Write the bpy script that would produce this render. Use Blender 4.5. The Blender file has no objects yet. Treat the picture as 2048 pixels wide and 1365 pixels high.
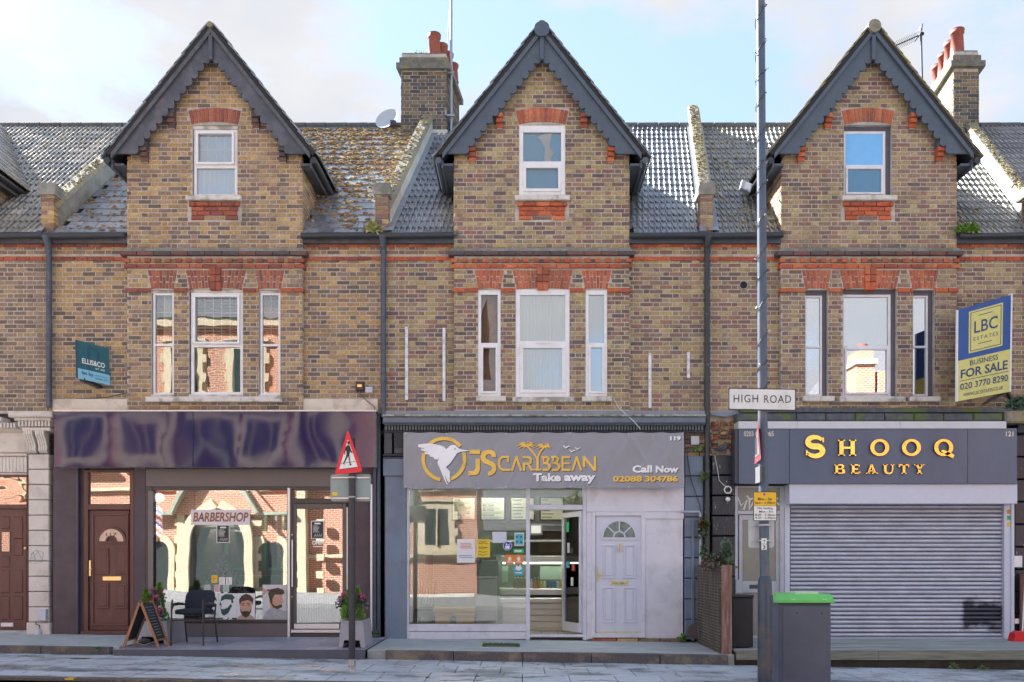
import bpy, math, random
from math import sin, cos, pi, radians, sqrt
from mathutils import Vector, Matrix
from mathutils.geometry import tessellate_polygon
random.seed(7)
S = bpy.context.scene
COL = S.collection

# ---------------------------------------------------------------- camera, sky, sun, exposure
D = 15.0; FOC = 1740.0; VX = 1045.0; VY = 1120.0; CZ = 1.336
cam = bpy.data.cameras.new('camera'); camo = bpy.data.objects.new('camera', cam); COL.objects.link(camo)
camo.location = (0, -D, CZ); camo.rotation_euler = (pi/2, 0, 0)
cam.sensor_width = 36; cam.lens = 36*FOC/2048
cam.shift_x = (1024-VX)/2048; cam.shift_y = (VY-682.5)/2048
cam.clip_end = 1000; S.camera = camo

SUN_EL, SUN_AZ = radians(40), radians(37)      # azimuth: degrees behind the facade plane, from the left
sdir = Vector((-cos(SUN_EL)*cos(SUN_AZ), cos(SUN_EL)*sin(SUN_AZ), sin(SUN_EL)))
w = bpy.data.worlds.new('World'); S.world = w; w.use_nodes = True
nt = w.node_tree; nt.nodes.clear()
def N(nt, t, **kw):
    n = nt.nodes.new(t)
    for k, v in kw.items():
        if k in n.inputs.keys() if hasattr(n.inputs, 'keys') else False: n.inputs[k].default_value = v
        else: setattr(n, k, v)
    return n
sky = N(nt, 'ShaderNodeTexSky'); sky.sky_type = 'NISHITA'; sky.sun_disc = False
sky.sun_elevation = SUN_EL; sky.sun_rotation = -math.atan2(-sdir.x, sdir.y); sky.dust_density = 0.6; sky.ozone_density = 1.6
bg1 = N(nt, 'ShaderNodeBackground'); bg1.inputs[1].default_value = 0.05
tint = N(nt, 'ShaderNodeMixRGB'); tint.blend_type = 'MIX'; tint.inputs[0].default_value = 0.45; tint.inputs[2].default_value = (3.4, 4.5, 6.4, 1)
nt.links.new(sky.outputs[0], tint.inputs[1]); nt.links.new(tint.outputs[0], bg1.inputs[0])
bg2 = N(nt, 'ShaderNodeBackground'); bg2.inputs[1].default_value = 0.176; bg2.inputs[0].default_value = (.93, .965, 1.0, 1)
tc = N(nt, 'ShaderNodeTexCoord'); mp = N(nt, 'ShaderNodeMapping'); mp.inputs['Scale'].default_value = (1, 1, 2.0); mp.inputs['Location'].default_value = (0.35, 0.0, 1.7)
ns = N(nt, 'ShaderNodeTexNoise'); ns.inputs['Scale'].default_value = 3.4; ns.inputs['Detail'].default_value = 9; ns.inputs['Roughness'].default_value = .56
ns2 = N(nt, 'ShaderNodeTexNoise'); ns2.inputs['Scale'].default_value = 5.0; ns2.inputs['Detail'].default_value = 6
rp = N(nt, 'ShaderNodeValToRGB'); rp.color_ramp.elements[0].position = .50; rp.color_ramp.elements[1].position = .63
rp.color_ramp.elements[1].color = (.95, .95, .95, 1)
crp = N(nt, 'ShaderNodeValToRGB'); crp.color_ramp.elements[0].position = .3; crp.color_ramp.elements[1].position = .62
crp.color_ramp.elements[0].color = (.80, .83, .90, 1); crp.color_ramp.elements[1].color = (1.0, .98, .97, 1)
sep = N(nt, 'ShaderNodeSeparateXYZ'); hz = N(nt, 'ShaderNodeMapRange'); hz.inputs[1].default_value = .62; hz.inputs[2].default_value = .12; hz.inputs[3].default_value = 0; hz.inputs[4].default_value = .19
ad = N(nt, 'ShaderNodeMath'); ad.operation = 'ADD'
mx = N(nt, 'ShaderNodeMixShader'); wo = N(nt, 'ShaderNodeOutputWorld')
L = nt.links.new
L(tc.outputs['Generated'], mp.inputs[0]); L(mp.outputs[0], ns.inputs['Vector']); L(mp.outputs[0], ns2.inputs['Vector'])
L(tc.outputs['Generated'], sep.inputs[0]); L(sep.outputs[2], hz.inputs[0])
L(ns.outputs[0], ad.inputs[0]); L(hz.outputs[0], ad.inputs[1]); L(ad.outputs[0], rp.inputs[0]); L(rp.outputs[0], mx.inputs[0])
L(ns2.outputs[0], crp.inputs[0]); L(crp.outputs[0], bg2.inputs[0])
L(bg1.outputs[0], mx.inputs[1]); L(bg2.outputs[0], mx.inputs[2]); L(mx.outputs[0], wo.inputs[0])
sl = bpy.data.lights.new('sun', 'SUN'); sl.energy = 5.0; sl.angle = radians(.6); sl.color = (1, .985, .965)
so = bpy.data.objects.new('sun', sl); COL.objects.link(so); so.rotation_euler = sdir.to_track_quat('Z', 'Y').to_euler(); so.location = (-20, 10, 30)
S.view_settings.view_transform = 'Standard'; S.view_settings.look = 'None'; S.view_settings.gamma = 1; S.view_settings.use_curve_mapping = False
S.view_settings.exposure = 2.38
S.cycles.max_bounces = 8; S.cycles.transparent_max_bounces = 12; S.cycles.caustics_reflective = False; S.cycles.caustics_refractive = False
S.cycles.sample_clamp_indirect = 6

# ---------------------------------------------------------------- helpers
def X(px, y=0.0): return (px-VX)*(D+y)/FOC
def Z(py, y=0.0): return CZ+(VY-py)*(D+y)/FOC
MATS = {}
def M(name, col=(.5, .5, .5), rough=.6, metal=0.0, var=.12, scale=6.0, bump=.0, bscale=60.0, vcol=False, spec=.5, dirt=None, dscale=1.2, damt=.5, dlo=.5, dhi=.62, emit=None, stretch=(1, 1, 1), coat=0.0, rvar=0.0):
    if name in MATS: return MATS[name]
    m = bpy.data.materials.new(name); m.use_nodes = True; t = m.node_tree; t.nodes.clear(); l = t.links.new
    o = N(t, 'ShaderNodeOutputMaterial'); b = N(t, 'ShaderNodeBsdfPrincipled'); l(b.outputs[0], o.inputs[0])
    b.inputs['Roughness'].default_value = rough; b.inputs['Metallic'].default_value = metal
    b.inputs['Specular IOR Level'].default_value = spec; b.inputs['Coat Weight'].default_value = coat
    g = N(t, 'ShaderNodeNewGeometry'); mp = N(t, 'ShaderNodeMapping'); mp.inputs['Scale'].default_value = stretch; l(g.outputs['Position'], mp.inputs[0])
    if vcol:
        a = N(t, 'ShaderNodeAttribute'); a.attribute_name = 'Col'; c = a.outputs['Color']
    else:
        a = N(t, 'ShaderNodeRGB'); a.outputs[0].default_value = (*col, 1); c = a.outputs[0]
    if var > 0:
        n = N(t, 'ShaderNodeTexNoise'); n.inputs['Scale'].default_value = scale; n.inputs['Detail'].default_value = 6; n.inputs['Roughness'].default_value = .65; l(mp.outputs[0], n.inputs['Vector'])
        r = N(t, 'ShaderNodeMapRange'); r.inputs[1].default_value = .3; r.inputs[2].default_value = .7; r.inputs[3].default_value = 1-var; r.inputs[4].default_value = 1+var; l(n.outputs[0], r.inputs[0])
        v = N(t, 'ShaderNodeVectorMath'); v.operation = 'SCALE'; l(c, v.inputs[0]); l(r.outputs[0], v.inputs['Scale']); c = v.outputs[0]
        if rvar:
            rr = N(t, 'ShaderNodeMapRange'); rr.inputs[1].default_value = .4; rr.inputs[2].default_value = .6; rr.inputs[3].default_value = max(.03, rough-rvar); rr.inputs[4].default_value = min(1, rough+rvar)
            n5 = N(t, 'ShaderNodeTexNoise'); n5.inputs['Scale'].default_value = scale*.3; n5.inputs['Detail'].default_value = 4; l(mp.outputs[0], n5.inputs['Vector'])
            l(n5.outputs[0], rr.inputs[0]); l(rr.outputs[0], b.inputs['Roughness'])
    if dirt:
        n2 = N(t, 'ShaderNodeTexNoise'); n2.inputs['Scale'].default_value = dscale; n2.inputs['Detail'].default_value = 7; n2.inputs['Roughness'].default_value = .62; l(mp.outputs[0], n2.inputs['Vector'])
        r2 = N(t, 'ShaderNodeMapRange'); r2.inputs[1].default_value = dlo; r2.inputs[2].default_value = dhi; r2.inputs[3].default_value = 0; r2.inputs[4].default_value = damt; l(n2.outputs[0], r2.inputs[0])
        x = N(t, 'ShaderNodeMixRGB'); x.inputs[2].default_value = (*dirt, 1); l(r2.outputs[0], x.inputs[0]); l(c, x.inputs[1]); c = x.outputs[0]
    l(c, b.inputs['Base Color'])
    if bump > 0:
        n3 = N(t, 'ShaderNodeTexNoise'); n3.inputs['Scale'].default_value = bscale; n3.inputs['Detail'].default_value = 5; l(mp.outputs[0], n3.inputs['Vector'])
        bp = N(t, 'ShaderNodeBump'); bp.inputs['Strength'].default_value = bump; bp.inputs['Distance'].default_value = .02; l(n3.outputs[0], bp.inputs['Height']); l(bp.outputs[0], b.inputs['Normal'])
    if emit: b.inputs['Emission Color'].default_value = (*emit[:3], 1); b.inputs['Emission Strength'].default_value = emit[3]
    MATS[name] = m; return m
def GLASS(name, refl=.3, tint=(.92, .95, .95), wave=0.0, wscale=3.0, rough=.0):
    if name in MATS: return MATS[name]
    m = bpy.data.materials.new(name); m.use_nodes = True; t = m.node_tree; t.nodes.clear(); l = t.links.new
    o = N(t, 'ShaderNodeOutputMaterial'); mix = N(t, 'ShaderNodeMixShader'); tr = N(t, 'ShaderNodeBsdfTransparent'); gl = N(t, 'ShaderNodeBsdfGlossy')
    tr.inputs[0].default_value = (*tint, 1); gl.inputs[0].default_value = (1, 1, 1, 1); gl.inputs['Roughness'].default_value = rough
    lw = N(t, 'ShaderNodeFresnel'); lw.inputs[0].default_value = 1.5
    ma = N(t, 'ShaderNodeMath'); ma.operation = 'ADD'; ma.use_clamp = True; ma.inputs[1].default_value = refl
    l(lw.outputs[0], ma.inputs[0]); l(ma.outputs[0], mix.inputs[0]); l(tr.outputs[0], mix.inputs[1]); l(gl.outputs[0], mix.inputs[2]); l(mix.outputs[0], o.inputs[0])
    if wave:
        g = N(t, 'ShaderNodeNewGeometry'); n = N(t, 'ShaderNodeTexNoise'); n.inputs['Scale'].default_value = wscale; n.inputs['Detail'].default_value = 1; l(g.outputs['Position'], n.inputs['Vector'])
        bp = N(t, 'ShaderNodeBump'); bp.inputs['Strength'].default_value = 1; bp.inputs['Distance'].default_value = wave; l(n.outputs[0], bp.inputs['Height']); l(bp.outputs[0], gl.inputs['Normal'])
    MATS[name] = m; return m

ORG = {}
def org(o): return ORG.get(o.name, Vector((0, 0, 0))) if o is not None else Vector((0, 0, 0))
def thing(name, label, cat, loc=(0, 0, 0), group=None):
    o = bpy.data.objects.new(name, None); COL.objects.link(o); o.location = loc; o.empty_display_size = .1
    o['label'] = label; o['category'] = cat
    if group: o['group'] = group
    ORG[o.name] = Vector(loc); return o
def tag(o, label, cat, group=None):
    o['label'] = label; o['category'] = cat
    if group: o['group'] = group
    return o
class MB:
    def __init__(s): s.v = []; s.f = []; s.c = []; s.sm = []; s.m = []; s.mi = 0
    def add(s, vs, fs, col=None, smooth=False):
        n = len(s.v); s.v.extend([tuple(p) for p in vs])
        for f in fs: s.f.append(tuple(i+n for i in f)); s.c.append(col); s.sm.append(smooth); s.m.append(s.mi)
        return s
    def box(s, x0, x1, y0, y1, z0, z1, col=None):
        if x0 > x1: x0, x1 = x1, x0
        if y0 > y1: y0, y1 = y1, y0
        if z0 > z1: z0, z1 = z1, z0
        v = [(x0, y0, z0), (x1, y0, z0), (x1, y1, z0), (x0, y1, z0), (x0, y0, z1), (x1, y0, z1), (x1, y1, z1), (x0, y1, z1)]
        return s.add(v, [(0, 3, 2, 1), (4, 5, 6, 7), (0, 1, 5, 4), (1, 2, 6, 5), (2, 3, 7, 6), (3, 0, 4, 7)], col)
    def cbox(s, x0, x1, y0, y1, z0, z1, c=.004, col=None):
        # box with chamfered front (towards -y) edges
        v = [(x0+c, y0, z0+c), (x1-c, y0, z0+c), (x1-c, y0, z1-c), (x0+c, y0, z1-c), (x0, y0+c, z0), (x1, y0+c, z0), (x1, y0+c, z1), (x0, y0+c, z1), (x0, y1, z0), (x1, y1, z0), (x1, y1, z1), (x0, y1, z1)]
        return s.add(v, [(0, 1, 2, 3), (4, 5, 1, 0), (5, 6, 2, 1), (6, 7, 3, 2), (7, 4, 0, 3), (8, 9, 5, 4), (9, 10, 6, 5), (10, 11, 7, 6), (11, 8, 4, 7), (9, 8, 11, 10)], col)
    def obox(s, c, ax, ay, az, col=None):
        # oriented box: centre, three half-axis vectors
        c, ax, ay, az = map(Vector, (c, ax, ay, az)); v = []
        for k in (-1, 1):
            for i, j in ((-1, -1), (1, -1), (1, 1), (-1, 1)): v.append(c+ax*i+ay*j+az*k)
        return s.add(v, [(0, 3, 2, 1), (4, 5, 6, 7), (0, 1, 5, 4), (1, 2, 6, 5), (2, 3, 7, 6), (3, 0, 4, 7)], col)
    def bar(s, a, b, wx, wy, up=(0, 0, 1)):
        a = Vector(a); b = Vector(b); d = (b-a); L_ = d.length; d.normalize(); u = Vector(up)
        sd = d.cross(u)
        if sd.length < 1e-4: sd = d.cross(Vector((1, 0, 0)))
        sd.normalize(); u2 = sd.cross(d)
        return s.obox((a+b)/2, sd*wx/2, u2*wy/2, d*L_/2)
    def loft(s, pts, radii, n=10, smooth=True, cap=True, flat=1.0, col=None):
        pts = [Vector(p) for p in pts]
        if not hasattr(radii, '__len__'): radii = [radii]*len(pts)
        vs = []; prev = None
        for i, p in enumerate(pts):
            d = (pts[min(i+1, len(pts)-1)]-pts[max(i-1, 0)]).normalized()
            if prev is None:
                u = Vector((0, 0, 1)) if abs(d.z) < .9 else Vector((1, 0, 0))
                a = d.cross(u).normalized()
            else: a = (prev-d*prev.dot(d)).normalized()
            prev = a; b = d.cross(a)
            for k in range(n): t = 2*pi*k/n; vs.append(p+(a*cos(t)+b*sin(t)*flat)*radii[i])
        fs = []
        for i in range(len(pts)-1):
            for k in range(n): fs.append((i*n+k, i*n+(k+1) % n, (i+1)*n+(k+1) % n, (i+1)*n+k))
        s.add(vs, fs, col, smooth)
        if cap:
            s.add(vs[:n], [tuple(range(n))[::-1]], col); s.add(vs[-n:], [tuple(range(n))], col)
        return s
    tube = loft
    def prism(s, pts, y0, y1, col=None):
        # polygon of (x,z) points extruded from y0 (front) to y1
        v3 = [Vector((p[0], p[1], 0)) for p in pts]; area = sum(pts[i][0]*pts[(i+1) % len(pts)][1]-pts[(i+1) % len(pts)][0]*pts[i][1] for i in range(len(pts)))
        if area < 0: pts = pts[::-1]; v3 = v3[::-1]
        n = len(pts); tri = tessellate_polygon([v3])
        vs = [(p[0], y0, p[1]) for p in pts]+[(p[0], y1, p[1]) for p in pts]
        def orient(t):
            a, b, c = (v3[i] for i in t); return t if (b-a).cross(c-a).z > 0 else t[::-1]
        fs = [tuple(orient(t)) for t in tri]+[tuple(i+n for i in orient(t)[::-1]) for t in tri]
        fs += [(i, i+n, (i+1) % n+n, (i+1) % n) for i in range(n)]
        return s.add(vs, fs, col)
    def sphere(s, c, r, n=10, m=7, scale=(1, 1, 1), col=None, p=1.0):
        vs = []; fs = []
        def sg(a): return math.copysign(abs(a)**p, a)
        for i in range(m+1):
            th = pi*i/m
            for k in range(n):
                ph = 2*pi*k/n; vs.append((c[0]+r*scale[0]*sg(sin(th))*sg(cos(ph)), c[1]+r*scale[1]*sg(sin(th))*sg(sin(ph)), c[2]+r*scale[2]*sg(cos(th))))
        for i in range(m):
            for k in range(n): fs.append((i*n+k, (i+1)*n+k, (i+1)*n+(k+1) % n, i*n+(k+1) % n))
        return s.add(vs, fs, col, True)
    def frame(s, x0, x1, z0, z1, w, y0, y1, wt=None, wb=None):
        wt = w if wt is None else wt; wb = w if wb is None else wb
        s.cbox(x0, x0+w, y0, y1, z0, z1); s.cbox(x1-w, x1, y0, y1, z0, z1)
        s.cbox(x0+w, x1-w, y0+.002, y1, z1-wt, z1); s.cbox(x0+w, x1-w, y0+.002, y1, z0, z0+wb); return s
    def mesh(s, name, mat, o=Vector((0, 0, 0))):
        me = bpy.data.meshes.new(name)
        me.from_pydata([(v[0]-o.x, v[1]-o.y, v[2]-o.z) for v in s.v] if o.length else s.v, [], s.f)
        for mm in (mat if isinstance(mat, (list, tuple)) else [mat]): me.materials.append(mm)
        if any(s.m): me.polygons.foreach_set('material_index', s.m)
        if any(s.sm): me.polygons.foreach_set('use_smooth', s.sm)
        if any(c is not None for c in s.c):
            at = me.color_attributes.new('Col', 'FLOAT_COLOR', 'CORNER'); buf = []
            for f, c in zip(s.f, s.c):
                c = c or (.3, .3, .3); buf.extend((c[0], c[1], c[2], 1.0)*len(f))
            at.data.foreach_set('color', buf)
        me.update(); return me
    def build(s, name, mat, parent=None, kind=None, label=None):
        me = s.mesh(name, mat, org(parent)); o = bpy.data.objects.new(name, me); COL.objects.link(o)
        if parent is not None: o.parent = parent; ORG[o.name] = org(parent)
        if kind: o['kind'] = kind
        if label: o['label'] = label
        return o
def inst(name, me, loc, parent, rot=None, scl=None):
    o = bpy.data.objects.new(name, me); COL.objects.link(o); o.parent = parent; o.location = Vector(loc)-org(parent)
    if rot: o.rotation_euler = rot
    if scl: o.scale = scl
    return o
def text(mb, s, x0, x1, z0, z1, y, bold=.0, shear=0.0, ext=0.0, spacing=1.0, align=None, rotm=None, keep=False):
    """fit the built-in font's outline of s into the box x0..x1, z0..z1 on plane y"""
    cu = bpy.data.curves.new('t', 'FONT'); cu.body = s; cu.offset = bold; cu.shear = shear; cu.space_character = spacing; cu.resolution_u = 3
    if ext: cu.extrude = .5
    ob = bpy.data.objects.new('t', cu); COL.objects.link(ob)
    dg = bpy.context.evaluated_depsgraph_get(); me = bpy.data.meshes.new_from_object(ob.evaluated_get(dg))
    vs = [v.co.copy() for v in me.vertices]; fs = [tuple(p.vertices) for p in me.polygons]
    bpy.data.objects.remove(ob); bpy.data.curves.remove(cu); bpy.data.meshes.remove(me)
    if not vs: return
    a0 = min(v.x for v in vs); a1 = max(v.x for v in vs); b0 = min(v.y for v in vs); b1 = max(v.y for v in vs)
    sx = (x1-x0)/(a1-a0); sz = (z1-z0)/(b1-b0)
    if keep: sx = min(sx, sz*1.05)
    out = [(x0+(v.x-a0)*sx, y-v.z*ext*2 if ext else y, z0+(v.y-b0)*sz) for v in vs]
    if rotm: out = [tuple(rotm(Vector(p))) for p in out]
    mb.add(out, fs)
def ptext(mb, s, px0, px1, py0, py1, y, **k): text(mb, s, X(px0, y), X(px1, y), Z(py1, y), Z(py0, y), y, **k)
def pbox(mb, px0, px1, py0, py1, yf, yb, **k): return mb.box(X(px0, yf), X(px1, yf), yf, yb, Z(py1, yf), Z(py0, yf), **k)
def pcbox(mb, px0, px1, py0, py1, yf, yb, c=.006): return mb.cbox(X(px0, yf), X(px1, yf), yf, yb, Z(py1, yf), Z(py0, yf), c)
def flat(mb, pts, y, thick=.002):
    mb.prism([(X(a, y), Z(b, y)) for a, b in pts], y, y+thick)
def wirepath(mb, pts, r=.006, n=5):
    mb.loft(pts, r, n=n)
def one(name, mat, fn, parent=None, label=None, kind=None):
    mb = MB(); fn(mb); return mb.build(name, mat, parent, kind, label)
# ---------------------------------------------------------------- materials used widely
brickM = M('brick_clay', vcol=True, rough=.9, var=.34, scale=30, bump=.6, bscale=90, dirt=(.09, .078, .065), dscale=1.4, damt=.6, dlo=.5, dhi=.74)
mortarM = M('mortar', (.53, .49, .44), rough=.95, var=.2, scale=14, bump=.4, dirt=(.28, .26, .24), dscale=2.0, damt=.6)
redM = brickM
WHITE = M('white_upvc', (.86, .86, .88), rough=.3, var=.04, scale=9, dirt=(.6, .57, .52), dscale=3.2, damt=.25)
STONEW = M('painted_stone', (.70, .67, .62), rough=.8, var=.12, scale=9, bump=.3, dirt=(.22, .21, .16), dscale=4.5, damt=.75)
CREAM = M('cream_paint', (.72, .65, .55), rough=.7, var=.08, scale=5, bump=.1, dirt=(.35, .29, .22), dscale=2.6, damt=.5)
SLATEBLUE = M('slate_blue_paint', (.085, .11, .145), rough=.42, var=.12, scale=5, bump=.06)
OLDBLUE = M('weathered_blue_paint', (.082, .088, .11), rough=.5, var=.3, scale=4, bump=.12, dirt=(.20, .19, .19), dscale=3.5, damt=.35)
BLACKP = M('black_plastic', (.035, .038, .046), rough=.35, var=.15, scale=6)
PIPEG = M('grey_pipe_paint', (.07, .085, .115), rough=.4, var=.2, scale=5, dirt=(.2, .2, .2), dscale=8, damt=.3)
LEAD = M('lead', (.25, .28, .33), rough=.5, metal=.0, var=.2, scale=4, bump=.15, bscale=12)
LICHEN = M('lichen_stone', (.27, .25, .20), rough=.95, var=.35, scale=12, bump=.9, bscale=40, dirt=(.36, .30, .13), dscale=5, damt=.7, dlo=.5, dhi=.6)
CEMENT = M('cement_render', (.30, .30, .27), rough=.95, var=.2, scale=4, bump=.3, dirt=(.14, .15, .13), dscale=2.5, damt=.7)
CREAMR = M('cream_render', (.62, .60, .52), rough=.9, var=.12, scale=4, bump=.2)
MOSSM = M('moss', vcol=True, rough=1, var=.3, scale=30, bump=.6)
TILEM = M('roof_tile', vcol=True, rough=.28, var=.25, scale=16, bump=.2, bscale=50, spec=1.0, rvar=.10)
UNDER = M('roof_underlay', (.035, .035, .038), rough=.9)
DARK = M('dark_void', (.02, .02, .022), rough=.9, var=0)
CURT = M('net_curtain', (.80, .82, .86), rough=.9, var=.05, scale=10)
ROOM = M('room_wall', (.12, .12, .12), rough=.9, var=.05)
POTM = M('terracotta', (.30, .085, .06), rough=.7, var=.2, scale=8, bump=.1)
PAL = {
 'tan': [(.47, .315, .155), (.42, .28, .14), (.37, .25, .145), (.51, .365, .195), (.25, .18, .13), (.39, .28, .175), (.32, .215, .15), (.17, .135, .11), (.44, .31, .17)],
 'brown': [(.31, .235, .17), (.26, .19, .145), (.36, .27, .175), (.19, .15, .12), (.41, .305, .185), (.24, .18, .14), (.29, .225, .175)],
 'plum': [(.42, .335, .175), (.265, .17, .14), (.36, .27, .16), (.23, .155, .13), (.32, .23, .16), (.46, .38, .22), (.27, .215, .165), (.31, .185, .135), (.165, .13, .12), (.39, .31, .185)],
 'rose': [(.385, .285, .175), (.29, .18, .14), (.255, .165, .135), (.34, .235, .17), (.42, .325, .195), (.31, .235, .18), (.215, .155, .13), (.36, .27, .17)],
 'stack': [(.11, .107, .104), (.15, .13, .11), (.085, .088, .092), (.25, .20, .14), (.19, .16, .12)],
 'red': [(.54, .165, .09), (.48, .14, .08), (.56, .20, .115), (.40, .125, .08)],
 'redold': [(.38, .13, .085), (.34, .115, .08), (.40, .155, .105), (.26, .10, .08)],
 'dark': [(.13, .09, .085), (.16, .10, .09), (.11, .09, .09), (.19, .10, .09)],
 'church': [(.50, .17, .085), (.43, .14, .075), (.56, .21, .11)]}
def pc(p, j=.12):
    c = random.choice(PAL[p]); k = 1+random.uniform(-j, j); L_ = sum(c)/3; return tuple(max(.02, min(.9, (L_+(v-L_)*1.16)*k)) for v in c)

def brick_vs(L_, h, d, c=.005, j=.0025):
    r = lambda: random.uniform(-j, j)
    x0, x1, z0, z1 = -L_/2, L_/2, -h/2, h/2; f = random.uniform(-.003, .002)
    v = [(x0+c+r(), f+r(), z0+c+r()), (x1-c+r(), f+r(), z0+c+r()), (x1-c+r(), f+r(), z1-c+r()), (x0+c+r(), f+r(), z1-c+r()),
         (x0+r(), c, z0+r()), (x1+r(), c, z0+r()), (x1+r(), c, z1+r()), (x0+r(), c, z1+r()), (x0, d, z0), (x1, d, z0), (x1, d, z1), (x0, d, z1)]
    return v
BF = [(0, 1, 2, 3), (4, 5, 1, 0), (5, 6, 2, 1), (6, 7, 3, 2), (7, 4, 0, 3), (8, 9, 5, 4), (9, 10, 6, 5), (10, 11, 7, 6), (11, 8, 4, 7)]
VAR = {}
def brick_mesh(pal, L_):
    k = (pal, round(L_, 3))
    if k not in VAR:
        VAR[k] = []
        for i in range(26):
            mb = MB(); mb.add(brick_vs(L_, .0605, .1), BF, pc(pal)); VAR[k].append(mb.mesh('brick', brickM))
    return random.choice(VAR[k])
def courses(z0, z1, xf, excl=()):
    """Flemish bond pieces (u0,u1,zc) between z0 and z1"""
    out = []; k0 = math.ceil((z0-.001)/.075); k = k0
    while (k+1)*.075 <= z1+.012:
        zc = (k+.5)*.075; a, b = xf(zc)
        if b-a > .04:
            ex = []
            for e in excl:
                r = e(zc)
                if r: ex.append(r)
            u = math.floor(a/.3375)*.3375-(.16875 if k % 2 else 0)-.3375; i = 0
            segs = []
            while u < b:
                for ln in (.2115, .098):
                    s0, s1 = max(u+.007, a), min(u+.007+ln, b); u += ln+.01425
                    if s1-s0 > .03: segs.append((s0, s1))
            for s0, s1 in segs:
                parts = [(s0, s1)]
                for e0, e1 in ex:
                    n_ = []
                    for p0, p1 in parts:
                        if e1 <= p0 or e0 >= p1: n_.append((p0, p1))
                        else:
                            if e0-p0 > .03: n_.append((p0, e0-.004))
                            if p1-e1 > .03: n_.append((e1+.004, p1))
                    parts = n_
                out += [(p0, p1, zc) for p0, p1 in parts]
        k += 1
    return out
def place(mb, pieces, plane, pal, axis='x', out=-1, d=.1):
    """axis x: faces -y at y=plane; axis y: pieces run along y, faces out*x at x=plane"""
    for u0, u1, zc in pieces:
        vs = brick_vs(u1-u0, .0605, d); uc = (u0+u1)/2
        if axis == 'x': vs2 = [(uc+v[0], plane+v[1], zc+v[2]) for v in vs]; fs = BF
        elif out < 0: vs2 = [(plane+v[1], uc-v[0], zc+v[2]) for v in vs]; fs = BF
        else: vs2 = [(plane-v[1], uc+v[0], zc+v[2]) for v in vs]; fs = BF
        mb.add(vs2, fs, pc(pal(uc, zc) if callable(pal) else pal))
def rect_ex(x0, x1, z0, z1): return lambda z: (x0, x1) if z0-.02 < z < z1+.02 else None
def trap_ex(cx, hb, ht, z0, z1): return lambda z: (cx-(hb+(ht-hb)*(z-z0)/(z1-z0)), cx+(hb+(ht-hb)*(z-z0)/(z1-z0))) if z0-.015 < z < z1+.015 else None
def cells(mb, xs, zs, holes, y0, y1):
    for i in range(len(xs)-1):
        for j in range(len(zs)-1):
            cx, cz = (xs[i]+xs[i+1])/2, (zs[j]+zs[j+1])/2
            if not any(h[0] < cx < h[1] and h[2] < cz < h[3] for h in holes): mb.box(xs[i], xs[i+1], y0, y1, zs[j], zs[j+1])
def wall_with_holes(mb, x0, x1, z0, z1, holes, y0, y1):
    xs = sorted({x0, x1, *[max(x0, min(x1, v)) for h in holes for v in h[:2]]}); zs = sorted({z0, z1, *[max(z0, min(z1, v)) for h in holes for v in h[2:]]})
    cells(mb, xs, zs, holes, y0, y1)
def arch(parent, cx, hb, ht, z0, z1, n, camber, y, pal, split=True, key=False, crown=0.0):
    """fan of splayed red bricks; bottom bowed up by camber in the middle, top by crown"""
    for i in range(n):
        u0 = -1+2*i/n; u1 = -1+2*(i+1)/n; g = .006
        if key and abs((u0+u1)/2) < .14: continue
        def P(u, t, gg):
            hw = hb+(ht-hb)*t; zz = z0+(z1-z0)*t+camber*(1-u*u)*(1-t)+crown*(1-u*u)*t
            return (cx+u*hw+gg, zz)
        cuts = [0, 1] if not split else ([0, .36, 1] if i % 2 else [0, .66, 1])
        for a, b in zip(cuts[:-1], cuts[1:]):
            e = .035 if len(cuts) > 2 else 0
            q = [P(u0, a+(e if a > 0 else 0), g), P(u1, a+(e if a > 0 else 0), -g), P(u1, b-(0 if b == 1 else e), -g), P(u0, b-(0 if b == 1 else e), g)]
            mb = MB(); c = pc(pal); f = random.uniform(-.004, .001)+y
            mxx = sum(p[0] for p in q)/4; mz = sum(p[1] for p in q)/4
            qi = [(mxx+(p[0]-mxx)*.93, mz+(p[1]-mz)*.97) for p in q]
            vs = [(p[0], f, p[1]) for p in qi]+[(p[0], f+.006, p[1]) for p in q]+[(p[0], f+.1, p[1]) for p in q]
            mb.add(vs, BF, c); mb.build('voussoir', brickM, parent)
def red_row(parent, x0, x1, zc, y, pal, h=.066, L_=.225, d=.1, off=0, name='red_brick', gap=.01, j=.12):
    x = x0+off
    if off: x = x0
    first = True
    while x < x1-.03:
        ln = L_ if not (first and off) else off
        e = min(x+ln, x1); mb = MB(); vs = brick_vs(e-x-gap, h, d); mb.add([((x+e)/2+v[0], y+v[1], zc+v[2]) for v in vs], BF, pc(pal, j)); mb.build(name, brickM, parent)
        x += ln; first = False

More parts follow.
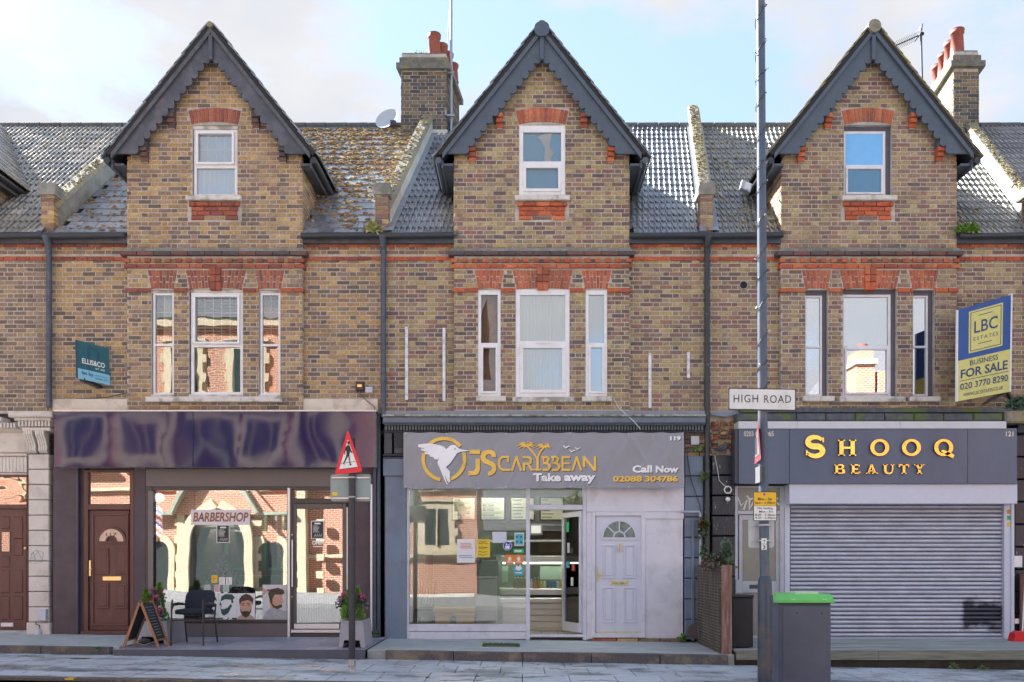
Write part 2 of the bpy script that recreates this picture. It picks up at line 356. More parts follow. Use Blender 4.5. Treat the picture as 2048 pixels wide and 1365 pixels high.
def curtain(parent, x0, x1, z0, z1, y, mat=CURT, amp=.018, waves=14, name='curtain'):
    mb = MB(); n = waves*5; vs = []; ph = random.random()*6
    for i in range(n+1):
        u = i/n; x = x0+(x1-x0)*u
        for t in range(5):
            v = t/4; vs.append((x+.004*sin(9*v+u*7), y+amp*sin(u*waves*2*pi+ph+.5*sin(v*3+u*11))*(.6+.5*v)+.006*sin(u*5+v*4), z1+(z0-z1)*v))
    fs = [(i*5+t, (i+1)*5+t, (i+1)*5+t+1, i*5+t+1) for i in range(n) for t in range(4)]
    mb.add(vs, fs, None, True); return mb.build(name, mat, parent)
def window(parent, x0, x1, z0, z1, y, st, split=.49, fw=.055, up=True, lo=True, bars=None, glass=None, frame_m=WHITE, cur='net', tilt=0, head=.0, room=True, lab=None):
    """sash style casement; split = height of the transom above z0 as a fraction"""
    mb = MB(); mb.frame(x0, x1, z0, z1, fw, y, y+.07, wt=fw+head); zt = z0+(z1-z0)*split
    mb.cbox(x0+fw, x1-fw, y+.002, y+.07, zt-fw*.5, zt+fw*.5)
    w_ = mb.build('window', frame_m, parent, label=lab)
    secs = [(z0+fw, zt-fw*.5, lo), (zt+fw*.5, z1-fw-head, up)]
    for k, (a, b, s) in enumerate(secs):
        xx0, xx1 = x0+fw, x1-fw; yy = y+.03
        if s:
            m2 = MB(); dy = -.025
            if tilt and k == 1: dy = -.05
            m2.frame(xx0, xx1, a, b, fw*.72, y+dy, y+.05); m2.build('sash', frame_m, w_); xx0 += fw*.72; xx1 -= fw*.72; a += fw*.72; b -= fw*.72; yy = y+.012
        g = MB(); g.box(xx0, xx1, yy, yy+.006, a, b); g.build('pane', glass, w_)
        if bars and (k == 1 or bars[2]):
            nx, nz = bars[:2]
            for i in range(1, nx): m3 = MB(); xc = xx0+(xx1-xx0)*i/nx; m3.box(xc-.006, xc+.006, yy+.008, yy+.016, a, b); m3.build('glazing_bar', frame_m, w_)
            for i in range(1, nz): m3 = MB(); zc = a+(b-a)*i/nz; m3.box(xx0, xx1, yy+.017, yy+.024, zc-.006, zc+.006); m3.build('glazing_bar', frame_m, w_)
    if cur == 'net': curtain(w_, x0+.03, x1-.03, z0+.03, z1-.03, y+.16, waves=max(4, int((x1-x0)*16)))
    if room:
        r = MB(); r.box(x0-.25, x1+.25, y+1.1, y+1.15, z0-.2, z1+.2); r.box(x0-.3, x0-.25, y+.3, y+1.15, z0-.2, z1+.2); r.box(x1+.25, x1+.3, y+.3, y+1.15, z0-.2, z1+.2); r.box(x0-.3, x1+.3, y+.3, y+1.15, z0-.25, z0-.2); r.box(x0-.3, x1+.3, y+.3, y+1.15, z1+.2, z1+.25)
        r.build('room', ROOM, w_)
    return w_

RY0, RZ0, RYR = -.12, 6.9, 3.55            # main roof: eave y, eave z, ridge y (45 degrees)
SK = .13                                    # the party walls run back at a slant
def roofz(y): return RZ0+(y-RY0)
TV = {}
def tile_mesh(kind, pal):
    k = (kind, str(pal))
    if k not in TV:
        TV[k] = []
        for i in range(20):
            c = random.choice(pal); q = 1+random.uniform(-.2, .2); c = tuple(v*q for v in c); mb = MB()
            if kind == 'roll':
                W, Ln, th = .298, .34, .018; prof = []
                for r_ in range(3):
                    b = r_*.1
                    prof += [(b, .0), (b+.03, -.004), (b+.052, .004), (b+.066, .024), (b+.082, .024), (b+.096, .004)]
                prof = [(a, z) for a, z in prof]; vs = []
                j = random.uniform(-.002, .004)
                for s_, dz in ((0, th+j), (Ln, .0)):
                    for a, z in prof: vs.append((a-W/2, s_, z+dz))
                n = len(prof)
                fs = [(m, m+1, m+1+n, m+n) for m in range(n-1)]
                for a, z in prof: vs.append((a-W/2, 0, z+j-.004))
                fs += [(2*n+m, 2*n+m+1, m+1, m) for m in range(n-1)]
                mb.add(vs, fs, c)
            else:
                W, Ln = .25, .36; a = random.uniform(-.004, .004); h0 = .012+random.uniform(0, .006)
                vs = [(-W/2+.002, a, h0), (W/2-.002, -a, h0), (W/2-.002, Ln, 0.0), (-W/2+.002, Ln, 0.0), (-W/2+.002, a, h0-.011), (W/2-.002, -a, h0-.011)]
                mb.add(vs, [(0, 1, 2, 3), (4, 5, 1, 0), (4, 0, 3), (1, 5, 2)], c)
            TV[k].append(mb.mesh('roof_tile', TILEM))
    return random.choice(TV[k])

def house(cfg):
    c = cfg['c']; cx = X(c); nm = cfg['name']; xl = X(cfg['l']); xr = X(cfg['r']); pal = cfg['pal']; red = cfg['red']; detail = cfg.get('detail', True)
    root = thing('terraced_house', cfg['label'], 'house', (cx, 0, 0)); H = {'root': root}
    BY = -.11; zb = 3.86; CW = 1.50
    # gable outline
    za, ze, sl_, hw = 10.30, 8.05, 1.26, 1.66
    # openings in the bay
    def o(a, b, t, bt): return (cx+a*.00856, cx+b*.00856, Z(bt, BY), Z(t, BY))
    mw = o(-52, 56, 578, 795); s1 = o(-127, -82, 580, 793); s2 = o(88, 131, 580, 793); aw = o(*cfg.get('aw', (-45, 47)), 250, 392)
    wl = MB(); z_e = 6.95
    wl.box(xl, cx-CW, .006, .30, zb, z_e); wl.box(cx+CW, xr, .006, .30, zb, z_e)
    wall_with_holes(wl, cx-CW, cx+CW, zb, 8.15, [mw, s1, s2, aw], BY+.006, .20)
    gx = lambda z: (za-.12-z)/sl_
    for s_ in (-1, 1):   # beside the attic window
        e = aw[0]-cx if s_ < 0 else aw[1]-cx; z1 = aw[3]
        wl.prism([(cx+e, 8.15), (cx+s_*CW, 8.15), (cx+s_*gx(z1), z1), (cx+e, z1)], BY+.006, .20)
    wl.prism([(cx-gx(aw[3]), aw[3]), (cx+gx(aw[3]), aw[3]), (cx, za-.12)], BY+.006, .20)
    # dormer cheeks
    wl.box(cx-CW, cx-CW+.2, .20, 1.6, 6.7, 8.12); wl.box(cx+CW-.2, cx+CW, .20, 1.6, 6.7, 8.12)
    wall = wl.build('wall', mortarM, root); H['wall'] = wall
    # brickwork
    arz = Z(541, BY); az0 = Z(578, BY)
    ex = [rect_ex(*mw), rect_ex(*s1), rect_ex(*s2), rect_ex(*aw)]
    mcx = (mw[0]+mw[1])/2; s1c = (s1[0]+s1[1])/2; s2c = (s2[0]+s2[1])/2; acx = (aw[0]+aw[1])/2
    ex += [trap_ex(mcx, .455, .53, az0-.01, arz), trap_ex(s1c, .20, .265, az0-.01, arz), trap_ex(s2c, .20, .265, az0-.01, arz), trap_ex(acx, .41, .47, aw[3], aw[3]+.285)]
    ex.append(rect_ex(cx-2, cx+2, arz+.005, Z(503, BY)-.0))              # cornice
    ex.append(rect_ex(acx-.46, acx+.46, Z(438, BY), aw[2]))
    def imp(z): return (cx-2, cx+2) if abs(z-Z(581, BY)) < .036 else None
    ex.append(imp)
    P1 = courses(zb, 10.3, lambda z: (cx-min(CW, gx(z)), cx+min(CW, gx(z))), ex)
    # side walls with two red bands
    bz = [Z(491), Z(518)]
    exs = [lambda z, b=b: (xl, xr) if abs(z-b) < .038 else None for b in bz]
    P2 = courses(zb, 6.86, lambda z: (xl, cx-CW), exs)+courses(zb, 6.86, lambda z: (cx+CW, xr), exs)
    allp = [(p, BY) for p in P1]+[(p, 0.0) for p in P2]
    vis = [q for q in allp if (q[0][1]-q[0][0] > .2) and X(5) < q[0][0] and q[0][1] < X(2043) and detail]
    vis.sort(key=lambda q: (q[0][0]-cx)**2*.6+(q[0][2]-5.2)**2); nb = cfg.get('nb', 300); chosen = set(id(q) for q in vis[:nb])
    stuff = MB(); palf = cfg.get('palf', pal)
    for q in allp:
        (u0, u1, zc), pl = q
        if id(q) in chosen:
            p_ = palf(u0, zc) if callable(palf) else palf
            inst('brick', brick_mesh(p_, .2115), ((u0+u1)/2, pl, zc), wall)
        else: place(stuff, [q[0]], pl, palf)
    for s_ in (-1, 1):
        place(stuff, courses(6.9, 8.12, lambda z: (BY+.0, 1.5)), cx+s_*(CW+.006), palf, 'y', s_, .08)
    stuff.build('brickwork', brickM, wall, kind='stuff')
    if detail:
        cam_ = .022
        arch(wall, mcx, .445, .52, az0-.005, arz, 17, cam_, BY-.004, red, key=True)
        red_keys = MB()
        for i, (a, b) in enumerate([(0, .33), (.34, .62), (.63, .99)]):
            for s_ in (-1, 1): red_keys.add([(mcx+s_*.048+v[0]*1, BY-.03+v[1], az0-.03+(arz+.1-az0)*((a+b)/2)+v[2]) for v in brick_vs(.09, (arz+.1-az0)*(b-a)-.01, .12)], BF, pc(red))
        red_keys.build('keystone', brickM, wall)
        for sc in (s1c, s2c): arch(wall, sc, .195, .255, az0-.005, arz, 8, cam_*.6, BY-.004, red)
        arch(wall, acx, .405, .45, aw[3]+.005, aw[3]+.235, 13, .05, BY-.006, red, split=False, crown=.055)
        # cornice: dark top course, dentils, red course, impost band
        cw = CW+.10
        red_row(wall, cx-cw, cx+cw, Z(509, BY), BY-.07, cfg.get('top', 'dark'), d=.2, L_=.29, name='cornice_brick')
        one('weathering', M('cornice_mortar', (.24, .24, .22), rough=.95, var=.3, scale=6, bump=.5, dirt=(.10, .12, .06), dscale=2), lambda m: m.prism([(cx-cw, Z(505, BY)), (cx+cw, Z(505, BY)), (cx+CW, Z(498, BY)), (cx-CW, Z(498, BY))], BY-.05, BY), wall)
        x = cx-CW-.04
        while x < cx+CW:
            mb = MB(); mb.add([(x+.05+v[0], BY-.045+v[1], Z(522.5, BY)+v[2]) for v in brick_vs(.10, .062, .12)], BF, pc(red)); mb.build('dentil_brick', brickM, wall); x += .175
        one('dentil_backing', brickM, lambda m: [m.add([(x_+v[0], BY-.012+v[1], Z(522.5, BY)+v[2]) for v in brick_vs(.165, .062, .1)], BF, pc(pal)) for x_ in [cx-CW+.09+.175*i for i in range(17)]], wall)
        red_row(wall, cx-CW-.045, cx+CW+.045, Z(533.5, BY), BY-.03, red, name='red_brick', d=.14)
        for a, b in ((cx-CW-.03, s1[0]), (s1[1]+.0, mw[0]), (mw[1], s2[0]), (s2[1], cx+CW+.03)):
            red_row(wall, a, b, Z(581, BY), BY-.022, red if nm != 'a' else 'redold', name='red_brick', d=.12)
        for a, b in ((xl, cx-CW-.04), (cx+CW+.04, xr)):
            for z_ in bz: red_row(wall, a, b, z_, -.018, red, name='red_brick')
        # apron under the attic window
        y_ = BY-.02
        red_row(wall, acx-.43, acx+.43, Z(410, BY), BY-.045, red, d=.15, off=.11); red_row(wall, acx-.40, acx+.40, Z(418.8, BY), y_, red, d=.12); red_row(wall, acx-.40, acx+.40, Z(427.6, BY), y_, red, d=.12, off=.11)
        red_row(wall, acx-.40, acx-.18, Z(436.4, BY), y_, red, d=.12); red_row(wall, acx+.18, acx+.40, Z(436.4, BY), y_, red, d=.12)
        place(stuff, [], 0, pal)
        one('brickwork', brickM, lambda m: place(m, [(acx-.165, acx+.16, Z(436.4, BY))], BY, pal), wall, kind='stuff')
        # sills
        sm = STONEW if cfg.get('sillm') is None else cfg['sillm']
        one('sill', sm, lambda m: m.cbox(acx-.47, acx+.47, BY-.09, BY+.06, Z(404, BY), Z(394, BY), .012), root)
        for q_ in cfg['sills']: one('sill', sm, lambda m: m.cbox(X(q_[0], BY-.08), X(q_[1], BY-.08), BY-.08, BY+.06, Z(q_[3], BY-.08), Z(q_[2], BY-.08), .012), root)
        cfg['windows'](root, mw, s1, s2, aw, BY)
    # barge boards with scalloped lower edge, king post
    bm = cfg.get('bm', SLATEBLUE)
    yb0, yb1 = -.28, -.24
    for s_ in (-1, 1):
        pts = [(0, za), (s_*hw, za-sl_*hw)]; xb = (sl_*hw-.40)/sl_
        zo = za-sl_*hw; pts.append((s_*(xb+.02), zo)); n = 13; x_end = .03; vt = .40
        L1 = xb-x_end
        for i in range(n):
            a = xb-L1*i/n; b = xb-L1*(i+1)/n
            for t in range(1, 6):
                u = t/6; xm = a+(b-a)*u; zz = za-vt-sl_*xm; bulge = .062*sin(pi*u)**.8
                pts.append((s_*(xm-bulge*.78), zz-bulge*.62))
            pts.append((s_*b, za-vt-sl_*b+.012))
        pts.append((0, za-vt-.03))
        one('barge_board', bm, lambda m: m.prism([(cx+p[0], p[1]) for p in pts], yb0, yb1), root)
        # moulding rail along the top
        rail = MB(); q = .045
        rail.prism([(cx, za+.02), (cx+s_*(hw+.02), za-sl_*(hw+.02)+.02), (cx+s_*(hw+.02), za-sl_*(hw+.02)-.075), (cx, za-.075)], yb0-q, yb0)
        rail.build('verge_moulding', cfg.get('vm', bm), root)
        # roof slab of the gable (a thick tiled plane running back into the main roof)
        d = Vector((s_*1, 0, -sl_)).normalized(); nrm = Vector((s_*sl_, 0, 1)).normalized(); Ls = sqrt(1+sl_*sl_)*(hw+.05)
        mid = Vector((cx, 0, za+.02))+d*Ls/2; sl2 = MB(); sl2.obox(mid+nrm*.035+Vector((0, 1.46, 0)), d*Ls/2, Vector((0, 1.77, 0)), nrm*.03); sl2.build('gable_roof', UNDER, root)
        st = MB(); k = 0; tp = cfg['tiles']; g = .21; nrow = int(Ls/g)
        for r_ in range(nrow+1):
            for c_ in range(11):
                yy = -.34+c_*.33; p = Vector((cx, yy+.165, za+.02))+d*min(Ls-.02, (r_+.5)*g)+nrm*(.075+random.uniform(-.004, .006)); t_ = random.uniform(-.02, .02)
                col = random.choice(tp); st.obox(p, d*.13, Vector((0, .162, 0)), nrm*.011+d*.0, col); 
                # lift the tail of each tile a little
                for vi in range(len(st.v)-8, len(st.v)):
                    v = Vector(st.v[vi]); 
                    if (v-p).dot(d) > 0: st.v[vi] = tuple(v+nrm*.016)
        st.build('gable_tiles', cfg.get('gtm', TILEM), root, kind='stuff')
        one('soffit', bm, lambda m: m.box(cx+s_*(CW-.0), cx+s_*(hw+.03), -.24, 1.2, 8.02, 8.06), root)
        one('fascia', bm, lambda m: m.box(cx+s_*(hw+.01), cx+s_*(hw+.04), -.27, 1.25, 7.97, 8.11), root)
        # eave gutter of the gable, square-ish end seen from below
        def gut(m):
            gx_ = cx+s_*(hw+.085); m.loft([(gx_, -.33, 8.075), (gx_, 1.15, 8.075)], .055, n=10)
        one('gutter', BLACKP if nm != 'b' else SLATEBLUE, gut, root)
        # corbels
        for dx, pyt in ((.72, 226), (1.18, 294)):
            xx = cx+s_*dx; zt = Z(pyt, BY-.1)
            one('corbel_block', bm, lambda m: m.cbox(xx-.06, xx+.06, -.235, -.10, zt, zt+.145, .008), root)
            cb = one('corbel', mortarM, lambda m: m.box(xx-.045, xx+.045, -.15, -.10, zt-.24, zt), root)
            for i, (dz, pr) in enumerate(((-.04, .13), (-.118, .10), (-.196, .06))):
                mb = MB(); vs = brick_vs(.115, .068, pr); mb.add([(xx+v[0], BY-pr+v[1], zt+dz+v[2]) for v in vs], BF, pc(cfg.get('corb', red))); mb.build('corbel_brick', brickM, cb)
    one('king_post', bm, lambda m: (m.cbox(cx-.035, cx+.035, yb0-.05, yb0, za-.52, za-.10, .01)), root)
    if nm == 'b': one('verge_cap', bm, lambda m: (m.prism([(cx+.125*cos(t)*1.0, za-.0+.10*sin(t)) for t in [pi*i/10 for i in range(11)]]+[(cx-.125, za-.08), (cx-.07, za-.15), (cx+.07, za-.15), (cx+.125, za-.08)], yb0-.09, yb0-.05)), root)
    rg = MB()
    for i in range(9): rr_ = cfg.get('rr', .075); rg.loft([(cx, -.36+i*.44, za+.075-rr_*.4+random.uniform(-.004, .004)), (cx, -.36+i*.44+.43, za+.075-rr_*.4)], rr_, n=12)
    rg.build('ridge_tiles', cfg.get('rm', LICHEN), root)
    # main roof
    ri = MB(); th = .04
    ri.add([(xl, -.07, RZ0+.02), (xr, -.07, RZ0+.02), (xr+SK*3.7, RYR, roofz(RYR)-.03), (xl+SK*3.7, RYR, roofz(RYR)-.03), (xl, -.07, RZ0-.09), (xr, -.07, RZ0-.09), (xr+SK*7.4, 7.6, RZ0-.09), (xl+SK*7.4, 7.6, RZ0-.09)],
           [(0, 1, 2, 3), (4, 5, 1, 0), (3, 2, 6, 7), (0, 3, 7, 4), (1, 5, 6, 2), (4, 7, 6, 5)])
    roof = ri.build('roof', UNDER, root)
    g = .262; kind = cfg['kind']; tw = .3 if kind == 'roll' else .252; insts = []
    for r_ in range(20):
        y0 = RY0-.05+r_*g*.7071; z0 = RZ0-.05+r_*g*.7071+.02
        xo = xl+.13+SK*(y0-RY0); xe = xr-.13+SK*(y0-RY0)
        x = xo+(tw/2 if (kind == 'slate' and r_ % 2) else 0)
        while x+tw*.4 < xe+.05:
            xc = x+tw/2; dx = abs(xc-cx); zc = z0+.12
            hid = dx < 1.5-.05 if zc < 8.1 else dx < (za-.25-zc)/sl_
            if not hid: insts.append((xc, y0, z0))
            x += tw
    random.shuffle(insts)
    ins2 = sorted(insts, key=lambda p: 0 if -9.2 < p[0]*D/(D+p[1]) < 8.8 else 1); rest = MB()
    for i, p in enumerate(ins2):
        rot = (radians(45)+random.uniform(-.012, .012), 0, random.uniform(-.008, .008)); me = tile_mesh(kind, cfg['tiles'])
        if i < 300 and detail: inst('roof_tile', me, p, roof, rot)
        else:
            m4 = Matrix.Translation(p) @ Matrix.Rotation(rot[0], 4, 'X'); col = random.choice(cfg['tiles'])
            rest.add([tuple(m4 @ v.co) for v in me.vertices], [tuple(pp.vertices) for pp in me.polygons], col)
    if rest.v: rest.build('roof_tiles', TILEM, roof, kind='stuff')
    rd = MB(); x = xl+SK*3.7
    while x < xr+SK*3.7: rd.loft([(x, RYR, roofz(RYR)+.0), (x+.42, RYR, roofz(RYR)+.005)], .085, n=8); x += .44
    rd.build('ridge_tiles', M('ridge_clay', (.12, .12, .12), rough=.8, var=.3, scale=8, bump=.4), root)
    # moss
    mo = MB()
    for _ in range(cfg.get('moss', 0)):
        yy = random.uniform(RY0, RYR-.1); xx = random.uniform(xl+.15, xr-.1)+SK*(yy-RY0); zz = roofz(yy)+.03
        if not (cfg['mossf'](xx, yy)): continue
        if abs(xx-cx) < 1.5 and zz < 8.1: continue
        # moss gathers along the tile tails
        r_ = random.uniform(.012, .04); kk = round((yy-RY0+.05)/(g*.7071)); yy = (RY0-.05+kk*g*.7071+random.uniform(-.03, .06)) if random.random() < .7 else yy; zz = roofz(yy)+.03
        col = random.choice(cfg['mossc']); mo.sphere((xx, yy, zz), r_, 6, 4, (random.uniform(.9, 1.8), 1, .7), col, 1)
    if mo.v: mo.build('moss', MOSSM, roof, kind='stuff')
    # eaves gutters and fascia
    for a, b in ((xl, cx-CW), (cx+CW, xr)):
        one('eaves_fascia', bm, lambda m: m.box(a, b, -.10, .0, Z(486, -.1), Z(472, -.1)), root)
        one('gutter', BLACKP, lambda m: m.loft([(a, -.19, Z(472, -.19)), (b, -.19, Z(470, -.19))], .052, n=10), root)
        one('lead_flashing', LEAD, lambda m: (m.add([(v[0], v[1], v[2]+.075) for v in ([(a+.02, RY0, RZ0), (a+.2, RY0, RZ0), (a+.2+SK*3.6, RYR, roofz(RYR)), (a+.02+SK*3.6, RYR, roofz(RYR))] if a == xl else [(b-.14, RY0-.05, RZ0-.03), (b-.04, RY0-.05, RZ0-.03), (b-.04+SK*3.6, RYR, roofz(RYR)), (b-.14+SK*3.6, RYR, roofz(RYR))])], [(0, 1, 2, 3)]) if kind == 'roll' else m.box(a, a+.01, RY0, RY0+.01, RZ0-.2, RZ0-.19)), root)
    # party wall parapet on the left
    pw = .13; yE = RYR
    def para(m):
        n = 12
        for i in range(n):
            ya = RY0+.20+(yE-RY0-.20)*i/n; yb_ = RY0+.20+(yE-RY0-.20)*(i+1)/n; xa = xl+SK*(ya-RY0); xb_ = xl+SK*(yb_-RY0); h = .36
            m.add([(xa-pw+.03, ya, roofz(ya)-.1), (xa+pw-.03, ya, roofz(ya)-.1), (xa+pw-.03, ya, roofz(ya)+h), (xa-pw+.03, ya, roofz(ya)+h), (xb_-pw+.03, yb_, roofz(yb_)-.1), (xb_+pw-.03, yb_, roofz(yb_)-.1), (xb_+pw-.03, yb_, roofz(yb_)+h), (xb_-pw+.03, yb_, roofz(yb_)+h)], [(0, 1, 2, 3), (1, 5, 6, 2), (5, 4, 7, 6), (4, 0, 3, 7), (3, 2, 6, 7)])
    pp = one('parapet', cfg.get('parm', CEMENT), para, root)
    n = 11
    for i in range(n):
        ya = RY0+.12+(yE-RY0-.1)*i/n+.005; yb_ = RY0+.12+(yE-RY0-.1)*(i+1)/n-.005; mb = MB(); h0 = .36; j = random.uniform(-.01, .01)
        xa = xl+SK*(ya-RY0); xb_ = xl+SK*(yb_-RY0)
        m8 = [(xa-pw, ya, roofz(ya)+h0+j), (xa+pw, ya, roofz(ya)+h0+j), (xa+pw*.7, ya, roofz(ya)+h0+.09+j), (xa-pw*.7, ya, roofz(ya)+h0+.09+j), (xb_-pw, yb_, roofz(yb_)+h0+j), (xb_+pw, yb_, roofz(yb_)+h0+j), (xb_+pw*.7, yb_, roofz(yb_)+h0+.09+j), (xb_-pw*.7, yb_, roofz(yb_)+h0+.09+j)]
        mb.add(m8, [(0, 1, 2, 3), (1, 5, 6, 2), (5, 4, 7, 6), (4, 0, 3, 7), (3, 2, 6, 7), (0, 4, 5, 1)]); mb.build('coping_stone', LICHEN, pp)
    li = MB()
    for _ in range(260):
        yy = random.uniform(RY0+.15, yE); li.sphere((xl+SK*(yy-RY0)+random.uniform(-.09, .09), yy, roofz(yy)+.455), random.uniform(.012, .03), 5, 3, (1.2, 1, .6), random.choice([(.42, .36, .16), (.34, .31, .22), (.5, .45, .3), (.15, .14, .1)]))
    li.build('lichen', MOSSM, pp, kind='stuff')
    pier = one('parapet_pier', mortarM, lambda m: m.box(xl-.10, xl+.10, -.045, .2, 6.96, 7.62), root)
    for k in range(9):
        mb = MB(); z_ = 7.0+k*.075; cuts = [(-.115, .115)] if k % 2 else [(-.115, -.005), (.005, .115)]
        for a, b in cuts: m2 = MB(); m2.add([(xl+(a+b)/2+v[0], -.055+v[1], z_+v[2]) for v in brick_vs(b-a, .064, .2)], BF, pc(cfg.get('pier', pal))); m2.build('brick', brickM, pier)
    one('kneeler', CEMENT, lambda m: (m.prism([(xl-.14, 7.60), (xl+.14, 7.60), (xl+.15, 7.70), (xl+.14, 7.80), (xl-.12, 7.80), (xl-.15, 7.70)], -.09, .30)), root)
    # downpipe on the party line
    dpx = cfg['dp']
    def dpf(m):
        x = X(dpx, -.1); m.loft([(x, -.10, Z(497, -.1)), (x, -.10, Z(cfg.get('dpb', 815), -.1))], .046, n=10)
        m.loft([(x, -.19, Z(470, -.19)), (x, -.16, Z(482, -.16)), (x, -.10, Z(498, -.1))], [.075, .065, .05], n=10)
        for py in (500, 580, 668, 760): m.loft([(x, -.10, Z(py, -.1)), (x, -.10, Z(py+6, -.1))], .055, n=10)
    one('downpipe', cfg.get('dpm', PIPEG), dpf, root)
    # rear shell so that no light leaks in
    one('rear_shell', mortarM, lambda m: (m.add([(xl, 7.6, -.95), (xr, 7.6, -.95), (xr, 7.6, 6.9), (xl, 7.6, 6.9)], [(3, 2, 1, 0)]), m.box(xl, xr, .3, 7.6, 3.55, 3.62), m.box(xl-.02, xl+.02, .3, 7.6, -.95, 6.9)), root)
    return root, wall, cx
# ---------------------------------------------------------------- ground
PAVM = M('paving_concrete', vcol=True, rough=.45, var=.14, scale=5, bump=.12, dirt=(.13, .15, .165), dscale=.8, damt=.75, dlo=.53, dhi=.6, stretch=(1, 2.2, 1), rvar=.25)
FORE = M('forecourt_concrete', (.44, .47, .46), rough=.85, var=.25, scale=3, bump=.5, bscale=25, dirt=(.36, .37, .36), dscale=2.2, damt=.6, stretch=(1, 2.5, 1))
KERBM = M('kerb_granite', (.11, .10, .10), rough=.9, var=.35, scale=30, bump=.5, dirt=(.30, .24, .17), dscale=3, damt=.6)
ASPH = M('asphalt', (.14, .14, .145), rough=.85, var=.3, scale=40, bump=.6, bscale=200)
def pz(x): return -.177-.0166*x
def fz(x): return -.045-.013*x
def slab(mb, x0, x1, y0, y1, f, h, col=None, c=.004):
    vs = [(x0, y0, f(x0)-h), (x1, y0, f(x1)-h), (x1, y1, f(x1)-h), (x0, y1, f(x0)-h), (x0, y0, f(x0)), (x1, y0, f(x1)), (x1, y1, f(x1)), (x0, y1, f(x0))]
    return mb.add(vs, [(0, 3, 2, 1), (4, 5, 6, 7), (0, 1, 5, 4), (1, 2, 6, 5), (2, 3, 7, 6), (3, 0, 4, 7)], col)
def struct(name, mb, mat): return mb.build(name, mat, None, 'structure')
struct('ground', MB().add([(-300, -300, -.9), (300, -300, -.9), (300, 300, -.9), (-300, 300, -.9)], [(0, 1, 2, 3)]), M('earth', (.16, .15, .12), rough=1))
m = MB(); slab(m, -60, 60, -12.6, -4.56, lambda x: pz(x)-.11, .12); road = struct('road', m, ASPH)
m = MB(); slab(m, -60, 60, -20.9, -12.6, lambda x: pz(x)+.01, .4); struct('opposite_pavement', m, M('opposite_paving', (.22, .22, .22), rough=.9, var=.15, scale=3))
for k in range(2):
    m = MB(); slab(m, -30, 30, -4.86-k*.2, -4.76-k*.2, lambda x: pz(x)-.106, .003); m.build('road_marking', M('yellow_line', (.62, .42, .06), rough=.8, var=.2, scale=12, dirt=(.12, .12, .11), dscale=5, damt=.8), road)
m = MB(); slab(m, -30, 30, -4.56, -2.05, lambda x: pz(x)-.035, .2); pave = struct('pavement', m, M('joint_grit', (.07, .07, .065), rough=1, var=.3, scale=30))
for r_, (ya, yb_) in enumerate(((-2.72, -2.08), (-3.50, -2.72), (-4.38, -3.50))):
    for i in range(-17, 17):
        x0 = i*.602+(.3 if r_ % 2 else 0); c = random.uniform(.50, .60); mb = MB(); j = random.uniform(-.003, .003)
        slab(mb, x0+.006, x0+.596, ya+.006, yb_-.006, lambda x: pz(x)+j, .05, (c*.93, c*1.0, c*1.06)); mb.build('paving_slab', PAVM, pave)
kerb = struct('kerb', slab(MB(), -30, 30, -4.55, -4.40, lambda x: pz(x)-.03, .3), KERBM)
for i in range(-11, 12):
    mb = MB(); slab(mb, i*.915+.005, i*.915+.91, -4.56, -4.39, lambda x: pz(x)-.004, .2); mb.build('kerb_stone', KERBM, kerb)
# yellow paint mark on the kerb
one('kerb_marking', MATS['yellow_line'], lambda m: slab(m, X(135, -4.5), X(152, -4.5), -4.565, -4.42, lambda x: pz(x)+.0, .02), kerb)
mf_ = MB(); [slab(mf_, a, b, -1.98, .2, (lambda x, d=d_: fz(x)-d), .5) for a, b, d_ in ((-30, X(238, -2)-.01, 0), (X(238, -2)-.01, X(733, -2)+.01, .25), (X(733, -2)+.01, X(1466, -1.9), 0), (X(1466, -1.9), 30, .25))]; fore = struct('forecourt', mf_, FORE)
for i in range(-9, 10):
    if X(238, -2) < i*1.02+.5 < X(733, -2) or i*1.02+.5 > X(1462, -1.9): continue
    mb = MB(); j = random.uniform(-.004, .004); slab(mb, i*1.02+.006, i*1.02+1.012, -2.10, -1.975, lambda x: fz(x)+.004+j, .5); mb.build('edging_stone', KERBM, fore)
# iron covers let into the paving
IRON = M('cast_iron', (.06, .065, .07), rough=.6, var=.2, scale=20, bump=.4)
def cover(px0, px1, y0, y1, f, par): one('iron_cover', IRON, lambda m: slab(m, px0, px1, y0, y1, lambda x: f(x)+.006, .02), par)
cover(X(147, -2.6), X(178, -2.6), -2.7, -2.55, pz, pave); cover(X(970, -1.2), X(1036, -1.2), -1.25, -.95, fz, fore); cover(X(850, -4), X(858, -4), -4.0, -3.93, pz, pave)

# ---------------------------------------------------------------- upper floors
GU = GLASS('upper_glass', .25, wave=.004, wscale=2.0); GU2 = GLASS('old_glass', .13, wave=.0006, wscale=3.0); GB = GLASS('clear_glass', .05, wave=.0015, wscale=1.5)
NETM = M('sheer_curtain', (.80, .86, .92), rough=.9, var=.04)
GREYW = M('grey_white_upvc', (.80, .81, .85), rough=.4, var=.06, dirt=(.4, .36, .34), dscale=3, damt=.3)
BLUESKY = M('blue_roller_blind', (.22, .56, .97), rough=.8, var=.04)  # sky reflected in the attic panes, put into the sheet colour
DKFR = M('dark_timber', (.11, .10, .125), rough=.5, var=.2)  # dark head trim; the right reveal's shade is put into this colour too
def blind_or_reflection(w_, x0, x1, z0, z1, y, mat, name='blind'): return one(name, mat, lambda m: m.box(x0, x1, y, y+.01, z0, z1), w_)  # blinds, and sheets with a reflection put into their colour
